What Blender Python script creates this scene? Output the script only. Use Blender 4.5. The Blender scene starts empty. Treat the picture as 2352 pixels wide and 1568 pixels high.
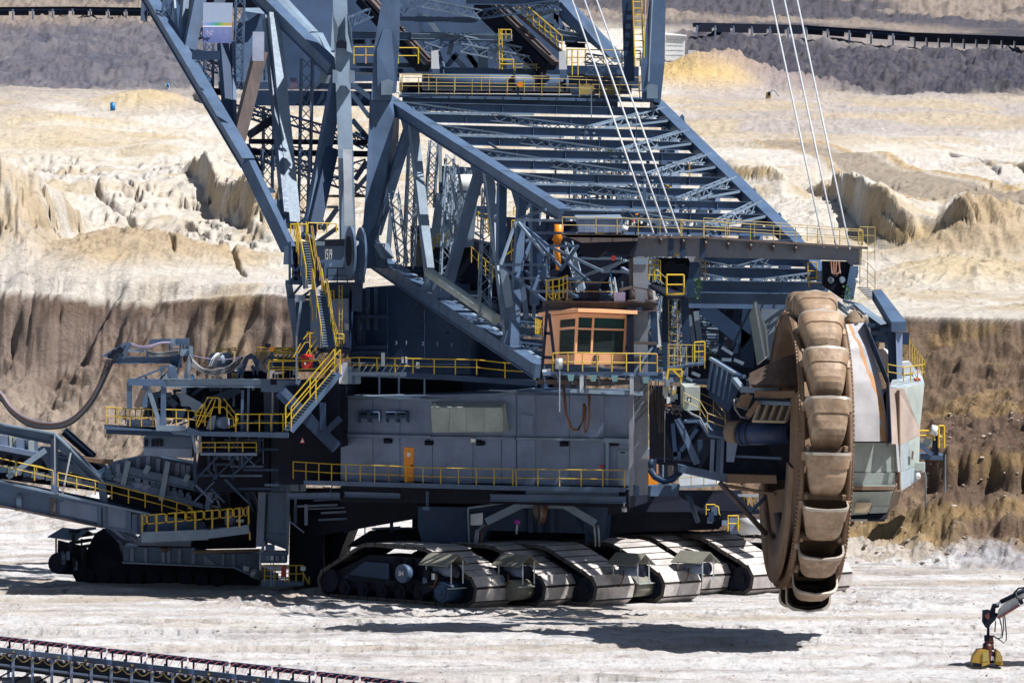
import bpy, bmesh, math, random
import numpy as np
from mathutils import Vector, Matrix
random.seed(7)
R = math.radians
scene = bpy.context.scene
COL = scene.collection

# ---------------------------------------------------------------- camera, sky, sun, exposure
KF, CX, CY, YH, CAMD = 12379.0, 1176.0, 784.0, 470.0, 300.0     # telephoto: frame about 57 m wide at the machine
CAMH = 22.49
PITCH = math.atan((CY - YH) / KF)
cam_data = bpy.data.cameras.new('camera')
cam = bpy.data.objects.new('camera', cam_data)
COL.objects.link(cam)
cam.location = (0, -CAMD, CAMH)
cam.rotation_euler = (math.pi / 2 - PITCH, 0, 0)
cam_data.sensor_width = 36.0
cam_data.lens = 36.0 * KF / 2352.0
cam_data.clip_start = 1.0
cam_data.clip_end = 9000.0
scene.camera = cam

SUN_EL, SUN_AZ = R(57), Vector((0.92, -0.39, 0)).normalized()
world = bpy.data.worlds.new('World')
scene.world = world
world.use_nodes = True
wn = world.node_tree
bg = wn.nodes['Background']
sky = wn.nodes.new('ShaderNodeTexSky')
sky.sky_type = 'NISHITA'
sky.sun_disc = False
sky.sun_elevation = SUN_EL
sky.sun_rotation = math.atan2(SUN_AZ.x, SUN_AZ.y)
wn.links.new(sky.outputs[0], bg.inputs[0])
bg.inputs[1].default_value = 0.05
sun_data = bpy.data.lights.new('sun', 'SUN')
sun_data.energy = 5.0
sun_data.angle = R(0.5)
sun_data.color = (1.0, 0.975, 0.94)
sun = bpy.data.objects.new('sun', sun_data)
COL.objects.link(sun)
sdir = SUN_AZ * math.cos(SUN_EL) + Vector((0, 0, math.sin(SUN_EL)))
sun.rotation_euler = sdir.to_track_quat('Z', 'Y').to_euler()
sun.location = sdir * 400
vs = scene.view_settings
vs.view_transform = 'Standard'
vs.look = 'None'
vs.exposure = 0.62
vs.gamma = 1.0
vs.use_curve_mapping = False

# ---------------------------------------------------------------- helpers
COSP, SINP = math.cos(PITCH), math.sin(PITCH)
def P(x, y, Y):
    """a point of the place, from where it is seen and how far away it stands"""
    u, v = (x - CX) / KF, -(y - CY) / KF
    d = Vector((u, COSP + v * SINP, -SINP + v * COSP))
    t = (Y + CAMD) / d.y
    return Vector((0, -CAMD, CAMH)) + d * t
def G(x, y, z=0.0):
    """same, but for a point at height z"""
    u, v = (x - CX) / KF, -(y - CY) / KF
    d = Vector((u, COSP + v * SINP, -SINP + v * COSP))
    t = (z - CAMH) / d.z
    return Vector((0, -CAMD, CAMH)) + d * t
def px2m(Y): return (Y + CAMD) / KF
Zv = Vector((0, 0, 1))
ORG = {}
def V3(p): return p if isinstance(p, Vector) else Vector(p)

class MB:
    """collects shapes, becomes one mesh"""
    def __init__(s): s.v = []; s.f = []; s.m = []; s.slot = 0; s.sm = []; s.smooth = False
    def face(s, idx):
        s.f.append(idx); s.m.append(s.slot); s.sm.append(s.smooth)
    def add(s, pts, faces):
        b = len(s.v); s.v += [tuple(p) for p in pts]
        for f in faces: s.face(tuple(b + i for i in f))
        return s
    def hexa(s, p):          # p: 4 bottom ccw, 4 top ccw
        return s.add(p, [(3, 2, 1, 0), (4, 5, 6, 7), (0, 1, 5, 4), (1, 2, 6, 5), (2, 3, 7, 6), (3, 0, 4, 7)])
    def frame(s, p, q, up):
        d = (q - p).normalized()
        u = V3(up) - d * V3(up).dot(d)
        if u.length < 1e-4: u = Vector((1, 0, 0)) - d * d.x
        u.normalize()
        return d, d.cross(u).normalized(), u
    def bar(s, p, q, w, h=None, up=Zv, w2=None, h2=None):
        """box beam from p to q; w across, h along up; may taper"""
        p, q = V3(p), V3(q); h = w if h is None else h
        w2 = w if w2 is None else w2; h2 = h if h2 is None else h2
        d, a, u = s.frame(p, q, up)
        A = [p - a*w/2 - u*h/2, p + a*w/2 - u*h/2, p + a*w/2 + u*h/2, p - a*w/2 + u*h/2]
        B = [q - a*w2/2 - u*h2/2, q + a*w2/2 - u*h2/2, q + a*w2/2 + u*h2/2, q - a*w2/2 + u*h2/2]
        return s.add(A + B, [(0, 3, 2, 1), (4, 5, 6, 7), (0, 1, 5, 4), (1, 2, 6, 5), (2, 3, 7, 6), (3, 0, 4, 7)])
    def ibeam(s, p, q, w, h, t=0.04, up=Zv):
        p, q = V3(p), V3(q); d, a, u = s.frame(p, q, up)
        s.bar(p, q, t, h - 2*t, up)
        s.bar(p + u*(h/2 - t/2), q + u*(h/2 - t/2), w, t, up)
        s.bar(p - u*(h/2 - t/2), q - u*(h/2 - t/2), w, t, up)
        return s
    def tube(s, p, q, r, n=8, r2=None, cap=True):
        p, q = V3(p), V3(q); r2 = r if r2 is None else r2
        d, a, u = s.frame(p, q, Zv if abs((q-p).normalized().z) < 0.95 else Vector((1, 0, 0)))
        b = len(s.v); old = s.smooth
        for c, rr in ((p, r), (q, r2)):
            for i in range(n):
                t = 2*math.pi*i/n
                s.v.append(tuple(c + (a*math.cos(t) + u*math.sin(t))*rr))
        s.smooth = n > 6
        for i in range(n):
            j = (i+1) % n
            s.face((b+i, b+j, b+n+j, b+n+i))
        s.smooth = False
        if cap:
            s.face(tuple(b+i for i in reversed(range(n)))); s.face(tuple(b+n+i for i in range(n)))
        s.smooth = old
        return s
    def path(s, pts, r, n=5):
        pts = [V3(p) for p in pts]; b = len(s.v); m = len(pts)
        for k, p in enumerate(pts):
            d = (pts[min(k+1, m-1)] - pts[max(k-1, 0)]).normalized()
            ref = Zv if abs(d.z) < 0.9 else Vector((1, 0, 0))
            a = d.cross(ref).normalized(); u = a.cross(d)
            for i in range(n):
                t = 2*math.pi*i/n
                s.v.append(tuple(p + (a*math.cos(t) + u*math.sin(t))*r))
        old = s.smooth; s.smooth = n > 4
        for k in range(m-1):
            for i in range(n):
                j = (i+1) % n
                s.face((b+k*n+i, b+k*n+j, b+(k+1)*n+j, b+(k+1)*n+i))
        s.smooth = False
        s.face(tuple(b+i for i in reversed(range(n)))); s.face(tuple(b+(m-1)*n+i for i in range(n)))
        s.smooth = old
        return s
    def slab(s, poly, off):
        """flat polygon pushed out by the vector off"""
        poly = [V3(p) for p in poly]; off = V3(off); n = len(poly); b = len(s.v)
        s.v += [tuple(p) for p in poly] + [tuple(p + off) for p in poly]
        s.face(tuple(b+i for i in reversed(range(n)))); s.face(tuple(b+n+i for i in range(n)))
        for i in range(n):
            j = (i+1) % n
            s.face((b+i, b+j, b+n+j, b+n+i))
        return s
    def lattice(s, p, q, w, h, c=0.09, t=0.05, n=None, up=Zv):
        """four-chord latticed strut"""
        p, q = V3(p), V3(q); d, a, u = s.frame(p, q, up); L = (q-p).length
        if n is None: n = max(3, int(round(L / (1.15*max(w, h)))))
        cs = [a*w/2 + u*h/2, -a*w/2 + u*h/2, -a*w/2 - u*h/2, a*w/2 - u*h/2]
        for o in cs: s.bar(p + o, q + o, c, c, up)
        for k in range(4):
            o1, o2 = cs[k], cs[(k+1) % 4]
            for i in range(n):
                A, B = (o1, o2) if i % 2 == 0 else (o2, o1)
                s.bar(p + d*(L*i/n) + A, p + d*(L*(i+1)/n) + B, t, t, up)
        return s
    def lattice2(s, p, q, w, c=0.09, t=0.05, n=None, up=Zv, x=False):
        """flat two-chord lattice lying across the direction up"""
        p, q = V3(p), V3(q); d, a, u = s.frame(p, q, up); L = (q-p).length
        if n is None: n = max(3, int(round(L / (1.1*w))))
        s.bar(p + u*w/2, q + u*w/2, c, c, up); s.bar(p - u*w/2, q - u*w/2, c, c, up)
        for i in range(n):
            A, B = (u*w/2, -u*w/2) if i % 2 == 0 else (-u*w/2, u*w/2)
            s.bar(p + d*(L*i/n) + A, p + d*(L*(i+1)/n) + B, t, t, up)
            if x: s.bar(p + d*(L*i/n) + B, p + d*(L*(i+1)/n) + A, t, t, up)
        return s
    def rail(s, pts, h=1.08, sp=1.25, r=0.03, mid=1, n=4):
        """handrail along the floor line pts: posts, top rail, knee rail"""
        pts = [V3(p) for p in pts]
        for k in range(len(pts)-1):
            p, q = pts[k], pts[k+1]; L = (q-p).length
            m = max(1, int(round(L/sp)))
            for i in range(m + (1 if k == len(pts)-2 else 0)):
                b = p.lerp(q, i/m); s.tube(b, b + Zv*h, r*1.1, n)
            s.tube(p + Zv*h, q + Zv*h, r, n)
            for j in range(mid):
                z = h*(j+1)/(mid+1); s.tube(p + Zv*z, q + Zv*z, r*0.85, n)
        return s
    def ladder(s, p, q, w, side, r=0.035, step=0.35):
        p, q = V3(p), V3(q); side = V3(side).normalized()*w/2; L = (q-p).length
        s.tube(p-side, q-side, r, 4); s.tube(p+side, q+side, r, 4)
        n = int(L/step)
        for i in range(1, n):
            c = p.lerp(q, i/n); s.tube(c-side, c+side, r*0.7, 4)
        return s
    def build(s, name, mat, parent=None, label=None, cat=None, group=None, kind=None, org=None):
        v = [Vector(p) for p in s.v]
        lo = Vector((min(p.x for p in v), min(p.y for p in v), min(p.z for p in v)))
        hi = Vector((max(p.x for p in v), max(p.y for p in v), max(p.z for p in v)))
        o = V3(org) if org is not None else Vector(((lo.x+hi.x)/2, (lo.y+hi.y)/2, lo.z))
        me = bpy.data.meshes.new(name)
        me.from_pydata([tuple(p - o) for p in v], [], s.f)
        mats = mat if isinstance(mat, (list, tuple)) else [mat]
        if mats[0] is YEL and random.random() < .4: mats = [YEL2]
        for mm in mats: me.materials.append(mm)
        me.polygons.foreach_set('material_index', s.m)
        me.polygons.foreach_set('use_smooth', s.sm)
        me.update()
        ob = bpy.data.objects.new(name, me)
        COL.objects.link(ob)
        ORG[ob.name] = o
        if parent is not None:
            ob.parent = parent; ob.location = o - ORG[parent.name]
        else:
            ob.location = o
        tag(ob, label, cat, group, kind)
        return ob
def tag(o, label=None, cat=None, group=None, kind=None):
    if label: o['label'] = label
    if cat: o['category'] = cat
    if group: o['group'] = group
    if kind: o['kind'] = kind
    return o
def empty(name, loc, label, cat, group=None):
    o = bpy.data.objects.new(name, None); COL.objects.link(o); o.location = loc
    o.empty_display_size = 0.5
    ORG[o.name] = V3(loc)
    return tag(o, label, cat, group)
def place(src, parent, loc, rot=None, name=None):
    """another piece that shares the mesh of src, under parent (rotations given in the parent's frame)"""
    c = src.copy(); COL.objects.link(c); c.parent = parent
    ORG[c.name] = V3(loc)
    if rot is None: c.location = V3(loc) - ORG[parent.name]
    else: c.matrix_local = Matrix.Translation(V3(loc) - ORG[parent.name]) @ rot.to_4x4()
    return c

# ---------------------------------------------------------------- materials
def nd(nt, typ, **kw):
    n = nt.nodes.new(typ)
    for k, v in kw.items(): setattr(n, k, v)
    return n
def mixc(nt, fac, a, b, blend='MIX'):
    m = nd(nt, 'ShaderNodeMix', data_type='RGBA', blend_type=blend)
    for i, x in ((0, fac), (6, a), (7, b)):
        if hasattr(x, 'is_linked') or hasattr(x, 'links'): nt.links.new(x, m.inputs[i])
        else: m.inputs[i].default_value = x if i == 0 else (*x, 1)
    return m.outputs[2]
def noise(nt, vec, scale, detail=4, rough=0.6, dist=0.0):
    n = nd(nt, 'ShaderNodeTexNoise'); n.inputs['Scale'].default_value = scale
    n.inputs['Detail'].default_value = detail; n.inputs['Roughness'].default_value = rough
    n.inputs['Distortion'].default_value = dist
    nt.links.new(vec, n.inputs['Vector']); return n.outputs['Fac']
def ramp(nt, fac, a, b, c0=0.0, c1=1.0):
    m = nd(nt, 'ShaderNodeMapRange'); m.inputs[1].default_value = a; m.inputs[2].default_value = b
    m.inputs[3].default_value = c0; m.inputs[4].default_value = c1
    nt.links.new(fac, m.inputs[0]); return m.outputs[0]
def coords(nt, scale=(1, 1, 1)):
    t = nd(nt, 'ShaderNodeTexCoord'); m = nd(nt, 'ShaderNodeMapping')
    m.inputs['Scale'].default_value = scale
    oi = nd(nt, 'ShaderNodeObjectInfo'); mu = nd(nt, 'ShaderNodeVectorMath', operation='MULTIPLY_ADD')   # every copy weathers differently
    nt.links.new(oi.outputs['Random'], mu.inputs[0]); mu.inputs[1].default_value = (31, 17, 23)
    nt.links.new(t.outputs['Object'], mu.inputs[2]); nt.links.new(mu.outputs[0], m.inputs[0]); return m.outputs[0]
def paint(name, col, rough=0.5, dust=0.3, rust=0.12, dustc=(0.30, 0.25, 0.20), rustc=(0.14, 0.05, 0.02), metal=0.0, streak=True, bump=0.15, vary=0.25, spec=0.4):
    m = bpy.data.materials.new(name); m.use_nodes = True
    nt = m.node_tree; b = nt.nodes['Principled BSDF']
    v = coords(nt); vs_ = coords(nt, (1.6, 1.6, 0.22))
    big = noise(nt, v, 0.6, 4, 0.6); fine = noise(nt, v, 6, 6, 0.7)
    c = mixc(nt, ramp(nt, big, 0.3, 0.7), tuple(x*(1-vary) for x in col), tuple(min(1, x*(1+vary)) for x in col))
    if dust > 0:
        st = noise(nt, vs_ if streak else v, 1.6, 6, 0.65)
        c = mixc(nt, ramp(nt, st, 0.45, 0.85, 0, dust), c, dustc)
    if rust > 0:
        r_ = noise(nt, vs_, 3.1, 8, 0.75, 0.4)
        c = mixc(nt, ramp(nt, r_, 0.60, 0.72, 0, min(1, rust*4)), c, rustc)
    c = mixc(nt, ramp(nt, fine, 0.25, 0.75, 0, 0.25), c, tuple(x*0.55 for x in col))
    nt.links.new(c, b.inputs['Base Color'])
    nt.links.new(ramp(nt, fine, 0.2, 0.8, max(0.05, rough-0.12), min(1, rough+0.15)), b.inputs['Roughness'])
    b.inputs['Metallic'].default_value = metal
    b.inputs['Specular IOR Level'].default_value = spec
    if bump:
        bp = nd(nt, 'ShaderNodeBump'); bp.inputs['Strength'].default_value = bump; bp.inputs['Distance'].default_value = 0.05
        nt.links.new(fine, bp.inputs['Height']); nt.links.new(bp.outputs[0], b.inputs['Normal'])
    return m
def flat(name, col, rough=0.5, metal=0.0, emit=0):
    m = bpy.data.materials.new(name); m.use_nodes = True
    b = m.node_tree.nodes['Principled BSDF']
    v = coords(m.node_tree); n = noise(m.node_tree, v, 5, 5, 0.65)
    c = mixc(m.node_tree, ramp(m.node_tree, n, 0.3, 0.75), tuple(x*0.75 for x in col), tuple(min(1, x*1.12) for x in col))
    m.node_tree.links.new(c, b.inputs['Base Color'])
    b.inputs['Roughness'].default_value = rough; b.inputs['Metallic'].default_value = metal
    return m
SLATE = paint('slate_paint', (0.068, 0.115, 0.200), 0.45, 0.26, 0.09, dustc=(0.19,0.20,0.23), spec=.3)
SLATEL = paint('pale_slate_paint', (0.18, 0.245, 0.325), 0.5, 0.3, 0.08, dustc=(.28,.28,.29), spec=.25)
NAVY = paint('navy_paint', (0.020, 0.045, 0.098), 0.5, 0.1, 0.03, dustc=(0.08, 0.09, 0.12), spec=.25)
DARK = paint('dark_steel_and_shade', (0.005, 0.008, 0.021), 0.65, 0.12, 0.03, dustc=(0.025, 0.024, 0.032), spec=.2)  # dark steel; near-black blue also stands for shade in fill slabs
RUSTY = paint('rusted_steel', (0.085, 0.065, 0.065), 0.6, 0.3, 0.5)
HOUSE = paint('house_panel_paint', (0.165, 0.215, 0.325), 0.55, 0.32, 0.12, vary=0.25, dustc=(.22,.21,.22), spec=.25)
DRIVEC = paint('soiled_drive_paint', (0.20, 0.20, 0.165), 0.6, 0.6, 0.3, dustc=(.33,.29,.24), spec=.25)
PALEG = paint('pale_green_grey_paint', (0.36, 0.41, 0.385), 0.55, 0.35, 0.12, spec=.25)
YEL = paint('yellow_paint', (0.62, 0.415, 0.025), 0.5, 0.3, 0.18, bump=0, vary=0.12)
YEL2 = paint('dirty_yellow_paint', (0.50, 0.34, 0.04), 0.6, 0.6, 0.45, dustc=(.30,.24,.14), bump=0, vary=.25)
YELF = paint('faded_yellow_paint', (0.40, 0.30, 0.10), 0.55, 0.35, 0.25, bump=0)
ORANGE = paint('orange_paint', (0.90, 0.43, 0.22), 0.45, 0.12, 0.04, vary=0.1, bump=0.05)
DOORO = paint('door_orange_paint', (0.80, 0.26, 0.01), 0.4, 0.06, 0.03, vary=0.08, bump=0)
RED = flat('red_paint', (0.55, 0.03, 0.02), 0.4)
ROPE = flat('steel_rope_grey', (0.50, 0.52, 0.55), 0.4)
WHITE = paint('white_paint', (0.70, 0.72, 0.74), 0.5, 0.18, 0.04, vary=0.08, bump=0)
GALV = paint('galvanised_steel', (0.42, 0.46, 0.50), 0.38, 0.25, 0.06, metal=0.25, bump=0)
RUB = flat('black_rubber', (0.018, 0.018, 0.02), 0.6)
BELT = paint('blue_black_belt', (0.012, 0.03, 0.085), 0.45, 0.12, 0, dustc=(0.1, 0.08, 0.08))
CABLE = paint('grey_cable_sheath', (0.17, 0.18, 0.20), 0.4, 0.15, 0, bump=0)
CABLEP = flat('mauve_cable_sheath', (0.33, 0.27, 0.40), 0.35)
CABLEB = flat('brown_hose', (0.16, 0.07, 0.04), 0.5)
SHOE = paint('dusty_track_steel', (0.46, 0.42, 0.40), 0.8, 0.95, 0.22, dustc=(0.74, 0.70, 0.66), rustc=(.30,.24,.20), vary=.35, streak=False, bump=0.5)
SOILY = paint('soil_caked_steel', (0.19, 0.12, 0.075), 0.7, 0.5, 0.25, dustc=(0.30, 0.21, 0.14), rustc=(0.09, 0.04, 0.02), bump=0.5)
BUCKET = paint('worn_bucket_steel', (0.27, 0.18, 0.115), 0.5, 0.95, 0.42, dustc=(0.50, 0.40, 0.29), rustc=(0.46, 0.17, 0.045), bump=0.45, metal=0.05, vary=.45)
BUCKIN = paint('bucket_lining', (0.05, 0.033, 0.027), 0.7, 0.4, 0.2, dustc=(0.12, 0.08, 0.055))
HULLP = paint('pink_primer_plate', (0.42, 0.33, 0.29), 0.5, 0.4, 0.12, dustc=(0.40, 0.38, 0.33))
SHEET = paint('bare_wear_plate', (0.25, 0.28, 0.33), 0.5, 0.6, 0.2, dustc=(0.42, 0.30, 0.22), rustc=(.42,.2,.08), metal=0.0, spec=.3)
DIRT = paint('caked_soil', (0.22, 0.16, 0.11), 0.9, 0.4, 0, dustc=(0.3, 0.24, 0.18), bump=1.0, streak=False)
SOILF = paint('falling_soil', (0.10, 0.068, 0.055), 0.9, 0.3, 0, dustc=(0.17, 0.12, 0.09), bump=1.0)
PALEB = paint('pale_blue_grey_plate', (.33, .39, .43), .5, .35, .1)
SHOED = paint('dark_track_steel', (.06, .052, .05), .6, .4, .2, dustc=(.16, .13, .11))
GREEN = flat('green_blind', (0.04, 0.62, 0.48), 0.6)
LEAF = flat('leaf_green', (0.05, 0.13, 0.03), 0.6)
BLUE = flat('blue_plastic', (0.01, 0.17, 0.42), 0.4)
TEAL = flat('teal_lamp_shade', (0.18, 0.36, 0.38), 0.4)
PURP = flat('purple_plastic', (0.35, 0.03, 0.35), 0.4)
LAMPW = flat('white_lamp', (0.8, 0.8, 0.78), 0.3)
glass = bpy.data.materials.new('dark_glass'); glass.use_nodes = True
_b = glass.node_tree.nodes['Principled BSDF']
_b.inputs['Base Color'].default_value = (0.20, 0.27, 0.28, 1); _b.inputs['Roughness'].default_value = 0.05
_b.inputs['Specular IOR Level'].default_value = 0.25; _b.inputs['Transmission Weight'].default_value = 0.9; _b.inputs['IOR'].default_value = 1.06
GLASS = glass
# ---------------------------------------------------------------- terrain
def hash2(ix, iy, seed):
    n = (ix.astype(np.int64)*374761393 + iy.astype(np.int64)*668265263 + seed*974634777) & 0xffffffff
    n = ((n ^ (n >> 13))*1274126177) & 0xffffffff
    n = n ^ (n >> 16)
    return (n & 0xffff)/65535.0
def vnoise(x, y, seed=0):
    ix, iy = np.floor(x), np.floor(y); fx, fy = x-ix, y-iy
    fx = fx*fx*fx*(fx*(fx*6-15)+10); fy = fy*fy*fy*(fy*(fy*6-15)+10)
    a = hash2(ix, iy, seed); b = hash2(ix+1, iy, seed); c = hash2(ix, iy+1, seed); d = hash2(ix+1, iy+1, seed)
    return (a*(1-fx)+b*fx)*(1-fy) + (c*(1-fx)+d*fx)*fy
def fbm(x, y, o=4, seed=0, gain=0.5):
    s, a, t = 0, 1.0, 0
    for k in range(o):
        s = s + a*vnoise(x, y, seed+k*17); t += a; a *= gain; x = x*2.03+11.3; y = y*2.03-7.1
    return s/t
def ridged(x, y, o=4, seed=0, gain=0.5):
    s, a, t = 0, 1.0, 0
    for k in range(o):
        s = s + a*(1-np.abs(2*vnoise(x, y, seed+k*13)-1)); t += a; a *= gain; x = x*2.1+5.2; y = y*2.1+3.3
    return s/t
def sstep(a, b, x):
    t = np.clip((x-a)/(b-a), 0, 1); return t*t*(3-2*t)

PLAT_Y = np.array([60, 130, 180, 260, 380, 520, 700, 950, 1300, 1500, 5000.])
PLAT_Z = np.array([14.6, 16.2, 19, 23.4, 30.2, 40.4, 56.4, 80, 108, 116, 135.])
rowsY = np.concatenate([np.arange(-330, -60, 6.0), np.arange(-60, 34, 0.5), np.arange(34, 134, 0.27),
                        np.geomspace(134, 1080, 330), np.geomspace(1100, 5000, 14)])
us = np.concatenate([-np.geomspace(1.0, .138, 34), np.linspace(-0.135, 0.135, 900), np.geomspace(.138, 1.0, 34)])
NCOL = len(us)
YY, UU = np.meshgrid(rowsY, us, indexing='ij')
XX = UU*(YY+CAMD+40)
platz = np.interp(YY, PLAT_Y, PLAT_Z)
def pix(X, Y, Z):
    """where the undisturbed slope lies, in the measuring grid of the plan"""
    d = Y + CAMD
    return CX + KF*X/d, YH - KF*(Z-CAMH)/d
PX, PY = pix(XX, np.maximum(YY, 20), platz)
# quarry face: left and right parts of the cut
sd = sstep(-6, 14, XX)                                     # 0 left, 1 right
lean = XX - 0.5*(YY-118)
gx = lean*0.16
fw_ = .35+.65*sstep(-26, -5, YY-120)
face_n = ((fbm(gx, YY*0.03, 3, 5)-0.5)*10 + (ridged(lean*0.20, YY*0.05+XX*0.02, 4, 9)-0.6)*7.0*sstep(.35, .65, fbm(XX*.06, XX*0+1.7, 2, 27)))*fw_ + (ridged(XX*.8, YY*.1, 3, 10)-.5)*1.1*sstep(-8, -1, YY-120)
topL = 121 + face_n*0.9 - (XX+15)*0.85
topR = 82 + (fbm(XX*0.12, YY*0.01, 3, 31)-0.5)*10 + (ridged(XX*0.25, YY*0.05, 4, 33)-0.6)*3.2 - (XX-18)*0.8
rill = (ridged(XX*0.34+YY*0.20, YY*0.13-XX*.05, 5, 41, .6)-0.55)
rubble = fbm(XX*0.7, YY*0.7, 5, 43, 0.6)-0.5
topL = np.maximum(topL, 106)
tL = YY - topL                                            # metres behind the rim
rimL = 1 - .10*fbm(XX*.13, XX*0+3.3, 3, 19)
zL = np.interp(tL, [-27, -20, -12, -5.5, -1.4, -.15, 2], [0, 2.4, 6.2, 10.0, 14.6, 15.9, 16.1])*(1-(1-rimL)*sstep(-20, -3, tL)*sstep(2.5, .3, tL)) + (fbm(XX*.12, YY*.12, 3, 23)-.5)*2.4*sstep(-26, -18, tL)*sstep(-3, -9, tL)
zL = zL + np.where((tL > -25) & (tL < -1), 1, 0)*(rill*2.0*sstep(-25, -18, tL)*sstep(-0.2, -2, tL) + rubble*1.7*sstep(-1, -9, tL))
tR = YY - topR
zR = np.interp(tR, [-40, -33, -27.5, -24, -22.6, -16, -9, -3.2, -1.2, -.1, 2], [0, 1.2, 3.4, 4.0, 6.4, 7.4, 9.6, 12.2, 13.6, 14.7, 14.9])
lump = fbm(XX*0.45, YY*0.45, 5, 47, 0.62)-0.5
zR = zR + (tR > -42)*(tR < -1)*(rill*1.6*sstep(-30, -20, tR) + lump*2.6*sstep(-41, -34, tR)*sstep(-22, -28, tR) + rubble*1.5*sstep(-.5, -3, tR))
zc = zL*(1-sd) + zR*sd
behind = np.where(sd > 0.5, tR, tL) > 0
top_t = tL*(1-sd) + tR*sd
zpl = np.interp(YY, [60, 130], [14.9, 16.2])*(YY < 130) + platz*(YY >= 130)
Z = np.where(top_t > 0, np.maximum(zc, 0) * (1-sstep(0, 6, top_t)) + zpl*sstep(0, 6, top_t), zc)
# plateau relief
am = sstep(2, 14, top_t)
d1 = (XX*0.8 + YY*0.35)                                    # spoil ridges run to the lower right
left_w = sstep(720, 500, PX)*sstep(640, 560, PY)*sstep(330, 400, PY)
right_w = sstep(1560, 1800, PX)*sstep(600, 560, PY)*sstep(395, 450, PY)
Z = Z + am*((fbm(XX*0.03, YY*0.03, 4, 61)-0.5)*3.2*sstep(140, 200, YY) + (fbm(XX*0.16, YY*0.10, 4, 67)-0.5)*0.7)
gul = ridged((XX*.62+YY*.30)*.13, (XX*.3-YY*.6)*.03, 4, 71, 0.5)
Z = Z + am*left_w*((gul-0.55)*2.0 + (ridged(XX*.42, YY*.07, 3, 73)-.5)*.8*sstep(.45, .3, np.abs(gul-.62)))
crk = np.abs(fbm(XX*0.10+YY*0.05, YY*0.035, 4, 75)-0.5)
crk2 = np.abs(fbm(XX*0.07-YY*0.04, YY*0.03+9, 4, 77)-0.5)
Z = Z - am*(left_w*2.4*np.exp(-(crk/0.009)**2) + (left_w+right_w)*1.6*np.exp(-(crk2/0.007)**2))
gul2 = ridged(XX*0.12-YY*0.03, YY*0.03+XX*0.03, 4, 81, 0.6)
Z = Z + am*right_w*((gul2-0.5)*1.2)
def hill(px, py, rx, ry, h, flute=0.0, seed=3, sharp=1.0, ang=0.0, fs=0.9):
    """heap standing where the slope is seen at (px, py); radii in metres"""
    global Z
    dd = np.interp(py, [-60, 50, 200, 330, 450, 560, 650], [1000, 700, 520, 380, 260, 180, 130])
    x0 = (px-CX)*(dd+CAMD)/KF
    a, b = XX-x0, YY-dd
    a, b = a*math.cos(ang)+b*math.sin(ang), -a*math.sin(ang)+b*math.cos(ang)
    r = np.sqrt((a/rx)**2+(b/ry)**2)
    w = fbm(XX*0.08, YY*0.08, 3, seed)
    bump_ = np.clip(1.25 - r*(0.8+0.5*w), 0, 1)**sharp
    th = np.arctan2(b/ry, a/rx)
    fl = ridged(th*rx*fs*0.35, r*1.2+3, 3, seed+7)-0.5
    Z = Z + h*bump_*(1 + flute*fl*np.clip(r*1.5, 0, 1)) 
    return bump_
H1 = np.zeros_like(XX)
def bank(crest, foot, flute, seed, fade=40, hs=1.0):
    """eroded bank: steep fluted face along a line, level ground behind it"""
    global Z
    cxs, cys = np.array(crest).T; fxs, fys = np.array(foot).T
    x0, x1 = max(cxs[0], fxs[0]), min(cxs[-1], fxs[-1])
    fy = np.interp(PX, fxs, fys); cy = np.interp(PX, cxs, cys)
    Yf = np.interp(fy, [-60, 50, 200, 330, 450, 560, 650], [1000, 700, 520, 380, 260, 180, 130])
    Hh = np.maximum(0, (fy-cy)*(Yf+CAMD)/KF)*hs*.86
    f1_ = sstep(x0-fade, x0+fade*.4, PX) if x0 > 0 else 1
    f2_ = sstep(x1+fade, x1-fade*.4, PX) if x1 < 2352 else 1
    Hh = Hh*f1_*f2_*(.8+.4*fbm(XX*.15, XX*0+seed, 3, seed))
    fl = ridged(XX*.42+YY*.05, YY*.03+seed, 4, seed, .55)-.55
    t = YY - Yf + fl*flute*(1.4+Hh*.75) + (ridged(XX*.16, XX*0+seed, 2, seed+5)-.5)*3.0 + (fbm(XX*.08, YY*.03, 3, seed+3)-.5)*10
    fd = 1.9*Hh + .8
    up = Hh*np.clip(t/fd, 0, 1)**.85
    lift = np.where(t < 0, 0, np.maximum(0, up - .062*np.maximum(0, t-fd)))
    talus = np.clip(1 + t/(1.2*Hh+1), 0, 1)*Hh*.22*(t < 0)
    lift = np.where(t < 0, talus, np.maximum(lift, Hh*.22*(1-np.clip(t/fd, 0, 1))))
    Z = Z + am*lift*(1+.10*fl*(t > 0)*(t < fd))
    return np.clip(1-np.abs(t/fd-.5)/.75, 0, 1)*np.clip(Hh, 0, 1)
B1 = bank([(-60, 320), (0, 346), (87, 407), (144, 446), (215, 515)], [(-60, 608), (0, 608), (87, 599), (144, 569), (215, 530)], 1.5, 301)
B2 = bank([(437, 388), (494, 394), (582, 407), (700, 425)], [(437, 437), (503, 503), (582, 545), (700, 560)], 1.5, 303)
B3 = bank([(1842, 424), (1907, 411), (1995, 431), (2039, 442), (2091, 481), (2152, 499), (2205, 468), (2301, 503), (2420, 540)], [(1842, 442), (1907, 464), (1995, 547), (2082, 582), (2214, 599), (2420, 604)], 1.5, 305)
B4 = bank([(1667, 376), (1754, 372), (1800, 392)], [(1667, 410), (1754, 424), (1800, 430)], 1.2, 307)
B5 = bank([(1700, 440), (1800, 432), (1850, 440)], [(1700, 470), (1800, 478), (1850, 470)], 1.0, 309)
B6 = bank([(2020, 672), (2120, 655), (2230, 668), (2352, 690)], [(2020, 690), (2120, 690), (2230, 694), (2352, 702)], 1.2, 311, hs=1.0) if False else H1
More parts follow.
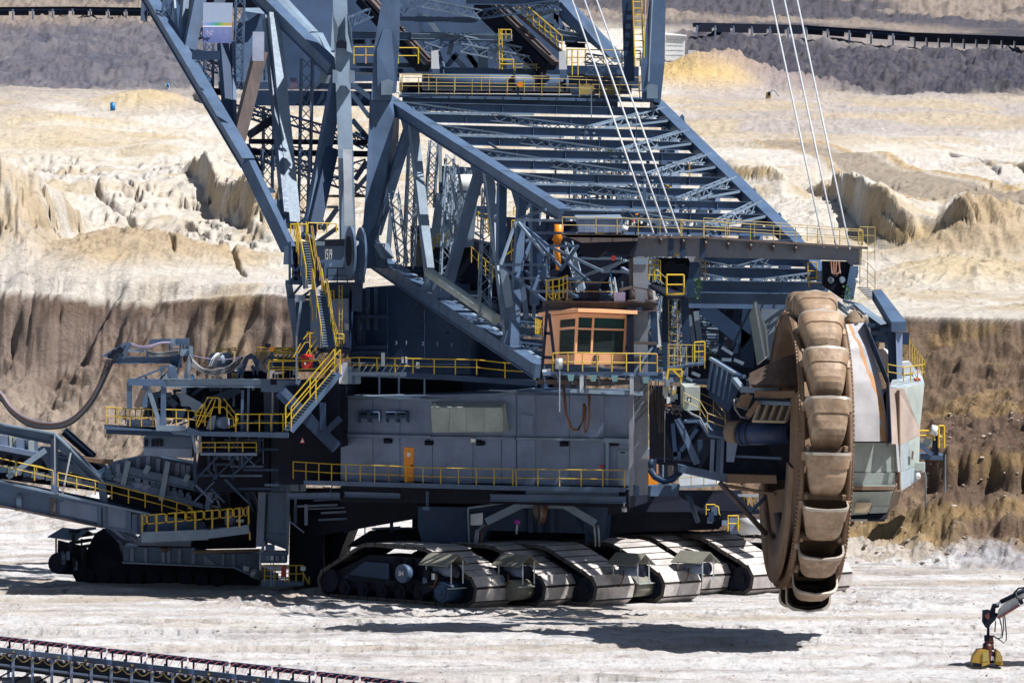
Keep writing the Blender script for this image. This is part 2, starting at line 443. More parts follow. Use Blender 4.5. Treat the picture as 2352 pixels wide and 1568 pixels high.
B7 = bank([(440, 205), (480, 195), (520, 232)], [(440, 212), (480, 246), (520, 240)], 1.0, 313, 20)
def cracks(lines, w, dep):
    global Z
    m_ = np.zeros_like(XX)
    jx, jy = (fbm(XX*.35, YY*.12, 3, 331)-.5)*16, (fbm(XX*.35, YY*.12, 3, 333)-.5)*12
    for L in lines:
        for (xa, ya), (xb, yb) in zip(L[:-1], L[1:]):
            dx_, dy_ = xb-xa, yb-ya; q = np.clip(((PX+jx-xa)*dx_+(PY+jy-ya)*dy_)/(dx_*dx_+dy_*dy_), 0, 1)
            dist = np.hypot(PX+jx-xa-q*dx_, PY+jy-ya-q*dy_); m_ = np.maximum(m_, np.exp(-(dist/w)**2))
    m_ = m_*sstep(.30, .52, fbm(XX*.12, YY*.05, 3, 335))
    Z = Z - am*m_*dep
    return m_
CRK = cracks([[(88, 394), (140, 413), (188, 442), (236, 477), (298, 503), (346, 534), (407, 564), (440, 584)], [(280, 464), (324, 479)], [(302, 556), (346, 586)], [(376, 582), (402, 608)], [(420, 516), (472, 542), (516, 569), (564, 634)], [(2180, 350), (2240, 372), (2290, 402)], [(2260, 372), (2352, 396)], [(30, 640), (200, 646), (330, 652)]], 3.2, 1.7)
Z = Z + am*cracks([[(330, 372), (400, 392), (440, 420), (500, 510), (560, 560)], [(230, 500), (330, 560), (400, 606)], [(360, 400), (460, 540), (560, 610)]], 9, -2.0)*0
H2 = hill(330, 600, 11, 14, 2.0, 0.7, 103, 1.0)
H3 = H1
H4 = hill(300, 470, 20, 26, 1.2, 0.5, 107, 1.0)
H5 = hill(2280, 596, 13, 10, 2.4, 0.25, 109, 1.1)
H6 = H1
H7 = H1
H8 = hill(1600, 200, 11, 18, 4.6, 0.25, 115, 0.9)
H9 = hill(320, 250, 8, 14, 2.0, 0.6, 117, 0.8)
H10 = hill(130, 290, 10, 12, 1.4, 0.5, 119, 0.9)
H11 = hill(1760, 200, 12, 16, 2.2, 0.6, 121, 0.9)
H12 = hill(2230, 690, 9, 10, 1.9, 1.0, 123, 0.9)
H13 = H1
# coal-grey slopes far behind: clods
coal_r = sstep(1500, 1600, PX)*sstep(222, 196, PY + (fbm(XX*0.03, YY*0.03, 3, 131)-0.5)*60)*sstep(55, 84, PY - (PX-1560)*0.055)
coal_l = sstep(900, 700, PX)*sstep(218, 190, PY + (fbm(XX*0.04, YY*0.03, 3, 133)-0.5)*60)*sstep(30, 60, PY)
cl = fbm(XX*0.33, YY*0.17, 5, 135, 0.65)-0.5
Z = Z + am*(coal_r*cl*4.2 + coal_l*cl*3.0 + sstep(70, 30, PY)*cl*3.4)
# flat working level in front of the face: ruts along the haul way, low mounds
fl_w = (top_t < -24)
flat_amp = sstep(-26, -30, tL)*(1-sd) + sstep(-38, -42, tR)*sd
rut = (fbm(XX*0.045, YY*0.42+XX*0.02, 5, 141, 0.6)-0.5)*0.75 + (fbm(XX*0.45, YY*0.7, 5, 143, 0.65)-0.5)*0.34
crawl = np.sqrt(((XX-4)/30)**2+((YY-6)/17)**2)
rutm = np.zeros_like(XX)
for (y0, k0, w0) in ((-14, .03, .30), (-17.2, .03, .30), (-24, .05, .22), (-26.4, .05, .22), (-31, -.02, .35), (-38, .01, .25), (-40.2, .01, .25), (12, .04, .3), (-9.5, .06, .25), (-46, .03, .3)):
    yy_ = y0 + XX*k0 + (fbm(XX*.03, XX*0+y0, 2, 147)-.5)*3
    rutm = np.maximum(rutm, np.exp(-((YY-yy_)/(w0*1.3))**2))
    rut = rut - 1.5*np.exp(-((YY-yy_)/w0)**2)*(.22+.10*np.sign(np.sin(XX*7))) + np.exp(-((YY-yy_-.75)/.3)**2)*.12
churn = np.exp(-((crawl-.62)/.16)**2)*(fbm(XX*.7, YY*.7, 5, 149, .65)-.42)
Z = Z + flat_amp*(rut*sstep(0.75, 1.15, crawl) + np.maximum(0, churn)*1.1)
# pale low mound left behind the loading unit
mnd = np.exp(-(((XX+26)/9)**2 + ((YY-70)/9)**2))
Z = Z + mnd*2.6*(0.7+0.6*fbm(XX*0.4, YY*0.4, 4, 145))
det = (ridged(XX*0.55, YY*0.33, 4, 201, .6)-.55)
cl0 = fbm(XX*1.25, YY*.42, 3, 205, .6); clw = sstep(.40, .62, fbm(XX*.07, YY*.05, 4, 207))
Z = Z + am*(1-coal_l)*(1-coal_r)*sstep(.62, .74, cl0)*(.03+.16*clw)
Z = Z + am*det*.30*(.3+sstep(.45, .65, fbm(XX*.06, YY*.04, 3, 203))*1.6)*(1-coal_l)*(1-coal_r)
# haul road on the right of the plateau
rx_ = np.array([1700, 1740, 1850, 1960, 2080, 2200, 2352, 2500.]); ry_ = np.array([328, 334, 352, 383, 415, 442, 466, 485.])
rc = np.interp(PX, rx_, ry_); rw = np.interp(PX, [1700, 1800, 2000, 2200, 2400], [3, 9, 24, 27, 24])
rd = (PY-rc)/rw
road_m = sstep(1.0, 0.72, np.abs(rd))*(PX > 1690)*sstep(1700, 1760, PX)
berm = np.exp(-((np.abs(rd)-1.12)/0.16)**2)*(PX > 1730)*am
Z = Z*1.0
Z = Z + berm*(0.10+0.32*fbm(XX*0.5, YY*0.3, 4, 151)) 
# ---------- colours of the materials that lie there
def C(*c): return np.array(c)
nbig = fbm(XX*0.05, YY*0.03, 4, 161); nmed = fbm(XX*0.22, YY*0.14, 4, 163); nfin = fbm(XX*1.1, YY*0.8, 3, 165)
def lay(col, c, m): return col*(1-m[..., None]) + C(*c)*m[..., None]
col = np.ones(XX.shape+(3,))*C(0.67, 0.625, 0.56)
col = lay(col, (0.62, 0.55, 0.455), sstep(0.42, 0.62, nmed)*0.8)
col = lay(col, (0.66, 0.62, 0.58), sstep(0.5, 0.66, nbig)*0.8)
col = lay(col, (0.55, 0.455, 0.32), sstep(0.60, 0.72, fbm(XX*0.09, YY*0.07, 4, 167))*0.75)
grey_r = sstep(1480, 1620, PX)*sstep(350, 305, PY + (nbig-0.5)*80)
col = lay(col, (0.43, 0.385, 0.37), grey_r*0.85)
grey_l = sstep(900, 700, PX)*sstep(290, 240, PY + (nbig-0.5)*90)
col = lay(col, (0.42, 0.37, 0.33), grey_l*0.8)
col = lay(col, (0.55, 0.45, 0.31), sstep(0.52, 0.64, fbm(XX*0.05, YY*0.06, 3, 169))*sstep(400, 300, PY)*sstep(190, 240, PY)*0.7)
col = lay(col, (0.027, 0.031, 0.058), coal_r*0.93*(0.75+0.35*nfin))
col = lay(col, (0.088, 0.092, 0.132), np.clip(coal_l*0.9*(0.75+0.4*nmed), 0, 1))
farhill = sstep(78, 40, PY - np.maximum(0, PX-1560)*0.055)
col = lay(col, (0.27, 0.225, 0.195), farhill*0.95)
col = lay(col, (0.065, 0.068, 0.095), farhill*sstep(0.42, 0.62, fbm((XX+YY*0.9)*0.035, (YY-XX*0.4)*0.012, 4, 171))*0.85)
for hb in (H1, H3, H6): col = lay(col, (0.56, 0.46, 0.32), np.clip(hb*1.2, 0, 1)*sstep(0.35, 0.6, nmed)*0.8)
for hb in (B1, B2, B3, B4, B5): col = lay(col, (0.52, 0.42, 0.29), np.clip(hb*1.6, 0, 1)*sstep(.3, .55, nmed)*.85)
for hb in (B3, B4, B7): col = lay(col, (0.56, 0.40, 0.19), np.clip(hb*1.4, 0, 1)*sstep(.50, .62, fbm(XX*.15, Z*.3, 3, 337))*.7)
col = lay(col, (0.34, 0.27, 0.22), CRK*.75)
for hb in (H5, H2): col = lay(col, (0.47, 0.36, 0.23), np.clip(hb*1.6, 0, 1)*0.85)
for hb in (H8,): col = lay(col, (0.64, 0.46, 0.21), np.clip(hb*2.2, 0, 1)*0.95)
for hb in (H9, H10, H7, H12): col = lay(col, (0.58, 0.45, 0.25), np.clip(hb*1.5, 0, 1)*0.7)
col = lay(col, (0.33, 0.27, 0.26), np.clip(H11*1.6, 0, 1)*0.8)
col = lay(col, (0.34, 0.285, 0.225), road_m*0.92)
col = lay(col, (0.45, 0.30, 0.13), np.clip(berm*1.1, 0, 1)*0.8)
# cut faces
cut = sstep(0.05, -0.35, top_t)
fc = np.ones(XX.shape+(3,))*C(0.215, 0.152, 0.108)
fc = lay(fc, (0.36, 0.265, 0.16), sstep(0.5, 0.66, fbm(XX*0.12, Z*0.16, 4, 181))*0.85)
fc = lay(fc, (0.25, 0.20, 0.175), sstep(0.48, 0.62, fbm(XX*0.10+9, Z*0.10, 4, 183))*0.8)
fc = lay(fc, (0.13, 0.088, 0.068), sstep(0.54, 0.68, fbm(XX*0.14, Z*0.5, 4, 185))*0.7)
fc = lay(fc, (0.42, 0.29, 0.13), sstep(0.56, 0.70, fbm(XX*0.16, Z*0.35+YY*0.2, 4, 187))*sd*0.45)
fc = lay(fc, (0.42, 0.345, 0.28), sstep(-6, -14, tL)*(1-sd)*0.7)  # paler lower talus: its fuller sunlight is put into the colour
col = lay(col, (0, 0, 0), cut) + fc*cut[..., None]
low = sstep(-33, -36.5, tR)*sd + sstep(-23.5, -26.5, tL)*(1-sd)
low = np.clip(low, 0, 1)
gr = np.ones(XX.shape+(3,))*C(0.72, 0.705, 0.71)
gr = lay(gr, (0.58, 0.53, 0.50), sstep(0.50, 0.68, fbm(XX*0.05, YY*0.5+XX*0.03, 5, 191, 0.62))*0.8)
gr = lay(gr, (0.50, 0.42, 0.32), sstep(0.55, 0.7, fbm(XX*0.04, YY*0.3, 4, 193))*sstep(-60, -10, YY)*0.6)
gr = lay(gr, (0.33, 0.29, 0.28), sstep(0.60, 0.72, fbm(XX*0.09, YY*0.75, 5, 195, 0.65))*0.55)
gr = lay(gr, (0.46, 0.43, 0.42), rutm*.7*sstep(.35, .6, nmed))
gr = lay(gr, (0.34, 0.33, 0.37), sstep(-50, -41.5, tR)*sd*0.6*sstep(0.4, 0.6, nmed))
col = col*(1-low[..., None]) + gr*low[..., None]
col = col*(0.86+0.28*nfin[..., None])
nr, nc = XX.shape
verts = np.stack([XX, YY, Z], -1).reshape(-1, 3).astype(np.float32)
idx = np.arange(nr*nc).reshape(nr, nc)
quads = np.stack([idx[:-1, :-1], idx[:-1, 1:], idx[1:, 1:], idx[1:, :-1]], -1).reshape(-1, 4)
gm = bpy.data.meshes.new('ground')
gm.vertices.add(len(verts)); gm.vertices.foreach_set('co', verts.ravel())
gm.loops.add(quads.size); gm.loops.foreach_set('vertex_index', quads.ravel().astype(np.int32))
gm.polygons.add(len(quads)); gm.polygons.foreach_set('loop_start', np.arange(0, quads.size, 4, dtype=np.int32))
gm.update(calc_edges=True)
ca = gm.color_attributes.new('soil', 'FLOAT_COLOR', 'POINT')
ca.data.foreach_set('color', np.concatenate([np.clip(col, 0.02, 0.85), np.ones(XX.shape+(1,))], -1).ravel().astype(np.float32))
gm.polygons.foreach_set('use_smooth', np.ones(len(quads), dtype=bool))
def terrain_z(x, y):
    i = int(np.clip(np.searchsorted(rowsY, y), 0, nr-1)); j = int(np.clip(np.searchsorted(us, x/(y+CAMD+40)), 0, NCOL-1))
    return float(Z[i, j])
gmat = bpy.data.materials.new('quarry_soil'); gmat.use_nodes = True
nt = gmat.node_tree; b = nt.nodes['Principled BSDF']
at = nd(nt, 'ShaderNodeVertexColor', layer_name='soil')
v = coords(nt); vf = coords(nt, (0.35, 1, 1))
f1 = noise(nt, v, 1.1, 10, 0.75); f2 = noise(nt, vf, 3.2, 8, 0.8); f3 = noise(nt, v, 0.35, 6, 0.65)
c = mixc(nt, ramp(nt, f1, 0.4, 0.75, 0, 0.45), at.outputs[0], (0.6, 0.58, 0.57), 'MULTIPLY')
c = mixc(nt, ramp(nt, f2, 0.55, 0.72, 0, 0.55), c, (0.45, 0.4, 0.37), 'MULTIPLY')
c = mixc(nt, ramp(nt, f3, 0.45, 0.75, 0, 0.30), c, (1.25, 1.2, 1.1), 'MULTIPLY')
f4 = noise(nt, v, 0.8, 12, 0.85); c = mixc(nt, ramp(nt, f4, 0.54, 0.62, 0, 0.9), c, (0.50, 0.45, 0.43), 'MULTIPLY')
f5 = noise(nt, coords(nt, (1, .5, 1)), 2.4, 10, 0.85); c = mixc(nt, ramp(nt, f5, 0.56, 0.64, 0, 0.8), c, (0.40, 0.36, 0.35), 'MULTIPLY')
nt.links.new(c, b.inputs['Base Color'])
b.inputs['Roughness'].default_value = 0.95; b.inputs['Specular IOR Level'].default_value = 0.1
f6 = noise(nt, coords(nt, (1, .6, 1)), 0.42, 12, 0.72, .6); bp0 = nd(nt, 'ShaderNodeBump'); bp0.inputs['Strength'].default_value = 0.7; bp0.inputs['Distance'].default_value = 1.3; nt.links.new(f6, bp0.inputs['Height'])
bp = nd(nt, 'ShaderNodeBump'); nt.links.new(bp0.outputs[0], bp.inputs['Normal']); bp.inputs['Strength'].default_value = 0.8; bp.inputs['Distance'].default_value = 0.4
nt.links.new(f1, bp.inputs['Height'])
bp2 = nd(nt, 'ShaderNodeBump'); bp2.inputs['Strength'].default_value = 0.5; bp2.inputs['Distance'].default_value = 0.1
nt.links.new(f2, bp2.inputs['Height']); nt.links.new(bp.outputs[0], bp2.inputs['Normal'])
nt.links.new(bp2.outputs[0], b.inputs['Normal'])
gm.materials.append(gmat)
ground = bpy.data.objects.new('ground', gm); COL.objects.link(ground)
tag(ground, 'pale sandy mine floor rising over cut faces to grey spoil slopes', None, None, 'structure')
# ---------------------------------------------------------------- plan grids: regions of the survey photograph used to read off positions
def crop(x0, y0, w, ow=2352):
    k = w/ow
    return lambda x, y, Y: P((x0+x*k)*0.98, (y0+y*k)*0.98, Y)
F_ = lambda x, y, Y: P(x, y, Y)
A_ = crop(300, 0, 600); B_ = crop(800, 0, 800); C_ = crop(500, 350, 600); D_ = crop(1000, 350, 600)
E_ = crop(1200, 450, 500); X_ = crop(1500, 500, 700, 2350); GC = crop(1450, 800, 750); HC = crop(1200, 680, 500, 1568)
I_ = crop(0, 750, 600); J_ = crop(500, 650, 600); K_ = crop(0, 1000, 750); L_ = crop(700, 850, 850)
M_ = crop(700, 1150, 700); N_ = crop(1350, 1100, 750); Q_ = crop(2150, 1300, 250, 1307); T_ = crop(0, 1480, 900)
U_ = crop(1700, 650, 500, 980); HU = crop(1850, 650, 350, 915); S_ = crop(600, 500, 400, 1568); L2 = crop(200, 750, 500)
R_ = crop(1500, 750, 400, 1254); BG1 = crop(0, 0, 700, 1568); BG2 = crop(1500, 0, 900, 2016)
def lerp3(a, b, t): return a + (b-a)*t
def one(name, mat, parent, fn, *a, label=None, **k):
    m = MB(); getattr(m, fn)(*a, **k); return m.build(name, mat, parent, label)
def bar(name, mat, parent, p, q, w, h=None, **k): return one(name, mat, parent, 'bar', p, q, w, h, **k)
def text(name, s, size, loc, mat, parent, nx=0.0, ext=0.01):
    cu = bpy.data.curves.new(name, 'FONT'); cu.body = s; cu.size = size; cu.extrude = ext
    cu.align_x = 'CENTER'; cu.align_y = 'CENTER'; cu.materials.append(mat)
    tmp = bpy.data.objects.new('tmp', cu); COL.objects.link(tmp)
    me = bpy.data.meshes.new_from_object(tmp); bpy.data.objects.remove(tmp)
    o = bpy.data.objects.new(name, me); COL.objects.link(o)
    o.parent = parent; o.location = V3(loc) - ORG[parent.name]
    o.rotation_euler = (math.pi/2, 0, nx); ORG[o.name] = V3(loc)
    return o

EXC = empty('bucket_wheel_excavator', (0, 8, 0), 'giant slate blue bucket wheel excavator standing on crawler tracks in the open pit', 'excavator')

# ================================================================= crawler tracks
LF = Vector((0.70, -0.714, 0)).normalized(); DD = Vector((-LF.y, LF.x, 0))
TW = 3.0
prof = [(-12.5, 0.02), (-0.75, 0.02), (-0.2, 0.32), (0.0, 0.80), (-0.02, 1.30), (-0.40, 1.72), (-3.9, 3.14), (-4.6, 3.26), (-8.9, 3.28), (-9.5, 3.14), (-12.6, 1.65), (-13.05, 1.25), (-13.1, 0.8), (-12.9, 0.3)]
def track_path(n):
    pts = [Vector((s, z)) for s, z in prof]; pts.append(pts[0].copy())
    seg = [(pts[i+1]-pts[i]).length for i in range(len(pts)-1)]; tot = sum(seg); out = []
    for k in range(n):
        d = tot*k/n; i = 0
        while d > seg[i]: d -= seg[i]; i += 1
        t = d/seg[i]; out.append(pts[i].lerp(pts[i+1], t))
    return out, tot
NS = 36
tp, tot = track_path(NS)
# one shoe, local frame: x along the chain, y across, z out
sm = MB(); pl = tot/NS*0.96
def shoe_mesh():
    m = MB(); w = TW/2; l = pl/2; th = 0.22
    b = 0.045
    for (y0, y1) in ((-w, w),):
        q8 = [(-l, y0, -th), (l, y0, -th), (l, y1, -th), (-l, y1, -th), (-l+b, y0+b*0.5, 0), (l-b, y0+b*0.5, 0), (l-b, y1-b*0.5, 0), (-l+b, y1-b*0.5, 0)]
        m.slot = 1; m.add(q8, [(3, 2, 1, 0), (0, 1, 5, 4), (1, 2, 6, 5), (2, 3, 7, 6), (3, 0, 4, 7)]); m.slot = 0; m.add(q8[4:], [(0, 1, 2, 3)]); m.slot = 1
    m.hexa([(-l*0.72, -0.16, -th), (l*1.12, -0.16, -th), (l*1.12, 0.16, -th), (-l*0.72, 0.16, -th), (-l*0.72, -0.16, -0.03), (l*1.12, -0.16, -0.03), (l*1.12, 0.16, -0.03), (-l*0.72, 0.16, -0.03)])
    return m
proto_shoe = None
def make_track(corner, n, shade=False):
    """corner: ground point under the near front edge"""
    global proto_shoe
    o = V3(corner); o.z = terrain_z(o.x, o.y)*0 + 0.0
    def W(s, d, z): return o + LF*s + DD*d + Zv*z
    fr = MB()
    fr.slab([W(-12.2, 0.35, 0.6), W(-1.0, 0.35, 0.6), W(-0.9, 0.35, 1.3), W(-4.2, 0.35, 2.6), W(-9.0, 0.35, 2.6), W(-12.2, 0.35, 1.4)], DD*(TW-0.7))
    t = fr.build('crawler_track', DARK, EXC)
    ch_ = MB(); pp = []
    for k, p in enumerate(tp):
        d2 = (tp[(k+1) % NS]-tp[k-1]).normalized(); pp.append(W(p.x, 0, p.y) - (LF*d2.y - Zv*d2.x)*.2)
    n_ = len(pp)
    for k in range(n_):
        a_, b2_ = pp[k], pp[(k+1) % n_]; ch_.add([a_ + DD*.12, b2_ + DD*.12, b2_ + DD*(TW-.12), a_ + DD*(TW-.12)], [(0, 1, 2, 3)])
    ch_.build('track_chain', DARK, t)
    for s in range(7):
        c = W(-1.7-1.55*s, 0, 0.62); m = MB(); m.tube(c + DD*0.15, c + DD*(TW-0.15), 0.46, 14); m.tube(c + DD*0.08, c + DD*0.2, 0.2, 10); m.build('road_wheel', DARK, t)
    m = MB(); c = W(-0.95, 0, 0.95); m.tube(c + DD*0.1, c + DD*(TW-0.1), 0.72, 16); m.tube(c + DD*0.02, c + DD*0.12, 0.3, 10); m.build('idler_wheel', DARK, t)
    m = MB(); c = W(-12.2, 0, 1.0); m.tube(c + DD*0.1, c + DD*(TW-0.1), 0.7, 16); m.build('sprocket_wheel', DARK, t)
    for k, p in enumerate(tp):
        q = tp[(k+1) % NS]; q0 = tp[k-1]
        d2 = (q-q0).normalized(); d = LF*d2.x + Zv*d2.y
        nrm = LF*d2.y - Zv*d2.x
        jit = random.uniform(-0.012, 0.012)
        c = W(p.x, TW/2, p.y) + nrm*(0.02+jit)
        yv = nrm.cross(d)
        M = Matrix(((d.x, yv.x, nrm.x), (d.y, yv.y, nrm.y), (d.z, yv.z, nrm.z)))
        if proto_shoe is None:
            proto_shoe = shoe_mesh().build('track_shoe', [SHOE, SHOED], None, org=(0, 0, 0)); s_ = proto_shoe
            s_.parent = t; s_.matrix_local = Matrix.Translation(c - ORG[t.name]) @ M.to_4x4()
        else: place(proto_shoe, t, c, M)
    return t, W
tracks = []
for (x, y) in ((1093, 1398), (1252, 1394), (1370, 1394), (1526, 1386), (1612, 1368), (1729, 1368), (1878, 1366)):
    tracks.append(make_track(G(x, y), len(tracks)))
# detail of the near side of the first track
t0, W0 = tracks[0]
m = MB()
for s in (-5.6, -6.6): m.bar(W0(s, 0.2, 0.7), W0(s, 0.2, 2.5), 0.3, 0.35)
m.bar(W0(-10.6, 0.18, 1.25), W0(-6.5, 0.18, 1.1), 0.25, 0.3); m.bar(W0(-5.4, 0.18, 1.35), W0(-2.8, 0.18, 0.9), 0.22, 0.3)
m.build('side_girder', DARK, t0)
m = MB(); m.slab([W0(-11.0, 0.1, 1.2), W0(-7.2, 0.1, 0.95), W0(-7.2, 0.1, 2.2), W0(-9.2, 0.1, 2.2)], DD*0.2); m.build('side_plate', NAVY, t0)
dc = M_(810, 650, (W0(-5, -0.4, 1.5)).y)
m = MB(); m.tube(dc, dc + DD*0.5, 0.52, 24); disc = m.build('number_disc', SLATE, t0)
text('numeral', '84', 0.42, dc - DD*0.03 + Vector((0, -0.02, 0)), LAMPW, disc, nx=-math.atan2(DD.x, DD.y))
m = MB(); m.slab([F_(690, 1185, 17), F_(785, 1190, 17), F_(800, 1222, 17), F_(770, 1300, 17), F_(690, 1310, 17)], Vector((.5, 3, 0))); m.build('rear_crawler_shade', DARK, EXC)  # near-black slab stands in for the shade left of the tracks
m = MB(); m.slab([M_(380, 440, 15), M_(430, 395, 15), M_(560, 312, 15), M_(800, 314, 15), M_(935, 408, 15), M_(960, 440, 15)], Vector((1.5, 3.5, 0))); m.build('rear_crawler_shade', DARK, EXC)  # rear crawler as a silhouette, its shade put in as near-black colour
# gearboxes with little sheet roofs in front of the tracks
def drive_unit(roof_l, roof_apex, roof_r, axis_len, gx, gy, Y, fan=True):
    """roof seen end-on: gable ends towards the right front"""
    ap = roof_apex; back = -LF*axis_len
    rl = (0.85, -0.5); 
    half = 0.82
    m = MB()
    side = DD*half
    for sgn in (-1, 1):
        e = ap + side*sgn - Zv*0.62
        m.slab([ap, e, e + back, ap + back], Zv*0.05)
    rf = m.build('drive_roof', DRIVEC, EXC)
    for sgn in (-0.55, 0.55):
        for b_ in (0.15, axis_len*0.9):
            p = ap + side*sgn - Zv*0.3 - LF*b_
            bar('roof_post', GALV, rf, p, Vector((p.x, p.y, p.z-1.3)), 0.07)
    c = ap - Zv*0.92 - LF*0.3 + DD*0.1
    if fan:
        m = MB(); m.tube(c - LF*1.6, c, 0.33, 18); mo = m.build('drive_motor', HOUSE, EXC)
        m = MB(); m.tube(c, c + LF*0.03, 0.29, 18); m.tube(c - LF*.08, c + LF*.04, .36, 18)
        for r in (0.09, 0.18, 0.26):
            n = 16
            m.path([c + LF*0.05 + (DD*math.cos(2*math.pi*i/n) + Zv*math.sin(2*math.pi*i/n))*r for i in range(n+1)], 0.014, 4)
        m.build('fan_grille', DARK, mo)
    c2 = gx(-1.45, -0.75, 0.95); gm_ = NAVY if gy == 0 else DRIVEC  # first gearbox is navy: the shade on it is put into its colour
    m = MB(); m.tube(c2 - DD*.55, c2 + DD*.9, 0.58, 22); m.tube(c2 - DD*.62, c2 - DD*.5, 0.42, 18); m.tube(c2 - DD*.7, c2 - DD*.6, 0.18, 10)
    gb = m.build('gearbox', gm_, EXC)
    m = MB(); m.hexa([c2 + a for a in (-LF*1.6 - DD*0.6 - Zv*0.3, -LF*0.1 - DD*0.6 + Zv*0.3, -LF*0.1 + DD*0.4 + Zv*0.3, -LF*1.6 + DD*0.4 - Zv*0.3, -LF*1.5 - DD*0.45 + Zv*1.2, -LF*0.3 - DD*0.45 + Zv*1.0, -LF*0.3 + DD*0.35 + Zv*1.0, -LF*1.5 + DD*0.35 + Zv*1.2)]); m.build('gear_casing', DARK, gb)
    m = MB(); m.bar(c2 + LF*0.62 - DD*.55 + Zv*.2, c2 + LF*0.62 + DD*.75 + Zv*.2, 0.22, 0.06); m.build('step_bracket', PALEG, gb)
    for k in range(5): p = c2 - LF*random.uniform(.2, 1.6) - DD*random.uniform(.5, .95) + Zv*random.uniform(-.2, 1.0); m = MB(); m.bar(p, p+Zv*random.uniform(.15, .5), random.uniform(.1, .3), .2); m.build('gear_piece', random.choice([NAVY, DARK, SLATE, GALV]), gb)
    m = MB(); m.path([c - LF*1.0 - DD*0.5, c - LF*0.8 - DD*0.75 - Zv*0.4, c - LF*1.1 - DD*0.7 - Zv*0.9, c2 - LF*0.9 - DD*0.6 + Zv*0.3], 0.045, 5); m.build('drive_hose', CABLEB, gb)
drive_unit(None, M_(1262, 505, -0.6), None, 2.4, tracks[0][1], 0, 0)
drive_unit(None, M_(1825, 510, 0.6), None, 2.3, tracks[1][1], 1, 0)
drive_unit(None, N_(510, 625, 1.2), None, 2.3, tracks[3][1], 3, 0)
drive_unit(None, N_(985, 610, 4.2), None, 2.3, tracks[4][1], 4, 0)

# ================================================================= undercarriage
m = MB()
cx = P(1190, 1200, 12)
ctr = Vector((cx.x, 15, 0))
m.tube(ctr + Zv*4.7, ctr + Zv*6.4, 7.6, 40); m.tube(ctr + Zv*3.2, ctr + Zv*4.7, 6.2, 40)
uc = m.build('undercarriage', DARK, EXC)
m = MB(); m.tube(ctr + Zv*6.45, ctr + Zv*7.3, 8.3, 48); m.build('slewing_ring', NAVY, uc)
Yu = 6.5
m = MB(); m.slab([L_(775, 930, Yu), L_(1095, 935, Yu), L_(1095, 1165, Yu), L_(800, 1165, Yu), L_(772, 1060, Yu)], Vector((0.6, 4, 0))); m.build('girder_box', NAVY, uc)
m = MB(); m.slab([L_(1095, 940, Yu-.4), L_(1420, 895, Yu+.4), L_(1740, 905, Yu+1), L_(1985, 935, Yu+1.4), L_(1960, 1180, Yu+1.4), L_(1860, 1180, Yu+1.4), L_(1855, 1105, Yu+1.4), L_(1225, 1085, Yu), L_(1180, 1190, Yu), L_(1095, 1170, Yu-.4)], Vector((0.5, 3.0, 0))); m.build('girder_box', NAVY, uc)
for (a, b_) in (((1215, 1030), (1440, 920)), ((1440, 915), (1720, 920)), ((1720, 918), (1925, 1040))):
    bar('diagonal_beam', SLATEL, uc, L_(*a, Yu-.9), L_(*b_, Yu-.8), 0.3, 0.42)
bar('girder_edge', SLATEL, uc, L_(1098, 940, Yu-.6), L_(1420, 897, Yu-.2), 0.2, 0.1); bar('girder_edge', SLATEL, uc, L_(1098, 940, Yu-.6), L_(1105, 1165, Yu-.6), 0.1, 0.1)
for x in (1500, 1560, 1640, 1700, 1860): bar('stiffener', NAVY, uc, L_(x, 935, Yu+.3), L_(x+5, 1100, Yu+.3), 0.08, 0.25)
m = MB(); m.slab([L_(1115, 980, Yu-.5), L_(1195, 970, Yu-.5), L_(1195, 1050, Yu-.5), L_(1115, 1050, Yu-.5)], Vector((0, -.25, 0))); m.build('switch_cabinet', GALV, uc)
for k, (dx, mt) in enumerate(((0, CABLEB), (10, CABLE), (22, CABLE), (34, CABLEB), (48, CABLEB), (64, CABLEB))):
    m = MB(); m.path([L_(1545+dx*0.9, 870, Yu-1.2), L_(1520+dx, 960, Yu-1.3), L_(1550+dx*0.6, 1045, Yu-1.4), L_(1570+dx*0.5, 990, Yu-1.5), L_(1555+dx, 880, Yu-1.3)], 0.05, 5); m.build('hose_loop', mt, uc)
for k, dx in enumerate((0, 14, 40)):
    m = MB(); m.path([L_(1195+dx, 1050, Yu-.9), L_(1150+dx, 1090, Yu-1), L_(1140+dx, 1190, Yu-1)], 0.06, 5); m.build('pipe', GALV if k < 2 else CABLEB, uc)
for dx in (0, 25):
    m = MB(); m.path([L_(1915+dx, 1050, Yu-.2), L_(1920+dx, 1100, Yu-.2), L_(1925+dx, 1190, Yu-.2)], 0.06, 5); m.build('pipe', GALV, uc)
m = MB(); m.tube(L_(1418, 1030, Yu-1), L_(1412, 1110, Yu-1), 0.06); m.build('pipe', GALV, uc)
m = MB(); m.tube(L_(1418, 1015, Yu-1), L_(1418, 1045, Yu-1), 0.18, 10); m.build('valve_head', PURP, uc)
# dark blocks added below the house to keep its voids in shade
m = MB(); m.hexa([F_(705, 1235, 14), F_(960, 1190, 10), F_(960, 1190, 20), F_(705, 1235, 22), F_(690, 1120, 14), F_(960, 1120, 10), F_(960, 1120, 20), F_(690, 1120, 22)]); m.build('carriage_shade_block', DARK, uc)
m = MB(); m.hexa([F_(1385, 1175, 11), F_(1735, 1175, 13), F_(1735, 1175, 20), F_(1385, 1175, 20), F_(1385, 1125, 11), F_(1700, 1125, 13), F_(1700, 1125, 20), F_(1385, 1125, 20)]); m.build('carriage_shade_block', DARK, uc)
m = MB(); m.hexa([F_(1385, 1225, 12), F_(1650, 1215, 14), F_(1650, 1215, 20), F_(1385, 1225, 20), F_(1385, 1165, 12), F_(1700, 1165, 14), F_(1700, 1165, 20), F_(1385, 1165, 20)]); m.build('carriage_shade_block', DARK, uc)
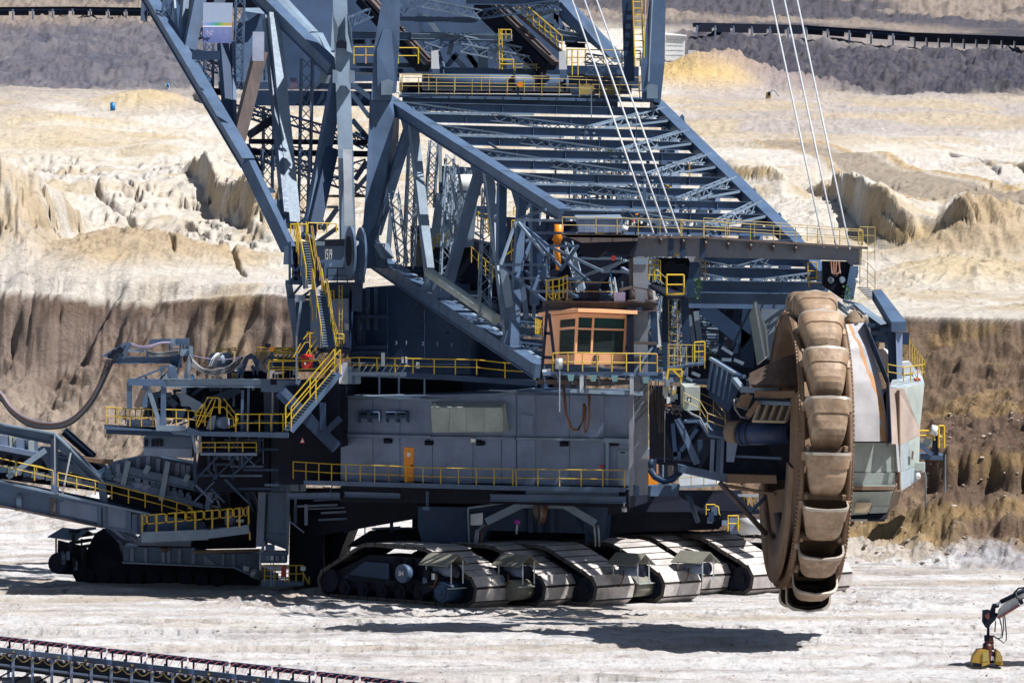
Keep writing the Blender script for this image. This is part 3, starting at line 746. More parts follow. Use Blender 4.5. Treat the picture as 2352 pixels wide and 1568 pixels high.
# ================================================================= machine house
def wall_pt(x, y):      # x, y in the house grid; the front is two planes meeting at x = 1415
    return L_(x, y, 8.6 - (x-272)/(1415-272)*4.4 if x <= 1415 else 4.2 - (x-1415)/730*1.6)
nl = Vector((-0.45, -0.89, 0)); nr_ = Vector((-0.25, -0.97, 0))
back = Vector((1.5, 8.0, 0))
m = MB()
m.slab([wall_pt(275, 225), wall_pt(1415, 195), wall_pt(1412, 785), wall_pt(272, 755)], back)
m.slab([wall_pt(1416, 200), wall_pt(2145, 215), wall_pt(2145, 800), wall_pt(1416, 786)], Vector((1.2, 7.5, 0)))
house = m.build('machine_house', HOUSE, EXC)
def quad(a, b_, c, d, nrm, t=0.05):
    m = MB(); m.slab([a, b_, c, d], nrm*t); return m
seams = [(275, 482), (488, 658), (664, 868)]
for (a, b_) in seams:
    quad(wall_pt(a+2, 232), wall_pt(b_, 236), wall_pt(b_, 462), wall_pt(a+2, 458), nl, 0.06).build('wall_panel', HOUSE, house)
    quad(wall_pt(a+2, 484), wall_pt(b_, 486), wall_pt(b_, 774), wall_pt(a+2, 760), nl, 0.06).build('wall_panel', HOUSE, house)
for (a, b_) in [(873, 1130), (1136, 1316), (1322, 1410)]:
    quad(wall_pt(a, 492), wall_pt(b_, 494), wall_pt(b_, 782), wall_pt(a, 778), nl, 0.05).build('wall_panel', HOUSE, house)
quad(wall_pt(1322, 215), wall_pt(1410, 205), wall_pt(1410, 480), wall_pt(1322, 480), nl, 0.05).build('wall_panel', HOUSE, house)
for (a, b_) in [(1420, 1538), (1542, 1756), (1760, 1980)]:
    quad(wall_pt(a, 208), wall_pt(b_, 212), wall_pt(b_, 480), wall_pt(a, 480), nr_, 0.05).build('wall_panel', HOUSE, house)
    quad(wall_pt(a, 500), wall_pt(b_, 502), wall_pt(b_, 794), wall_pt(a, 790), nr_, 0.05).build('wall_panel', HOUSE, house)
# ledge, roof edge, corner
m = MB(); m.bar(wall_pt(255, 468)+nl*.1, wall_pt(870, 480)+nl*.1, 0.35, 0.16); m.bar(wall_pt(872, 484)+nl*.1, wall_pt(1412, 488)+nl*.1, 0.3, 0.12); m.build('wall_ledge', HOUSE, house)
m = MB(); m.bar(wall_pt(1418, 490)+nr_*.1, wall_pt(1985, 498)+nr_*.1, 0.3, 0.12); m.bar(wall_pt(1985, 500)+nr_*.15, wall_pt(2145, 505)+nr_*.15, 0.5, 0.25); m.build('wall_ledge', SLATEL, house)
m = MB(); m.slab([wall_pt(270, 222)+nl*.25, wall_pt(872, 244)+nl*.25, wall_pt(1000, 244), wall_pt(1418, 192)+nl*.1, wall_pt(1418, 192)+back, wall_pt(270, 222)+back], Zv*0.09)
m.build('house_roof', SLATEL, house)
m = MB(); m.slab([wall_pt(1418, 196)+nr_*.2, wall_pt(2145, 212)+nr_*.2, wall_pt(2145, 212)+Vector((1.2, 7.5, 0)), wall_pt(1418, 196)+Vector((1.2, 7.5, 0))], Zv*0.08); m.build('house_roof', SLATE, house)
# pale projecting cabinet under the roof
n9 = nl*0.9
m = MB(); m.hexa([wall_pt(915, 448)+nl*.1, wall_pt(915, 448)+n9, wall_pt(1372, 440)+n9, wall_pt(1372, 440)+nl*.1, wall_pt(880, 262)+nl*.1, wall_pt(905, 285)+n9, wall_pt(1368, 285)+n9, wall_pt(1345, 250)+nl*.1])
cab_ = m.build('projecting_cabinet', PALEG, house)
for k in range(4):
    a, b_ = 915+k*113, 915+k*113+109
    quad(wall_pt(a, 444)+n9, wall_pt(b_, 442)+n9, wall_pt(b_, 290)+n9, wall_pt(a, 290)+n9, nl, 0.03).build('wall_panel', PALEG, cab_)
for x0 in (405, 475, 585, 655):
    m = MB(); a = wall_pt(x0, 360); b_ = wall_pt(x0+62, 360); c = wall_pt(x0, 310); d = wall_pt(x0+62, 310)
    m.slab([c, d, d+nl*.42-Zv*.12, c+nl*.42-Zv*.12], Zv*0.04)
    for s in (c, d): m.slab([s, s+nl*.42-Zv*.12, s+nl*.42-Zv*.6, s-Zv*.7], (d-c).normalized()*0.04)
    m.slab([c+nl*.3-Zv*.25, d+nl*.3-Zv*.25, d+nl*.41-Zv*.42, c+nl*.41-Zv*.42], Zv*0.03)
    vh = m.build('vent_hood', SLATE, house)
    m = MB(); m.slab([c+nl*.07, d+nl*.07, b_+nl*.07, a+nl*.07], nl*0.02); m.build('vent_opening', DARK, vh)
m = quad(wall_pt(688, 772), wall_pt(750, 774), wall_pt(750, 548), wall_pt(688, 547), nl, 0.10); door = m.build('door', DOORO, house, 'orange door with a small white notice')
quad(wall_pt(709, 606)+nl*.1, wall_pt(730, 607)+nl*.1, wall_pt(730, 582)+nl*.1, wall_pt(709, 582)+nl*.1, nl, 0.02).build('notice', WHITE, door)
quad(wall_pt(712, 575)+nl*.1, wall_pt(728, 575)+nl*.1, wall_pt(720, 560)+nl*.1, wall_pt(719.5, 560)+nl*.1, nl, 0.015).build('warning_triangle', YEL, door)
m = MB(); m.tube(wall_pt(742, 665)+nl*.1, wall_pt(742, 665)+nl*.2, 0.05, 8); m.build('door_handle', DARK, door)
m = quad(wall_pt(2070, 792), wall_pt(2143, 795), wall_pt(2143, 566), wall_pt(2070, 562), nr_, 0.08); d2 = m.build('door', SLATEL, house, 'pale grey door at the right end of the house')
quad(wall_pt(2088, 584)+nr_*.08, wall_pt(2120, 585)+nr_*.08, wall_pt(2120, 578)+nr_*.08, wall_pt(2088, 577)+nr_*.08, nr_, 0.03).build('closer', DARK, d2)
m = quad(wall_pt(1443, 452), wall_pt(1520, 455), wall_pt(1524, 340), wall_pt(1443, 335), nr_, 0.12); m.build('hatch', HOUSE, house)
m = MB(); m.bar(wall_pt(2005, 515)+nr_*.15, wall_pt(2005, 795)+nr_*.15, 0.35, 0.15); m.build('downpipe', SLATEL, house)
quad(wall_pt(1960, 682)+nr_*.06, wall_pt(1980, 683)+nr_*.06, wall_pt(1980, 662)+nr_*.06, wall_pt(1960, 662)+nr_*.06, nr_, 0.08).build('alarm_box', RED, house)
for (x, y, w_) in ((585, 505, nl), (1185, 520, nl), (850, 518, nl), (1725, 525, nr_), (2050, 522, nr_)):
    m = MB(); p = wall_pt(x, y)+w_*.1; m.tube(p-Vector((.25, 0, 0)), p+Vector((.25, 0, 0)), 0.14, 8); m.bar(p+Zv*.3, p, .05); m.build('wall_lamp', DARK, house)
m = MB(); p = wall_pt(1147, 500)+nl*.25; m.tube(p-Zv*.12, p+Zv*.12, .16, 8); m.build('wall_lamp', LAMPW, house)
# deck round the house
m = MB(); m.slab([wall_pt(90, 762)+nl*1.0, wall_pt(272, 768)+nl*1.0, wall_pt(1414, 797)+nl*1.0, wall_pt(2145, 808)+nr_*1.0, wall_pt(2145, 808)+back, wall_pt(90, 768)+back], Zv*-0.12)
deck = m.build('house_deck', NAVY, EXC)
m = MB(); m.bar(wall_pt(90, 770)+nl*1.0, wall_pt(1414, 805)+nl*1.0, 0.1, 0.26); m.bar(wall_pt(1414, 805)+nl*1.0, wall_pt(2145, 816)+nr_*1.0, 0.1, 0.26); m.build('deck_edge', SLATE, deck)
m = MB(); m.ibeam(wall_pt(-60, 862)+nl*.2, wall_pt(280, 858)+nl*.2, .3, .35); m.build('deck_beam', SLATE, deck)
m = MB(); m.ibeam(wall_pt(300, 850), wall_pt(660, 860), .3, .3); m.build('deck_beam', SLATE, deck)
m = MB(); m.ibeam(wall_pt(1270, 870)+nl*.5, wall_pt(2145, 885)+nl*.5, .3, .4); m.build('deck_beam', SLATE, deck)
m = MB(); m.ibeam(wall_pt(1500, 835)+nl*.5, wall_pt(2100, 838)+nl*.5, .3, .3); m.build('deck_beam', SLATE, deck)
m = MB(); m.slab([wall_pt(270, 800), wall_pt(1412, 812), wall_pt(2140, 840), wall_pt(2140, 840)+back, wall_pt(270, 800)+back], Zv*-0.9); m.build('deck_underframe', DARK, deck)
m = MB(); m.rail([wall_pt(20, 748)+nl*1.0, wall_pt(268, 764)+nl*1.0, wall_pt(640, 776)+nl*1.0], h=1.0, sp=0.95, r=.026)
m.rail([wall_pt(640, 776)+nl*1.0, wall_pt(860, 788)+nl*1.0, wall_pt(1320, 796)+nl*1.0, wall_pt(1440, 798)+nl*1.0], h=1.0, sp=1.1, r=.026)
m.rail([wall_pt(1440, 798)+nr_*1.0, wall_pt(2140, 806)+nr_*1.0], h=1.0, sp=1.15, r=.026); m.build('handrail', YEL, deck)
m = MB()
for x in (860, 870): m.bar(wall_pt(x, 830)+nl*.6, wall_pt(x, 930)+nl*.6, .05)
m.bar(wall_pt(845, 940)+nl*.6, wall_pt(885, 940)+nl*.6, .3, .2); m.build('hanger_lamp', SLATE, deck)
m = MB(); m.bar(wall_pt(2110, 890), wall_pt(2112, 930), .1); m.tube(wall_pt(2112, 935), wall_pt(2112, 965), .15, 8); m.build('hanger_lamp', GALV, deck)
# second house end seen behind the column, and its yellow door
m = MB(); m.slab([L_(2150, 560, 9), L_(2370, 560, 9), L_(2370, 800, 9), L_(2150, 800, 9)], Vector((0, 3, 0))); m.build('rear_house', SLATEL, EXC)
quad(L_(2268, 795, 8.9), L_(2330, 797, 8.9), L_(2330, 610, 8.9), L_(2268, 610, 8.9), Vector((0, -1, 0)), .06).build('door', DOORO, EXC, 'orange door behind the tall column')
m = MB(); m.slab([GC(440, 960, 13), GC(720, 985, 13), GC(720, 1045, 13), GC(440, 1060, 13)], Vector((1, 3, 0))); rw_ = m.build('rear_wall', WHITE, EXC)
m = MB(); m.rail([GC(440, 1062, 12), GC(720, 1046, 12)], h=.95, sp=.8, r=.025); m.build('handrail', YELF, rw_)
m = MB(); m.slab([GC(440, 1065, 12), GC(720, 1048, 12), GC(720, 1048, 15), GC(440, 1065, 15)], Zv*-.12); m.build('walkway', SLATEL, rw_)
# ================================================================= wheel boom
NU0, NU1 = B_(300, 690, 14), D_(1265, 600, -8)
FU0, FU1 = B_(2160, 722, 18), X_(1215, 228, -6)
FU2 = X_(1440, 495, -12)
NL0, NL1 = C_(1500, 1030, 13), F_(1240, 852, -8)
def NU(t): return lerp3(NU0, NU1, t)
def FU(t): return lerp3(FU0, FU1, t)
def NL(t): return lerp3(NL0, NL1, t)
def FL(t): return NL(t) + (FU(min(1, t*.9+.05)) - NU(t))
def plated(m, p, q, w, h):      # box chord with cover plates standing a little proud
    m.bar(p, q, w, h); d = (q-p).normalized(); a = d.cross(Zv).normalized(); u = a.cross(d)
    m.bar(p + u*(h/2), q + u*(h/2), w+.16, .05); m.bar(p - u*(h/2), q - u*(h/2), w+.16, .05)
m = MB(); plated(m, NU0, NU1, .62, .62)
boom = m.build('wheel_boom', SLATE, EXC)
m = MB(); plated(m, FU0, FU1, .62, .62); m.bar(FU1, FU2, .62, .62); m.build('boom_chord', SLATE, boom)
m = MB(); plated(m, NL0, NL1, .6, .75)
m.build('boom_chord', SLATE, boom)
m = MB(); plated(m, FL(0), FL(1), .6, .75); m.build('boom_chord', SLATE, boom)
for k in range(22):                                         # splice plates along the lower chord
    p = NL(k/22+.02); q = p + (NL1-NL0).normalized()*.06; bar('splice_plate', SLATE, boom, p, q, .63, .78)
m = MB()
for k in range(24): p = NL((k+.5)/24) + Zv*.44; m.bar(p + Vector((.25, .35, 0)), p + (NL1-NL0).normalized()*.6 + Vector((.25, .35, 0)), .5, .04)
m.build('chord_walkway', SLATEL, boom, kind='stuff')
tn = [0.055, .165, .265, .37, .475, .575, .685, .79, .90, 1.0, 1.12, 1.24]
tf = [(257+27.6*k-238)/318 for k in range(len(tn))]
for k in range(len(tn)):
    p, q = NU(tn[k]), FU(tf[k])
    if tn[k] > 1: p = lerp3(q, p, .82)
    m = MB(); m.ibeam(p, q, .38, .5, .04)
    for j in range(1, 5): c = lerp3(p, q, j/5); m.bar(c - Zv*.22, c + Zv*.22, .3, .03, up=(q-p).normalized())
    m.build('cross_beam', SLATE, boom)
for k in range(0, 9, 1):                                    # lattice bracing in the top plane
    if k % 2 == 0 and k+2 < len(tn):
        c = lerp3(NU(tn[k+1]), FU(tf[k+1]), .46) + Zv*.15; c2 = lerp3(NU(tn[k+2]), FU(tf[k+2]), .62) + Zv*.15
        one('lattice_brace', SLATEL, boom, 'lattice', NU(tn[k]) + Zv*.1, c2, .45, .4, .08, .05)
        one('lattice_brace', SLATEL, boom, 'lattice', FU(tf[k]) + Zv*.1, c2, .45, .4, .08, .05)
        bar('tie_bar', SLATEL, boom, NU(tn[k+1]) + Zv*.3, c + Zv*.2, .12)
        bar('tie_bar', SLATEL, boom, FU(tf[min(k+1, 10)]) + Zv*.2, lerp3(FU(tf[k+2]), NU(tn[k+2]), .35) + Zv*.2, .12)
for (x, y) in ((485, 790), (1280, 1310), (1550, 1480)):      # pairs of lugs on the chords
    for dx in (0, 52):
        p = B_(x+dx, y+8, 14-22*(y-690)/800); m = MB(); m.slab([p + Vector((-.2, 0, 0)), p + Vector((.2, 0, 0)), p + Vector((.12, 0, .45)), p + Vector((.02, 0, .55)), p + Vector((-.08, 0, .45))], Vector((.05, .28, 0))); m.build('lug_plate', SLATE, boom)
for (x, y, Y) in ((178, 650, 16), (555, 1040, 3), (688, 1168, -2)):
    for dx in (0, 40):
        p = BG2(x+dx, y+5, Y); m = MB(); m.slab([p + Vector((-.2, 0, 0)), p + Vector((.2, 0, 0)), p + Vector((.12, 0, .5)), p + Vector((.02, 0, .62)), p + Vector((-.08, 0, .5))], Vector((.05, .28, 0))); m.build('lug_plate', SLATE, boom)
# webs of the near truss
def web(u, l, w=.62, w2=None, mat=SLATE, name='diagonal_brace', h=.5):
    return bar(name, mat, boom, u, l, w, h, up=Vector((0.3, -1, 0)), w2=w2)
def nu_at(x): return NU((x-884)/(1297-884))
def nl_at(x): return NL((x-873)/(1240-873))
web(nu_at(948) - Zv*.3, C_(1490, 770, 12), .55, .62)
web(nu_at(952) - Zv*.3, nl_at(1004), .5, .5, SLATEL)
web(nu_at(1112) - Zv*.3, nl_at(1026), .55, .6)
web(nu_at(1128) - Zv*.3, nl_at(1178), .5, .5, SLATEL)
web(nu_at(1205) - Zv*.3, nl_at(1182), .45, .5)
web(nu_at(1232) - Zv*.3, F_(1228, 700, -6), .4, .4)
web(nu_at(1160) - Zv*.3, F_(1150, 600, -3), .45, .45)
for (x, y, n) in ((948, 0, 1), (1112, 0, 1), (1205, 0, 1)):   # gusset plates
    p = nu_at(x) - Zv*.55; m = MB(); m.slab([p + Vector((-.6, -.1, .35)), p + Vector((.75, -.1, .0)), p + Vector((.3, -.1, -.7)), p + Vector((-.3, -.1, -.7))], Vector((.0, .06, 0))); m.build('gusset_plate', SLATE, boom)
for x in (1004, 1028, 1180):
    p = nl_at(x) + Zv*.5; m = MB(); m.slab([p + Vector((-.7, -.1, .1)), p + Vector((.7, -.1, -.5)), p + Vector((.3, -.1, .7)), p + Vector((-.3, -.1, .7))], Vector((.0, .06, 0))); m.build('gusset_plate', SLATE, boom)
# webs of the far truss
for (a, b_) in ((.1, .02), (.12, .28), (.42, .30), (.44, .6), (.72, .62), (.75, .92), (.98, .95)):
    bar('diagonal_brace', SLATE, boom, FU(a), FL(b_), .55, .5, up=Vector((.3, -1, 0)))
# slender lattice posts inside the boom
for (c, a, b_, Y0, Y1, w) in ((B_, (360, 830), (345, 1180), 13, 13, .5), (C_, (1655, 385), (1745, 1060), 11, 8, .5), (C_, (1840, 0), (1800, 1080), 10, 8, .55), (B_, (495, 960), (465, 1560), 12, 12, .5),
        (B_, (640, 970), (610, 1430), 15, 15, .5), (B_, (745, 1080), (765, 1500), 9, 7, .5), (D_, (570, 340), (525, 1560), 1, -3, .6), (D_, (215, 170), (165, 1320), 6, 4, .55), (D_, (245, 150), (330, 640), 3, 3, .45),
        (D_, (400, 180), (365, 780), 10, 10, .5), (D_, (60, 20), (30, 480), 12, 12, .5), (D_, (1010, 560), (970, 1030), -3, -3, .4), (D_, (960, 600), (1060, 1220), 4, 2, .35), (B_, (880, 1160), (850, 1560), 11, 11, .45),
        (E_, (620, 560), (760, 1080), 2, 0, .4), (E_, (690, 780), (770, 1090), -2, -3, .3), (E_, (1100, 960), (1140, 1190), -3, -4, .25), (E_, (1150, 920), (1190, 1080), 2, 2, .25)):
    one('lattice_post', SLATEL, boom, 'lattice', c(*a, Y0), c(*b_, Y1), w, w, .075, .045, up=Vector((0.2, -1, 0)))
for k in range(9):                                          # lower cross beams between the bottom chords
    t = .08 + k*.11
    m = MB(); m.ibeam(NL(t), FL(t), .3, .5, .05); m.build('floor_beam', SLATE, boom)
for k in range(4):
    one('lattice_brace', SLATE, boom, 'lattice', NL(.1+k*.22), FL(.2+k*.22), .4, .4, .08, .05)
for k in range(10):                                         # lattice posts of the far side, seen through the gaps
    t = .05+k*.1; one('lattice_post', SLATEL, boom, 'lattice', lerp3(FU(t), NU(t), .3) - Zv*.5, lerp3(FL(t), NL(t), .3), .5, .5, .08, .05, up=Vector((.2, -1, 0)))
# belt conveyor running inside the boom
cv0, cv1 = lerp3(NL(.15), FL(.15), .45) + Zv*1.2, lerp3(NL(1.0), FL(1.0), .45) + Zv*1.0
m = MB(); m.bar(cv0, cv1, 1.9, .25); m.bar(cv0 + Zv*.25, cv1 + Zv*.25, 1.7, .12)
bc = m.build('boom_conveyor', DARK, boom)
m = MB(); m.tube(D_(20, 1130, 3), D_(640, 1560, -4), .3, 10); m.build('dust_pipe', PALEG, boom)
for s in (-1, 1):
    m = MB(); w = (cv1-cv0).normalized().cross(Zv)*s*1.5
    m.rail([cv0 + w, cv1 + w], h=.9, sp=1.4, r=.028); m.build('handrail', YEL, boom)
m = MB()
for k in range(16):
    p = lerp3(cv0, cv1, (k+.5)/16) + Zv*.1; w = (cv1-cv0).normalized().cross(Zv).normalized()
    m.bar(p - w*1.1, p + w*1.1, .18, .3)
m.build('idler_frame', SLATE, boom, kind='stuff')
# hopper and white tank inside the boom
m = MB(); m.hexa([D_(20, 900, 9), D_(430, 900, 9), D_(430, 900, 14), D_(20, 900, 14), D_(90, 400, 9), D_(470, 400, 9), D_(470, 400, 14), D_(90, 400, 14)]); hop = m.build('hopper_box', SLATEL, boom)
m = MB(); m.tube(D_(165, 310, 9.5), D_(420, 310, 9.5), .5, 20); m.build('white_tank', WHITE, boom)
m = MB(); m.slab([D_(110, 150, 13), D_(480, 170, 13), D_(480, 420, 13), D_(110, 400, 13)], Vector((0, 2, 0))); m.build('hopper_box', NAVY, boom)
m = MB(); m.hexa([D_(420, 600, 12), D_(700, 700, 12), D_(700, 700, 16), D_(420, 600, 16), D_(420, 520, 12), D_(700, 520, 12), D_(700, 520, 16), D_(420, 520, 16)]); m.build('hopper_box', NAVY, boom)
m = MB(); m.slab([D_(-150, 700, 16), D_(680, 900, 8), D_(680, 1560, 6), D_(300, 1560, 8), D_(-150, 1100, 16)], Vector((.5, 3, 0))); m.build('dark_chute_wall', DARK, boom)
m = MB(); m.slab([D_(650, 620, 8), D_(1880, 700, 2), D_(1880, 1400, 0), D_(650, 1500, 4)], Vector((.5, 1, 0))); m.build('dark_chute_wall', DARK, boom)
for (pts, h, sp, mt) in (([D_(410, 1040, 4), D_(670, 1280, 1)], .9, .9, YEL), ([D_(100, 860, 8), D_(190, 850, 8), D_(310, 780, 8)], .5, .8, YEL), ([D_(470, 720, 3), D_(640, 860, 2)], .9, .35, YEL), ([D_(800, 610, 2), D_(900, 600, 2)], .5, .5, YEL),
        ([C_(1850, 860, 10), C_(1950, 930, 9), C_(2100, 900, 9)], .6, .6, YEL), ([D_(780, 1020, -2), D_(870, 1020, -2)], 2.2, .5, YEL), ([D_(970, 1150, -3), D_(1090, 1150, -3)], .5, .5, YEL), ([B_(940, 1560, 8), B_(1010, 1560, 8)], .7, .4, YEL)):
    one('handrail', mt, boom, 'rail', pts, h=h, sp=sp, r=.03)
for k, (x, y) in enumerate(((1700, 60), (1760, 70), (1800, 60), (1550, 270), (1660, 270), (1780, 500), (1860, 510), (1960, 515))):
    m = MB(); p = D_(x, y, 12); m.bar(p - Zv*.35, p + Zv*.35, .35, .5); m.bar(p + Vector((.5, 0, -.3)), p + Vector((.5, 0, .5)), .1); m.build('valve_cabinet', YEL if k % 2 == 0 else PALEG, boom)
for k in range(90):                                         # small stays, pipes and platforms that fill the boom
    t = random.uniform(.08, 1.0); w_ = random.uniform(.12, .9); h_ = random.uniform(.05, .95)
    lo_, hi_ = lerp3(NL(t), FL(t), w_), lerp3(NU(t), FU(min(1, t*.9+.05)), w_); p = lerp3(lo_, hi_, h_)
    kind_ = random.random(); dirb = (NU1-NU0).normalized()
    if kind_ < .35: q = p + dirb*random.uniform(1, 3.5)
    elif kind_ < .65: q = p + Zv*random.uniform(.8, 3.0)
    elif kind_ < .85: q = p + Vector((random.uniform(-2.5, 2.5), random.uniform(-1, 1), random.uniform(-1.5, 1.5)))
    else: q = p + Vector((random.uniform(1, 3), .4, 0))
    if (q-p).length < .5: continue
    bar(random.choice(['stay_bar', 'pipe', 'stay_bar']), random.choice([SLATE, SLATE, SLATEL, SLATEL, NAVY, HOUSE, GALV, YEL] if k % 3 else [SLATE, NAVY]), boom, p, q, random.choice([.06, .08, .12, .2]))
# space frame in front of the truss
sfY = -9.5
for (a, b_) in (((820, 650), (1240, 652)), ((820, 650), (1095, 552)), ((820, 650), (1115, 885)), ((1115, 885), (1620, 1122)), ((1620, 1122), (1815, 1020)), ((960, 768), (1380, 770)), ((1090, 886), (1385, 888)), ((680, 1060), (1085, 1060)),
        ((680, 1060), (1095, 1400)), ((830, 1182), (1430, 1188)), ((980, 1302), (1330, 1306)), ((820, 660), (680, 1060)), ((965, 835), (830, 1182)), ((1120, 920), (980, 1300)), ((830, 660), (1090, 970)), ((960, 770), (1230, 1080)),
        ((1230, 1110), (1430, 830)), ((1240, 990), (1600, 1310)), ((1620, 1122), (1865, 1125)), ((1270, 1000), (1790, 1003)), ((1390, 1180), (1830, 1020)), ((1115, 885), (1120, 1150))):
    bar('frame_bar', SLATEL if random.random() < .35 else SLATE, boom, D_(*a, sfY+random.uniform(-1, 1)), D_(*b_, sfY-1.5), .12, .14)
for (a, b_, w, mt) in (((690, 1060), (700, 1560), .28, SLATE), ((760, 1200), (800, 1560), .3, SLATE), ((1050, 700), (1060, 1180), .5, NAVY), ((870, 1180), (920, 1560), .3, SLATE), ((710, 1100), (760, 1440), .45, SLATEL), ((1360, 1020), (1425, 1300), .3, SLATEL), ((1115, 930), (1112, 1340), .2, SLATEL), ((985, 1310), (985, 1560), .2, SLATE)):
    bar('frame_post', mt, boom, D_(*a, -6), D_(*b_, -6), w, w)
m = MB(); m.path([D_(1215, 690, -9), D_(1210, 800, -9), D_(1190, 850, -9)], .25, 8); m.tube(D_(1190, 840, -9), D_(1215, 1100, -8.5), .16, 8); m.build('orange_chute', DOORO, boom)
# truss members under the gantry, far side of the boom
for (a, b_, Y, h) in (((480, 362), (1340, 382), -9, .55), ((470, 462), (1440, 480), -11, .6), ((470, 575), (1480, 590), -13, .7), ((380, 680), (1200, 690), -15, .85)):
    m = MB(); m.ibeam(X_(*a, Y), X_(*b_, Y+1), .45, h, .05); m.build('cross_beam', SLATE, boom)
one('lattice_brace', SLATEL, boom, 'lattice', X_(480, 390, -9), X_(700, 445, -9.5), .4, .4, .07, .05)
one('lattice_brace', SLATEL, boom, 'lattice', X_(760, 450, -9.5), X_(1030, 380, -9.5), .5, .5, .08, .05)
one('lattice_brace', SLATEL, boom, 'lattice', X_(490, 500, -12), X_(760, 555, -12), .4, .4, .07, .05)
one('lattice_brace', SLATEL, boom, 'lattice', X_(900, 555, -12), X_(1400, 490, -11), .4, .4, .07, .05)
bar('diagonal_brace', NAVY, boom, X_(490, 735, -13), X_(840, 1010, -13), .8, .6, up=Vector((0, -1, 0)))
bar('diagonal_brace', NAVY, boom, X_(860, 735, -13), X_(835, 1210, -13), .75, .6, up=Vector((0, -1, 0)))
bar('frame_post', NAVY, boom, X_(760, 720, -12), X_(750, 1100, -12), .35, .3); bar('frame_post', NAVY, boom, X_(640, 720, -12), X_(640, 1060, -12), .3, .3)
bar('frame_post', SLATEL, boom, X_(440, 770, -14), X_(490, 1160, -14), .28, .28); bar('frame_post', SLATEL, boom, X_(395, 800, -14), X_(440, 1150, -14), .18, .2)
bar('frame_post', WHITE, boom, X_(100, 610, -13), X_(150, 1050, -13), .4, .25)
for k in range(14):
    y = 780+k*24; bar('step_slat', SLATEL if k % 2 else SLATE, boom, X_(470, y, -11.5), X_(620+30*(k % 3), y+8, -11), .2, .1)
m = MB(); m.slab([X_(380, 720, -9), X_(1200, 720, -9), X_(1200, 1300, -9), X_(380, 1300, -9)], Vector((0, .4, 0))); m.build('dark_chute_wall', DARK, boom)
m = MB(); m.slab([X_(950, 725, -10.5), X_(1180, 740, -10.5), X_(1140, 1150, -10.5), X_(1000, 1150, -10.5)], Vector((0, .3, 0))); m.build('chute_plate', SLATEL, boom)
m = MB(); m.slab([X_(860, 800, -16), X_(905, 690, -16), X_(985, 900, -16), X_(1005, 1120, -16), X_(920, 1190, -16)], Vector((.1, .3, 0))); m.build('deflector_plate', PALEG, boom)
bar('deflector_edge', WHITE, boom, X_(905, 700, -16.2), X_(985, 1140, -16.2), .22, .1)
m = MB(); m.hexa([X_(620, 1160, -13), X_(790, 1210, -13), X_(790, 1210, -11), X_(620, 1160, -11), X_(620, 1050, -13), X_(800, 1130, -13), X_(800, 1130, -11), X_(620, 1050, -11)]); m.build('drive_housing', NAVY, boom)

# ================================================================= gantry over the wheel with the cab lift column
gy0, gy1 = -20.0, -17.0
def GX(x, y, dY=0): return X_(x, y, gy0 + (gy1-gy0)*(x-0)/1750 + dY)
m = MB()
m.slab([GX(-60, 190), GX(490, 190), GX(490, 382), GX(395, 382), GX(375, 345), GX(70, 345), GX(70, 352), GX(-60, 352)], Vector((.1, 1.3, 0)))
m.slab([GX(502, 190), GX(1745, 275), GX(1740, 408), GX(1655, 408), GX(1620, 372), GX(502, 346)], Vector((.1, 1.3, 0)))
gan = m.build('head_gantry', paint('gantry_paint', (0.135, 0.150, 0.185), .45, .35, .22), EXC)
m = MB(); m.bar(GX(-90, 186, .6), GX(500, 186, .6), 1.9, .12, up=Zv); m.bar(GX(500, 190, .6), GX(1752, 272, .6), 1.9, .12); m.build('top_flange', RUSTY, gan)
for (x, y) in ((245, 345), (335, 345), (495, 350)): bar('web_stiffener', NAVY, gan, GX(x, 200, -.08), GX(x, y, -.08), .1, .25)
for k in range(7): x = 165+k*177 if k else 165; y = 215+k*10; bar('flange_bracket', RUSTY, gan, GX(x+350*0, y-22+ (0 if x < 500 else 6), -.35), GX(x-8, y+18+ (0 if x < 500 else 6), -.1), .09, .3)
m = MB()
for k in range(6): a = 255+k*13; m.slab([GX(a, 338, -.02), GX(a+7, 338, -.02), GX(a+22, 310, -.02), GX(a+15, 310, -.02)], Vector((0, -.015, 0)))
m.build('hazard_stripes', YELF, gan, kind='stuff')
# under the platform at the left end: dark plate with overhang
m = MB(); m.slab([E_(550, 470, -21), E_(740, 580, -21), E_(785, 715, -21), E_(940, 728, -21), E_(1030, 650, -21), E_(1330, 720, -21), E_(1400, 470, -21)], Vector((.2, 2.2, 0))); m.build('bracket_plate', DARK, gan)
m = MB(); m.slab([E_(545, 460, -22), E_(1400, 470, -22), E_(1400, 470, -19), E_(545, 455, -19)], Zv*-.18); m.slab([E_(545, 470, -22), E_(1390, 478, -22), E_(1390, 540, -22), E_(770, 560, -22)], Vector((0, .1, 0))); m.build('platform', RUSTY, gan)
m = MB(); m.hexa([E_(725, 448, -21.5), E_(1212, 452, -21.5), E_(1212, 452, -19.5), E_(725, 448, -19.5), E_(725, 300, -21.5), E_(1212, 300, -21.5), E_(1212, 300, -19.5), E_(700, 290, -19.5)]); eb = m.build('grey_equipment_box', HOUSE, gan)
m = MB(); m.slab([E_(715, 300, -21.6), E_(1218, 300, -21.6), E_(1190, 262, -19.3), E_(690, 268, -19.3)], Zv*.06); m.build('box_lid', SLATEL, eb)
for k in range(7): quad(E_(730+k*69, 446, -21.5), E_(796+k*69, 446, -21.5), E_(796+k*69, 308, -21.5), E_(730+k*69, 308, -21.5), Vector((0, -1, 0)), .03).build('box_panel', HOUSE, eb)
m = MB(); m.rail([E_(555, 452, -22.1), E_(925, 456, -22.1), E_(1390, 470, -22.1), E_(2352, 505, -21.5)], h=.82, sp=1.3, r=.022)
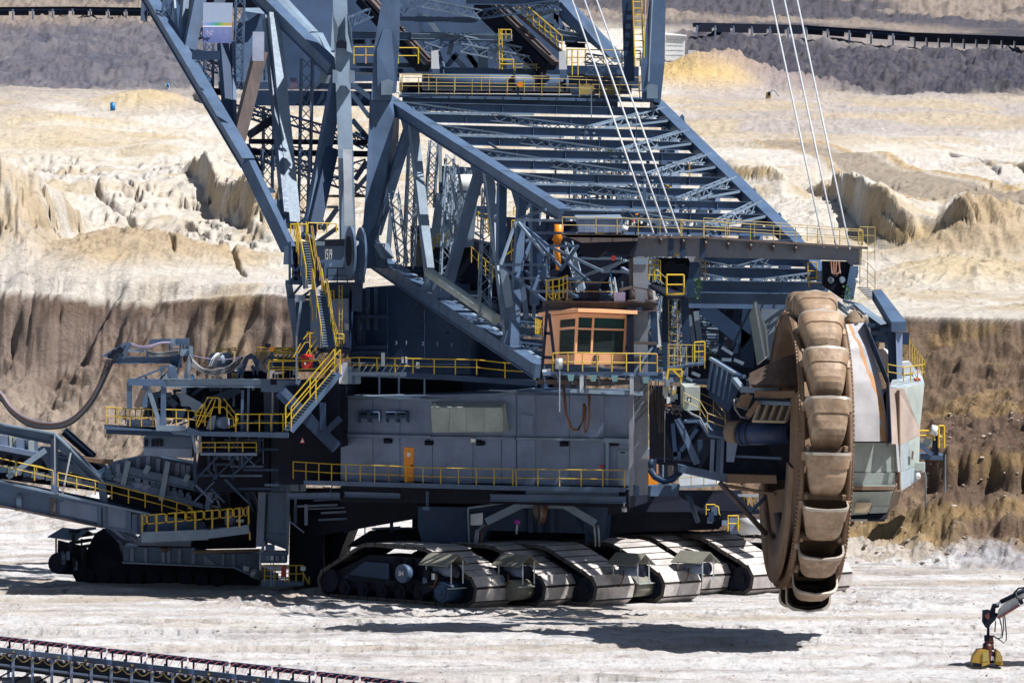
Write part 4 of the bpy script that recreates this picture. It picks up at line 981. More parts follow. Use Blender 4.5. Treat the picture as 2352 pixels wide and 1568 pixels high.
m.rail([GX(320, 180, -.4), GX(1050, 225, -.4), GX(1745, 270, -.4)], h=.85, sp=1.3, r=.022)
m.rail([GX(500, 165, 1.6), GX(1100, 205, 1.6), GX(1745, 255, 1.6)], h=.85, sp=1.5, r=.02)
m.build('handrail', YELF, gan)
m = MB(); m.tube(E_(1212, 395, -21), E_(1275, 415, -21), .17, 12); m.build('white_blower', WHITE, gan)
m = MB(); m.tube(E_(1362, 470, -21.5), E_(1372, 245, -21.5), .05, 6); lamp = m.build('lamp_post', SLATE, gan)
m = MB(); m.tube(E_(1373, 255, -21.5), E_(1373, 240, -21.5), .08, 10); m.build('orange_beacon', DOORO, lamp)
m = MB(); m.tube(E_(1340, 330, -21.6), E_(1340, 310, -21.6), .09, 10); m.build('red_beacon', RED, lamp)
m = MB(); m.hexa([E_(1375, 415, -22), E_(1450, 420, -22), E_(1450, 420, -21), E_(1375, 415, -21), E_(1370, 345, -22), E_(1468, 350, -22), E_(1468, 350, -21), E_(1370, 345, -21)]); m.build('floodlight', DARK, lamp)
m = MB(); m.tube(E_(1120, 720, -20.8), E_(1120, 728, -21.1), .14, 14); m.build('red_disc', RED, gan)
# column
gpaint = paint('column_paint', (0.175, 0.19, 0.22), .45, .3, .15)
m = MB(); m.hexa([HC(900, 1508, -20.5), HC(1000, 1500, -20.5), HC(1000, 1500, -19.2), HC(900, 1508, -19.2), E_(1335, 720, -20.5), E_(1500, 720, -20.5), E_(1500, 720, -19.2), E_(1335, 720, -19.2)])
colm = m.build('lift_column', gpaint, EXC)
m = MB(); m.slab([HC(862, 760, -20.7), HC(892, 760, -20.7), HC(892, 1508, -20.7), HC(862, 1512, -20.7)], Vector((0, .9, 0))); m.build('column_flange', gpaint, colm)
m = MB(); m.slab([HC(900, 1512, -20.6), HC(900, 1440, -20.6), HC(1235, 1430, -19.6), HC(1220, 1512, -19.6)], Vector((0, 1.2, 0))); m.build('column_foot', SLATE, colm)
m = MB(); m.slab([E_(1290, 730, -20.4), E_(1335, 730, -20.4), E_(1335, 1220, -20.4), E_(1300, 1220, -20.4)], Vector((0, .9, 0))); m.build('column_flange', RUSTY, colm)
m = MB()
for i in range(9):
    for j in range(4): p = E_(1350+i*18, 735+j*18, -20.55); m.tube(p, p + Vector((0, -.06, 0)), .05, 6)
m.build('bolt_field', SLATEL, colm, kind='stuff')
for (a, b_) in (((1330, 1060), (1330, 1195)), ((1520, 1080), (1530, 1195))): m = MB(); m.tube(E_(*a, -20.8), E_(*b_, -20.8), .14, 8); m.tube(E_(b_[0], b_[1]-8, -20.8), E_(b_[0], b_[1]+8, -20.8), .3, 8); m.build('guide_roller', RUSTY, colm)
bar('guide_bar', RUSTY, colm, E_(1180, 1080, -20.8), E_(1330, 1045, -20.8), .15); bar('guide_bar', RUSTY, colm, E_(1340, 1050, -20.8), E_(1530, 1080, -20.8), .08)
for k in range(5): bar('grating_bar', DARK, colm, HC(898, 905-k*8+k*55-120, -20.62), HC(996, 800-k*8+k*55-120, -20.62), .03)
# columns and pulleys under the gantry at its inner end and right end
def hanger(x0, Y):
    m = MB()
    m.slab([X_(x0+150, 350, Y), X_(x0+385, 350, Y), X_(x0+395, 420, Y), X_(x0+345, 620, Y), X_(x0+200, 620, Y), X_(x0+150, 440, Y)], Vector((0, 1.2, 0)))
    return m.build('pulley_hanger', DARK, gan)
h1 = hanger(0, -18.6)
m = MB(); m.slab([X_(390, 380, -19), X_(468, 385, -19), X_(475, 660, -19), X_(375, 660, -19), X_(378, 500, -19)], Vector((0, .8, 0))); m.build('hanger_post', NAVY, gan)
for (x, y, r) in ((240, 430, .38), (330, 450, .38), (290, 560, .45)):
    m = MB(); m.tube(X_(x, y, -19.0), X_(x, y, -18.6), r, 18); m.tube(X_(x, y, -19.1), X_(x, y, -18.9), r*.35, 10); m.build('rope_pulley', DARK, h1)
m = MB(); m.slab([X_(1440, 375, -17), X_(1640, 380, -17), X_(1720, 450, -17), X_(1700, 560, -17), X_(1620, 690, -17), X_(1440, 570, -17)], Vector((0, 1.2, 0))); h2 = m.build('pulley_hanger', DARK, gan)
m = MB(); m.slab([X_(1655, 415, -17.5), X_(1720, 415, -17.5), X_(1680, 680, -17.5), X_(1605, 680, -17.5)], Vector((0, .9, 0))); m.build('hanger_post', SLATE, gan)
for (x, y, r) in ((1500, 520, .2), (1590, 520, .2)):
    m = MB(); m.tube(X_(x, y, -17.5), X_(x+5, y+12, -17.0), r*.8, 16); m.build('rope_pulley', SLATEL, h2)
for k in range(3):
    m = MB(); m.path([X_(1500+k*22, 375, -17.6), X_(1510+k*14, 470, -17.8), X_(1545, 492-k*6, -17.9), X_(1575-k*5, 470, -17.8), X_(1560+k*6, 380, -17.6)], .05, 5); m.build('hose_loop', CABLEB, h2)
m = MB(); m.tube(X_(1708, 510, -18), X_(1708, 545, -18), .11, 8); m.build('white_lamp', LAMPW, h2)
# ladder cages and stair at the gantry's right end
m = MB(); m.rail([X_(1730, 370, -17.4), X_(1848, 372, -17.4)], h=1.75, sp=.4, r=.018, mid=3); m.build('ladder_cage', YELF, gan)
m = MB(); m.rail([X_(1730, 560, -17.4), X_(1790, 590, -17.4), X_(1850, 655, -17.4)], h=1.35, sp=.5, r=.022, mid=2); m.build('stair_rail', YELF, gan)
m = MB()
for k in range(7): m.bar(X_(1722+k*14, 585+k*14, -17.6), X_(1800+k*10, 590+k*14, -17.2), .25, .05)
m.build('stair_treads', SLATE, gan, kind='stuff')
m = MB(); m.rail([X_(1718, 250, -18), X_(1752, 252, -18)], h=.8, sp=.3, r=.03); m.build('gate_rail', YEL, gan)
for k in range(3): m = MB(); m.rail([X_(1320, 520, -15.5), X_(1390, 520, -15.5)] if k == 0 else ([X_(1330, 580, -16), X_(1440, 585, -16)] if k == 1 else [X_(480, 520, -18), X_(515, 530, -18)]), h=(.9, .5, 1.0)[k], sp=.7, r=.028); m.build('handrail', YEL, gan)
# small service basket with yellow rails between column and hanger
m = MB(); m.slab([X_(70, 560, -20), X_(205, 655, -20.6), X_(360, 655, -20.6), X_(380, 640, -19), X_(120, 540, -18.6)], Zv*-.12); bsk = m.build('service_platform', DARK, gan)
m = MB(); m.rail([X_(210, 638, -20.6), X_(345, 638, -20.6)], h=1.02, sp=3, r=.04); m.build('handrail', YEL, bsk)
m = MB(); m.bar(X_(205, 636, -20.6), X_(350, 632, -20.6), .05, .1); m.build('toe_board', YEL, bsk)
m = MB(); m.rail([X_(68, 522, -19.5), X_(160, 530, -19.5)], h=1.05, sp=.4, r=.03, mid=3); m.build('handrail', YEL, bsk)
m = MB(); m.rail([X_(100, 540, -19.9), X_(208, 632, -20.4)], h=.8, sp=.9, r=.022); m.build('handrail', YELF, bsk)
m = MB(); m.slab([X_(180, 660, -18.4), X_(255, 665, -18.4), X_(225, 1200, -18.4), X_(190, 1290, -18.4), X_(170, 1000, -18.4)], Vector((0, .8, 0))); m.build('hanger_post', NAVY, gan)
m = MB(); m.slab([X_(320, 665, -18.4), X_(380, 665, -18.4), X_(400, 1050, -18.4), X_(340, 1050, -18.4)], Vector((0, .8, 0))); m.build('hanger_post', NAVY, gan)
m = MB(); m.ladder(X_(262, 1230, -19), X_(258, 668, -19), .45, Vector((1, .1, 0)), .03, .35); m.build('cage_ladder', YELF, gan)
# ropes
ropes = []
for k, (a, b_) in enumerate((((1590, 0), (2135, 1560)), ((1675, 0), (2225, 1560)), ((1758, 0), (2315, 1560)))):
    p, q = B_(*a, -4.0), B_(*b_, -20.3); d = (p-q).normalized(); m = MB(); m.tube(q - d*.6, p + d*8, .052, 8); m.build('steel_rope', ROPE, gan)
for k, (a, b_) in enumerate((((687, -15), (962, 1280)), ((755, -15), (1030, 1282)), ((822, -15), (1098, 1290)))):
    p, q = BG2(*a, 0.0), BG2(*b_, -17.4); d = (p-q).normalized(); m = MB(); m.tube(q - d*.3, p + d*8, .052, 8); m.build('steel_rope', ROPE, gan)
# ================================================================= bucket wheel
WC = U_(380, 795, -24.0); WR = 8.28
wu = Vector((0.026, 0, 1)).normalized(); wf = Vector((0.077, -0.997, 0)); wf = (wf - wu*wf.dot(wu)).normalized()
wa = wu.cross(wf).normalized()
if wa.x < 0: wa = -wa                                        # axle, towards the right
def WP(th, r, a): return WC + (wu*math.cos(th) + wf*math.sin(th))*r + wa*a
m = MB(); m.smooth = True
def lathe(m, prof, n=72, th0=0, th1=2*math.pi):
    b = len(m.v); k = len(prof); full = abs(th1-th0-2*math.pi) < 1e-6
    cnt = n if full else n+1
    for i in range(cnt):
        th = th0 + (th1-th0)*i/n
        for (r, a) in prof: m.v.append(tuple(WP(th, r, a)))
    for i in range(n):
        j = (i+1) % cnt
        for q in range(k-1): m.face((b+i*k+q, b+i*k+q+1, b+j*k+q+1, b+j*k+q))
lathe(m, [(6.25, -1.28), (7.0, -1.34), (7.08, -1.28), (7.08, -1.1), (6.1, -1.0), (6.1, 1.0), (7.08, 1.1), (7.08, 1.28), (7.0, 1.34), (5.2, 1.28), (4.6, 0.6), (5.6, .9), (6.0, 1.0), (6.05, -1.0), (6.25, -1.28)])
wheel = m.build('bucket_wheel', SOILY, EXC)
m = MB(); m.smooth = True; lathe(m, [(4.5, 0.5), (4.4, 0.9), (0.8, 1.3), (0.8, 0.9), (4.5, 0.5)]); m.build('wheel_disc', SOILY, wheel)
for s in (-1, 1):                                            # bolted rim rings, with toothed edge strip on the right
    m = MB()
    for i in range(180):
        th = 2*math.pi*i/180
        p = WP(th, 7.0, 1.36*s); q = WP(th+.022, 7.0, 1.36*s); m.bar(p, q, .08, .14, up=(wu*math.cos(th)+wf*math.sin(th)))
    m.build('rim_bolts', SOILY, wheel, kind='stuff')
def bucket_mesh(lip):
    """one digging bucket; built where the lip stands at angle lip"""
    th_of = lambda t: lip + t*R(19.2)
    #      t,   r_out, half width, r_in
    rings = [(0.0, 8.28, 1.17, 6.75), (0.05, 8.27, 1.14, 6.75), (0.30, 8.12, 1.05, 6.75), (0.305, 8.05, 1.0, 6.75), (0.45, 8.06, .96, 6.75), (0.60, 8.02, .90, 6.75), (0.70, 7.90, .85, 6.75), (0.80, 7.66, .80, 6.75), (0.90, 7.28, .74, 6.75), (0.97, 6.95, .70, 6.70)]
    def section(t, ro, w, ri, k=0.0, c=.52):
        ro -= k; w -= k; th = th_of(t); pts = []
        c = min(c, ro-ri-.05)
        ins = [(-w*1.0, ri), (-w*1.0, ri+(ro-ri)*.45), (-w, ro-c)]
        arc = [(-w + c*(1-math.cos(x)), ro - c + c*math.sin(x)) for x in (R(25), R(50), R(75))]
        L = ins + arc + [(-w+c+.15, ro), (0, ro+.02)]
        L = L + [(-a, r) for (a, r) in reversed(L[:-1])]
        if t == 0: L = [(a, r - .10*max(0, 1-abs(a)/.8)*0 + .05*math.cos(a*4.2)) if r > ro-.5 else (a, r) for (a, r) in L]
        return [WP(th, r, a) for (a, r) in L]
    m = MB(); m.smooth = True
    o = [section(*rg) for rg in rings]; i_ = [section(rg[0], rg[1], rg[2], rg[3]+.001, .09) for rg in rings[:-1]]
    n = len(o[0])
    def strip(A, B, flip=False, slot=0):
        b = len(m.v); m.v += [tuple(p) for p in A] + [tuple(p) for p in B]; m.slot = slot
        for k in range(n-1):
            f = (b+k, b+k+1, b+n+k+1, b+n+k); m.face(tuple(reversed(f)) if flip else f)
    for k in range(len(o)-1): strip(o[k], o[k+1], False, 2 if k == 0 else 0)
    strip(o[0], i_[0], True, 2)
    for k in range(len(i_)-1): strip(i_[k], i_[k+1], True, 1)
    b = len(m.v); m.v += [tuple(p) for p in i_[-1]]; m.slot = 1; m.smooth = False; m.face(tuple(range(b, b+n)))
    b = len(m.v); m.v += [tuple(p) for p in o[-1]]; m.slot = 0; m.face(tuple(range(b, b+n)))
    # mounting ears at both sides of the mouth
    for s in (-1, 1):
        p = WP(th_of(-.02), 6.95, 1.16*s); q = WP(th_of(.16), 6.9, 1.12*s); m.bar(p, q, .22, .5, up=(p-WC).normalized()); m.bar(WP(th_of(.9), 7.0, .95*s), WP(th_of(1.02), 6.95, .95*s), .18, .3, up=(p-WC).normalized())
    return m
lip0 = R(8)
pb = bucket_mesh(lip0).build('bucket', [BUCKET, BUCKIN, paint('scraped_lip_steel', (.45, .40, .34), .35, .6, .2, dustc=(.5, .42, .33), metal=.3)], wheel, org=WC)
for k in range(1, 18):
    ang = -R(20)*k
    M = Matrix.Rotation(R(20)*k, 3, wa)
    # rotate so that the lip angle grows by 20 degrees each
    v0 = WP(lip0, 8, 0)-WC; v1 = WP(lip0+R(20)*k, 8, 0)-WC
    if ((M @ v0)-v1).length > .05: M = Matrix.Rotation(-R(20)*k, 3, wa)
    place(pb, wheel, WC, M)
for k in range(18):                                          # grating floor bars between the buckets
    th = lip0 + R(20)*k - R(1.2)
    m = MB(); m.bar(WP(th, 6.75, -1.1), WP(th, 6.75, 1.1), .3, .35, up=(WP(th, 7, 0)-WC)); m.build('bucket_crossbar', SOILY, wheel)
# standing ring chute on the left of the wheel
m = MB(); m.smooth = True
lathe(m, [(4.7, -1.5), (6.75, -1.56), (6.8, -1.7), (4.6, -1.7), (4.7, -1.5)], 40, R(95), R(250))
rc_ = m.build('ring_chute', SOILY, EXC)

m = MB(); m.slab([U_(190, 985, -22), U_(330, 960, -24), U_(345, 1240, -25), U_(300, 1400, -25), U_(240, 1380, -23), U_(225, 1200, -22)], Vector((.3, .4, 0))); m.build('chute_wall', SOILY, rc_)
m = MB(); m.slab([U_(300, 560, -26.0), U_(335, 520, -26.5), U_(340, 1000, -27), U_(300, 1260, -26.5), U_(290, 1080, -26)], Vector((.08, .5, 0))); m.build('chute_wall', SOILY, rc_)
m = MB(); m.path([U_(240, 1080, -24.5), U_(262, 1250, -24.8), U_(300, 1290, -25)], .22, 8); m.build('chute_lip', RUSTY, rc_)
m = MB(); m.path([U_(195, 1200, -22), U_(205, 1320, -22.4), U_(240, 1400, -23.4), U_(290, 1370, -24.5), U_(320, 1280, -25)], .25, 8); m.build('chute_lip', SOILY, rc_)
# soil pouring out of the ring
m = MB(); m.smooth = True
rows = []
for j in range(9):
    t = j/8; row = []
    for i in range(13):
        s = i/12
        x = (335 - 225*s)*(1-t) + (330-215*s)*t; yt = 345 + 95*s**1.2; yb = 495 - 4*s
        y = yt*(1-t) + yb*t
        p = U_(x, y, -25.6 - 1.0*t - .5*math.sin(s*3)) + Vector((0, -.25*fbm(np.array([i*1.7]), np.array([j*.6]), 3, 5)[0], 0))
        row.append(p)
    rows.append(row)
b = len(m.v)
for row in rows: m.v += [tuple(p) for p in row]
for j in range(8):
    for i in range(12): m.face((b+j*13+i, b+(j+1)*13+i, b+(j+1)*13+i+1, b+j*13+i+1))
b2 = len(m.v)
for row in rows: m.v += [tuple(p + Vector((0, 1.2, -.2))) for p in row]
for j in range(8):
    for i in range(12): m.face((b2+j*13+i, b2+j*13+i+1, b2+(j+1)*13+i+1, b2+(j+1)*13+i))
m.build('falling_soil', SOILF, EXC, kind='stuff')
# ================================================================= wheel head on the right: wear hood, drive hull, deck
def sl(name, mat, par, pts, off=(.0, .35, 0), **k):
    m = MB(); m.slab(pts, Vector(off)); return m.build(name, mat, par, **k)
Yh = -25.5
hull_core = MB(); hull_core.hexa([HU(370, 1480, -24.5), HU(590, 1480, -24.5), HU(600, 1480, -20), HU(370, 1480, -20), HU(390, 700, -23.5), HU(790, 660, -21), HU(790, 660, -18), HU(390, 700, -18)])
head = hull_core.build('drive_hull', DARK, EXC)
SCUFF = paint('scuffed_wear_plate', (0.34, 0.33, 0.345), 0.45, 0.7, 0.10, dustc=(0.40, 0.35, 0.33), spec=.3)
RUSTE = paint('orange_rust_edge', (0.42, 0.22, 0.10), 0.7, 0.5, 0.5, dustc=(0.50, 0.34, 0.22), rustc=(.30, .12, .04), streak=False)
m = MB(); m.smooth = True                                   # hood: one bent bare plate, scuffed where the soil runs over it
hl = [HU(325, 290, -24.2), HU(360, 430, -25.0), HU(378, 640, -25.8), HU(384, 830, -26.4), HU(388, 1004, -26.8)]; hr = [HU(465, 275, -23.8), HU(505, 430, -24.6), HU(560, 640, -25.4), HU(590, 830, -26.0), HU(606, 1004, -26.4)]
def poly(L, t):
    x = t*(len(L)-1); i = min(int(x), len(L)-2); return lerp3(L[i], L[i+1], x-i)
NV = 70; ub = []
for k in range(NV+1):
    v_ = k/NV; c_ = .30+.50*min(1, v_*1.6) + .16*v_ + (fbm(np.array([k*.21]), np.array([3.]), 3, 7)[0]-.5)*.16; w_ = .04+.13*fbm(np.array([k*.33]), np.array([9.]), 3, 11)[0]
    c_ = min(c_, .93); ub.append([0, c_-w_, min(.985, c_+.02+random.random()*.025), 1.0])
b = len(m.v)
for k in range(NV+1):
    for u_ in ub[k]: m.v.append(tuple(lerp3(poly(hl, k/NV), poly(hr, k/NV), u_)))
for k in range(NV):
    for q in range(3): m.slot = q; a = b+k*4+q; m.face((a, a+4, a+5, a+1))
m.slot = 0; m.smooth = False
m.slab([hl[0]+Vector((0, .1, 0)), hr[0]+Vector((0, .1, 0)), hr[4]+Vector((0, .1, 0)), hl[4]+Vector((0, .1, 0))], Vector((0, .1, 0)))
m.build('wear_hood', [SCUFF, RUSTE, SHEET], head)
m = MB()
ed = [HU(462, 262, -24.4), HU(540, 450, -25.2), HU(608, 625, -26.0), HU(626, 1002, -27.0)]; ei = [HU(458, 280, -23.8), HU(500, 430, -24.6), HU(596, 660, -25.4), HU(604, 1020, -26.4)]
for k in range(3): m.slab([ei[k], ed[k], ed[k+1], ei[k+1]], Vector((.05, .3, 0)))
m.build('hood_flange', NAVY, head)
m = MB(); m.bar(HU(600, 1030, -26.5), HU(600, 640, -25.6), .1, .3); m.build('hood_flange', RUSTY, head)
sl('hull_panel', PALEG, head, [HU(383, 1012, -25.6), HU(662, 1012, -25.2), HU(662, 1192, -25.2), HU(378, 1192, -25.6)])
sl('hull_panel', PALEG, head, [HU(378, 1196, -25.7), HU(650, 1196, -25.3), HU(648, 1282, -25.2), HU(372, 1284, -25.6)])
bar('hull_rib', SOILY, head, HU(370, 1290, -25.9), HU(640, 1290, -25.5), .3, .18); bar('hull_rib', PALEG, head, HU(375, 1276, -25.8), HU(645, 1276, -25.4), .2, .12)
sl('hull_panel', PALEG, head, [HU(366, 1314, -25.4), HU(636, 1310, -25.0), HU(612, 1400, -24.6), HU(505, 1400, -24.6), HU(360, 1400, -24.8)])
sl('hull_panel', PALEG, head, [HU(358, 1400, -24.85), HU(480, 1400, -24.65), HU(478, 1492, -24.1), HU(350, 1492, -24.2)])
sl('hull_panel', DARK, head, [HU(483, 1446, -24.4), HU(598, 1442, -24.3), HU(584, 1494, -23.9), HU(478, 1492, -24.0)])
sl('hull_panel', PALEG, head, [HU(505, 1402, -24.6), HU(612, 1402, -24.5), HU(598, 1440, -24.4), HU(490, 1444, -24.5)])
sl('hull_patch', paint('beige_patch', (0.55, .45, .30), .5, .3, .2), head, [HU(410, 1380, -25.2), HU(505, 1378, -25.1), HU(490, 1440, -25.0), HU(398, 1440, -25.1)], (0, .1, 0))
sl('hull_panel', SOILY, head, [HU(640, 1315, -24.8), HU(686, 1315, -23), HU(655, 1425, -22.6), HU(605, 1425, -24.2)])
sl('hull_panel', HULLP, head, [HU(612, 682, -25.6), HU(664, 680, -25.2), HU(668, 1020, -25.4), HU(628, 1020, -25.9)])
sl('hull_panel', HULLP, head, [HU(664, 680, -25.2), HU(702, 678, -24.6), HU(800, 930, -21.6), HU(800, 962, -21.6), HU(692, 1024, -24.6), HU(668, 1020, -25.4)])
sl('hull_panel', PALEG, head, [HU(702, 678, -24.6), HU(828, 648, -20.6), HU(800, 930, -21.6)])
sl('hull_panel', PALEB, head, [HU(676, 1028, -25.0), HU(736, 1000, -23.4), HU(730, 1170, -23.4), HU(680, 1190, -24.9)])
sl('hull_panel', PALEG, head, [HU(736, 1000, -23.4), HU(800, 964, -21.6), HU(795, 1145, -21.6), HU(730, 1170, -23.4)])
sl('hull_panel', PALEB, head, [HU(678, 1192, -24.9), HU(795, 1148, -21.6), HU(788, 1242, -21.4), HU(686, 1308, -24.4)])
bar('corner_strip', SOILY, head, HU(668, 690, -25.4), HU(672, 1300, -25.3), .14, .14)
bar('hull_edge', WHITE, head, HU(660, 1018, -25.6), HU(672, 1190, -25.6), .12)
m = MB(); m.slab([HU(750, 1060, -23.6), HU(763, 1065, -23.2), HU(758, 1115, -23.2), HU(746, 1115, -23.6)], Vector((.0, -.05, 0))); m.build('hull_opening', RUSTY, head)
m = MB(); m.hexa([HU(762, 1182, -22.4), HU(828, 1182, -22.4), HU(832, 1178, -21), HU(790, 1178, -21), HU(762, 1135, -22.4), HU(828, 1135, -22.4), HU(832, 1130, -21), HU(790, 1130, -21)]); m.build('service_box', PALEG, head)
m = MB(); m.path([HU(790, 1200, -22.4), HU(828, 1188, -22.4), HU(836, 1215, -22.4), HU(834, 1400, -22.4)], .05, 5); m.build('hose', CABLE, head)
m = MB(); m.tube(HU(788, 1205, -22.6), HU(792, 1225, -22.8), .12, 8); m.build('lamp', LAMPW, head)
# deck with rails above the hull
sl('head_deck', PALEB, head, [HU(615, 668, -25), HU(705, 680, -24.4), HU(828, 650, -20.6), HU(800, 560, -17), HU(640, 600, -19)], (0, 0, -.12))
m = MB(); m.rail([HU(603, 622, -23.8), HU(700, 640, -24.0), HU(828, 622, -20.6)], h=.75, sp=1.2, r=.03); m.rail([HU(828, 622, -20.6), HU(735, 495, -15)], h=.95, sp=1.0, r=.03); m.build('handrail', YEL, head)
m = MB(); m.tube(HU(545, 505, -19), HU(622, 505, -18), .66, 24); m.build('white_drum', WHITE, head)
sl('dirty_cap', DIRT, head, [HU(532, 400, -19.5), HU(615, 400, -18.5), HU(622, 432, -18.5), HU(545, 440, -19.5)], (0, 1.5, 0))
sl('machine_block', WHITE, head, [HU(690, 520, -20), HU(740, 515, -20), HU(780, 570, -20), HU(700, 600, -20)], (0, 1.5, 0))
for x in (772, 795): m = MB(); c = HU(x, 625, -21.0); m.tube(c - Zv*.08, c + Zv*.08, .08, 8); m.build('red_cap', RED, head)
m = MB(); m.slab([HU(652, 335, -21.4), HU(693, 335, -21.2), HU(691, 640, -21.2), HU(660, 645, -21.4)], Vector((0, .7, 0))); m.build('arm_post', HOUSE, head)
bar('arm_post', NAVY, head, HU(632, 335, -21), HU(640, 640, -21), .35, .5); bar('arm_post', NAVY, head, HU(706, 335, -20.8), HU(700, 410, -20.8), .35, .5)
m = MB(); m.slab([HU(506, 135, -17), HU(562, 130, -17), HU(716, 330, -21.5), HU(625, 332, -21.5)], Zv*.5); m.build('boom_arm', SLATE, head)
m = MB(); m.slab([HU(330, 150, -18), HU(440, 165, -18), HU(600, 282, -21), HU(560, 290, -21), HU(420, 190, -19)], Vector((0, .4, .05))); m.build('arm_plate', SLATEL, head)
bar('arm_beam', NAVY, head, HU(480, 292, -20.5), HU(620, 296, -20.5), .25, .2); bar('arm_beam', SLATE, head, HU(510, 340, -20.5), HU(640, 345, -20.5), .25, .2)
sl('arm_wall', NAVY, head, [HU(480, 200, -18), HU(640, 330, -19), HU(640, 620, -19), HU(540, 560, -19)], (0, .5, 0))
# spilled soil on top of the hood
m = MB(); m.smooth = True
n = 12; b = len(m.v); c0 = HU(400, 250, -23.4)
for j in range(7):
    for i in range(n):
        t = 2*math.pi*i/n; r = 1.0-j/6
        p = Vector((math.cos(t)*r*.62, math.sin(t)*r*.6, .8*(j/6)**.8-.3)) * (0.85+.35*random.random()); m.v.append(tuple(c0 + p))
for j in range(6):
    for i in range(n): q = (i+1) % n; m.face((b+j*n+i, b+j*n+q, b+(j+1)*n+q, b+(j+1)*n+i))
m.face(tuple(b+i for i in reversed(range(n))))
m.build('spilled_soil', DIRT, EXC, kind='stuff')
bar('hood_rail', SLATEL, head, HU(335, 205, -23), HU(400, 168, -23), .15); bar('hood_rail', SLATEL, head, HU(400, 168, -23), HU(462, 225, -23.6), .15)
for (a, b_) in (((290, 165), (420, 200)), ((300, 180), (380, 240)), ((330, 140), (420, 165)), ((300, 150), (360, 200))): bar('loose_strut', SLATEL, head, HU(*a, -20), HU(*b_, -20.5), .12)

# ================================================================= left of the wheel: belt pulley, chutes, walkways
fl = MB(); fl.slab([R_(280, 1060, -21), R_(640, 1130, -21.5), R_(640, 1195, -21.5), R_(280, 1115, -21)], Vector((0, 1.0, 0)))
hf = fl.build('head_frame', SLATE, EXC)
sl('frame_beam', SOILY, hf, [R_(640, 1130, -22), R_(1000, 1140, -23), R_(1005, 1200, -23), R_(640, 1195, -22)], (0, .8, 0))
sl('frame_beam', SOILY, hf, [R_(600, 1200, -21.8), R_(985, 1270, -22.8), R_(985, 1290, -22.8), R_(600, 1222, -21.8)], (0, .8, 0))
sl('frame_wall', DARK, hf, [R_(70, 480, -14), R_(640, 500, -16), R_(1150, 500, -19), R_(1110, 1180, -19), R_(640, 1150, -18), R_(280, 1080, -16), R_(70, 1010, -14)], (0, .4, 0))
m = MB(); m.tube(R_(738, 838, -24), R_(1110, 825, -25.4), .58, 28); pul = m.build('belt_pulley', BELT, hf)
for x in (755, 800, 1065): y = 838 - 13*(x-738)/372; m = MB(); p = R_(x, y, -24-1.4*(x-738)/372); ax = (R_(1110, 825, -25.4)-R_(738, 838, -24)).normalized(); m.tube(p, p+ax*.05, .6, 28); m.build('belt_edge', RUB, pul)
m = MB(); m.tube(R_(655, 820, -23.6), R_(735, 825, -24), .55, 20, .62); m.tube(R_(640, 815, -23.5), R_(660, 820, -23.6), .3, 12); m.build('pulley_hub', DIRT, pul)
sl('pulley_bracket', HOUSE, hf, [R_(640, 880, -23.5), R_(722, 880, -23.8), R_(690, 1042, -23.8), R_(636, 1040, -23.5)], (0, .3, 0))
m = MB(); m.slab([R_(862, 590, -25.5), R_(1100, 600, -26), R_(1110, 628, -26), R_(880, 620, -25.6)], Vector((0, .9, .1))); scr = m.build('screen_head', SLATEL, hf)
scm = paint('soiled_cream_steel', (0.42, .33, .22), .6, .4, .2)
for k in range(5): x = 840+k*58; bar('screen_bar', scm, scr, R_(x+40, 625, -25.7), R_(x-5, 745, -26.1), .14, .14)
sl('screen_back', RUSTY, scr, [R_(870, 625, -25.2), R_(1100, 630, -25.7), R_(1065, 745, -25.9), R_(825, 738, -25.5)], (0, .3, 0))
bar('screen_bar', scm, scr, R_(825, 742, -26.1), R_(1065, 748, -26.4), .12, .12)
bar('screen_arm', SOILY, scr, R_(790, 710, -25.6), R_(870, 600, -25.6), .28, .28); bar('screen_arm', SOILY, scr, R_(735, 620, -25), R_(800, 540, -25), .2, .25)
sl('chute_side', NAVY, hf, [R_(515, 280, -22), R_(740, 420, -23), R_(740, 480, -23), R_(650, 680, -22.8), R_(500, 560, -22)], (.3, .4, 0))
for k in range(5): a = R_(530+k*38, 300+k*26, -22.1-k*.15); b_ = R_(500+k*38, 510+k*24, -22.1-k*.15); bar('chute_rib', SLATE, hf, a, b_, .1, .14)
m = MB(); m.bar(R_(515, 280, -22.2), R_(700, 395, -23), .25, .14); m.bar(R_(690, 430, -23.2), R_(750, 505, -23.6), .35, .2); m.bar(R_(745, 510, -23.6), R_(1030, 520, -25.0), .25, .3); m.build('chute_coaming', SLATEL, hf)
bar('chute_coaming', SOILY, hf, R_(850, 545, -24.8), R_(1150, 545, -26), .3, .35); bar('chute_coaming', SLATE, hf, R_(700, 420, -22.6), R_(770, 415, -23), .3, .2)
sl('chute_side', SOILY, hf, [R_(745, 545, -23.4), R_(830, 555, -24), R_(790, 650, -24), R_(690, 640, -23.2)], (0, .3, 0))
sl('chute_wall', SOILY, hf, [R_(900, 470, -23.5), R_(1170, 450, -24.2), R_(1170, 545, -24.2), R_(860, 500, -23.5)], (0, .3, 0))
for pts in ([(710, 570), (740, 640), (810, 660)], [(690, 580), (700, 650), (740, 710), (800, 720)], [(345, 660), (380, 690), (440, 715), (480, 790), (500, 830)]):
    m = MB(); m.path([R_(x, y, -24.5) for x, y in pts], .06, 5); m.build('hose', CABLE, hf)
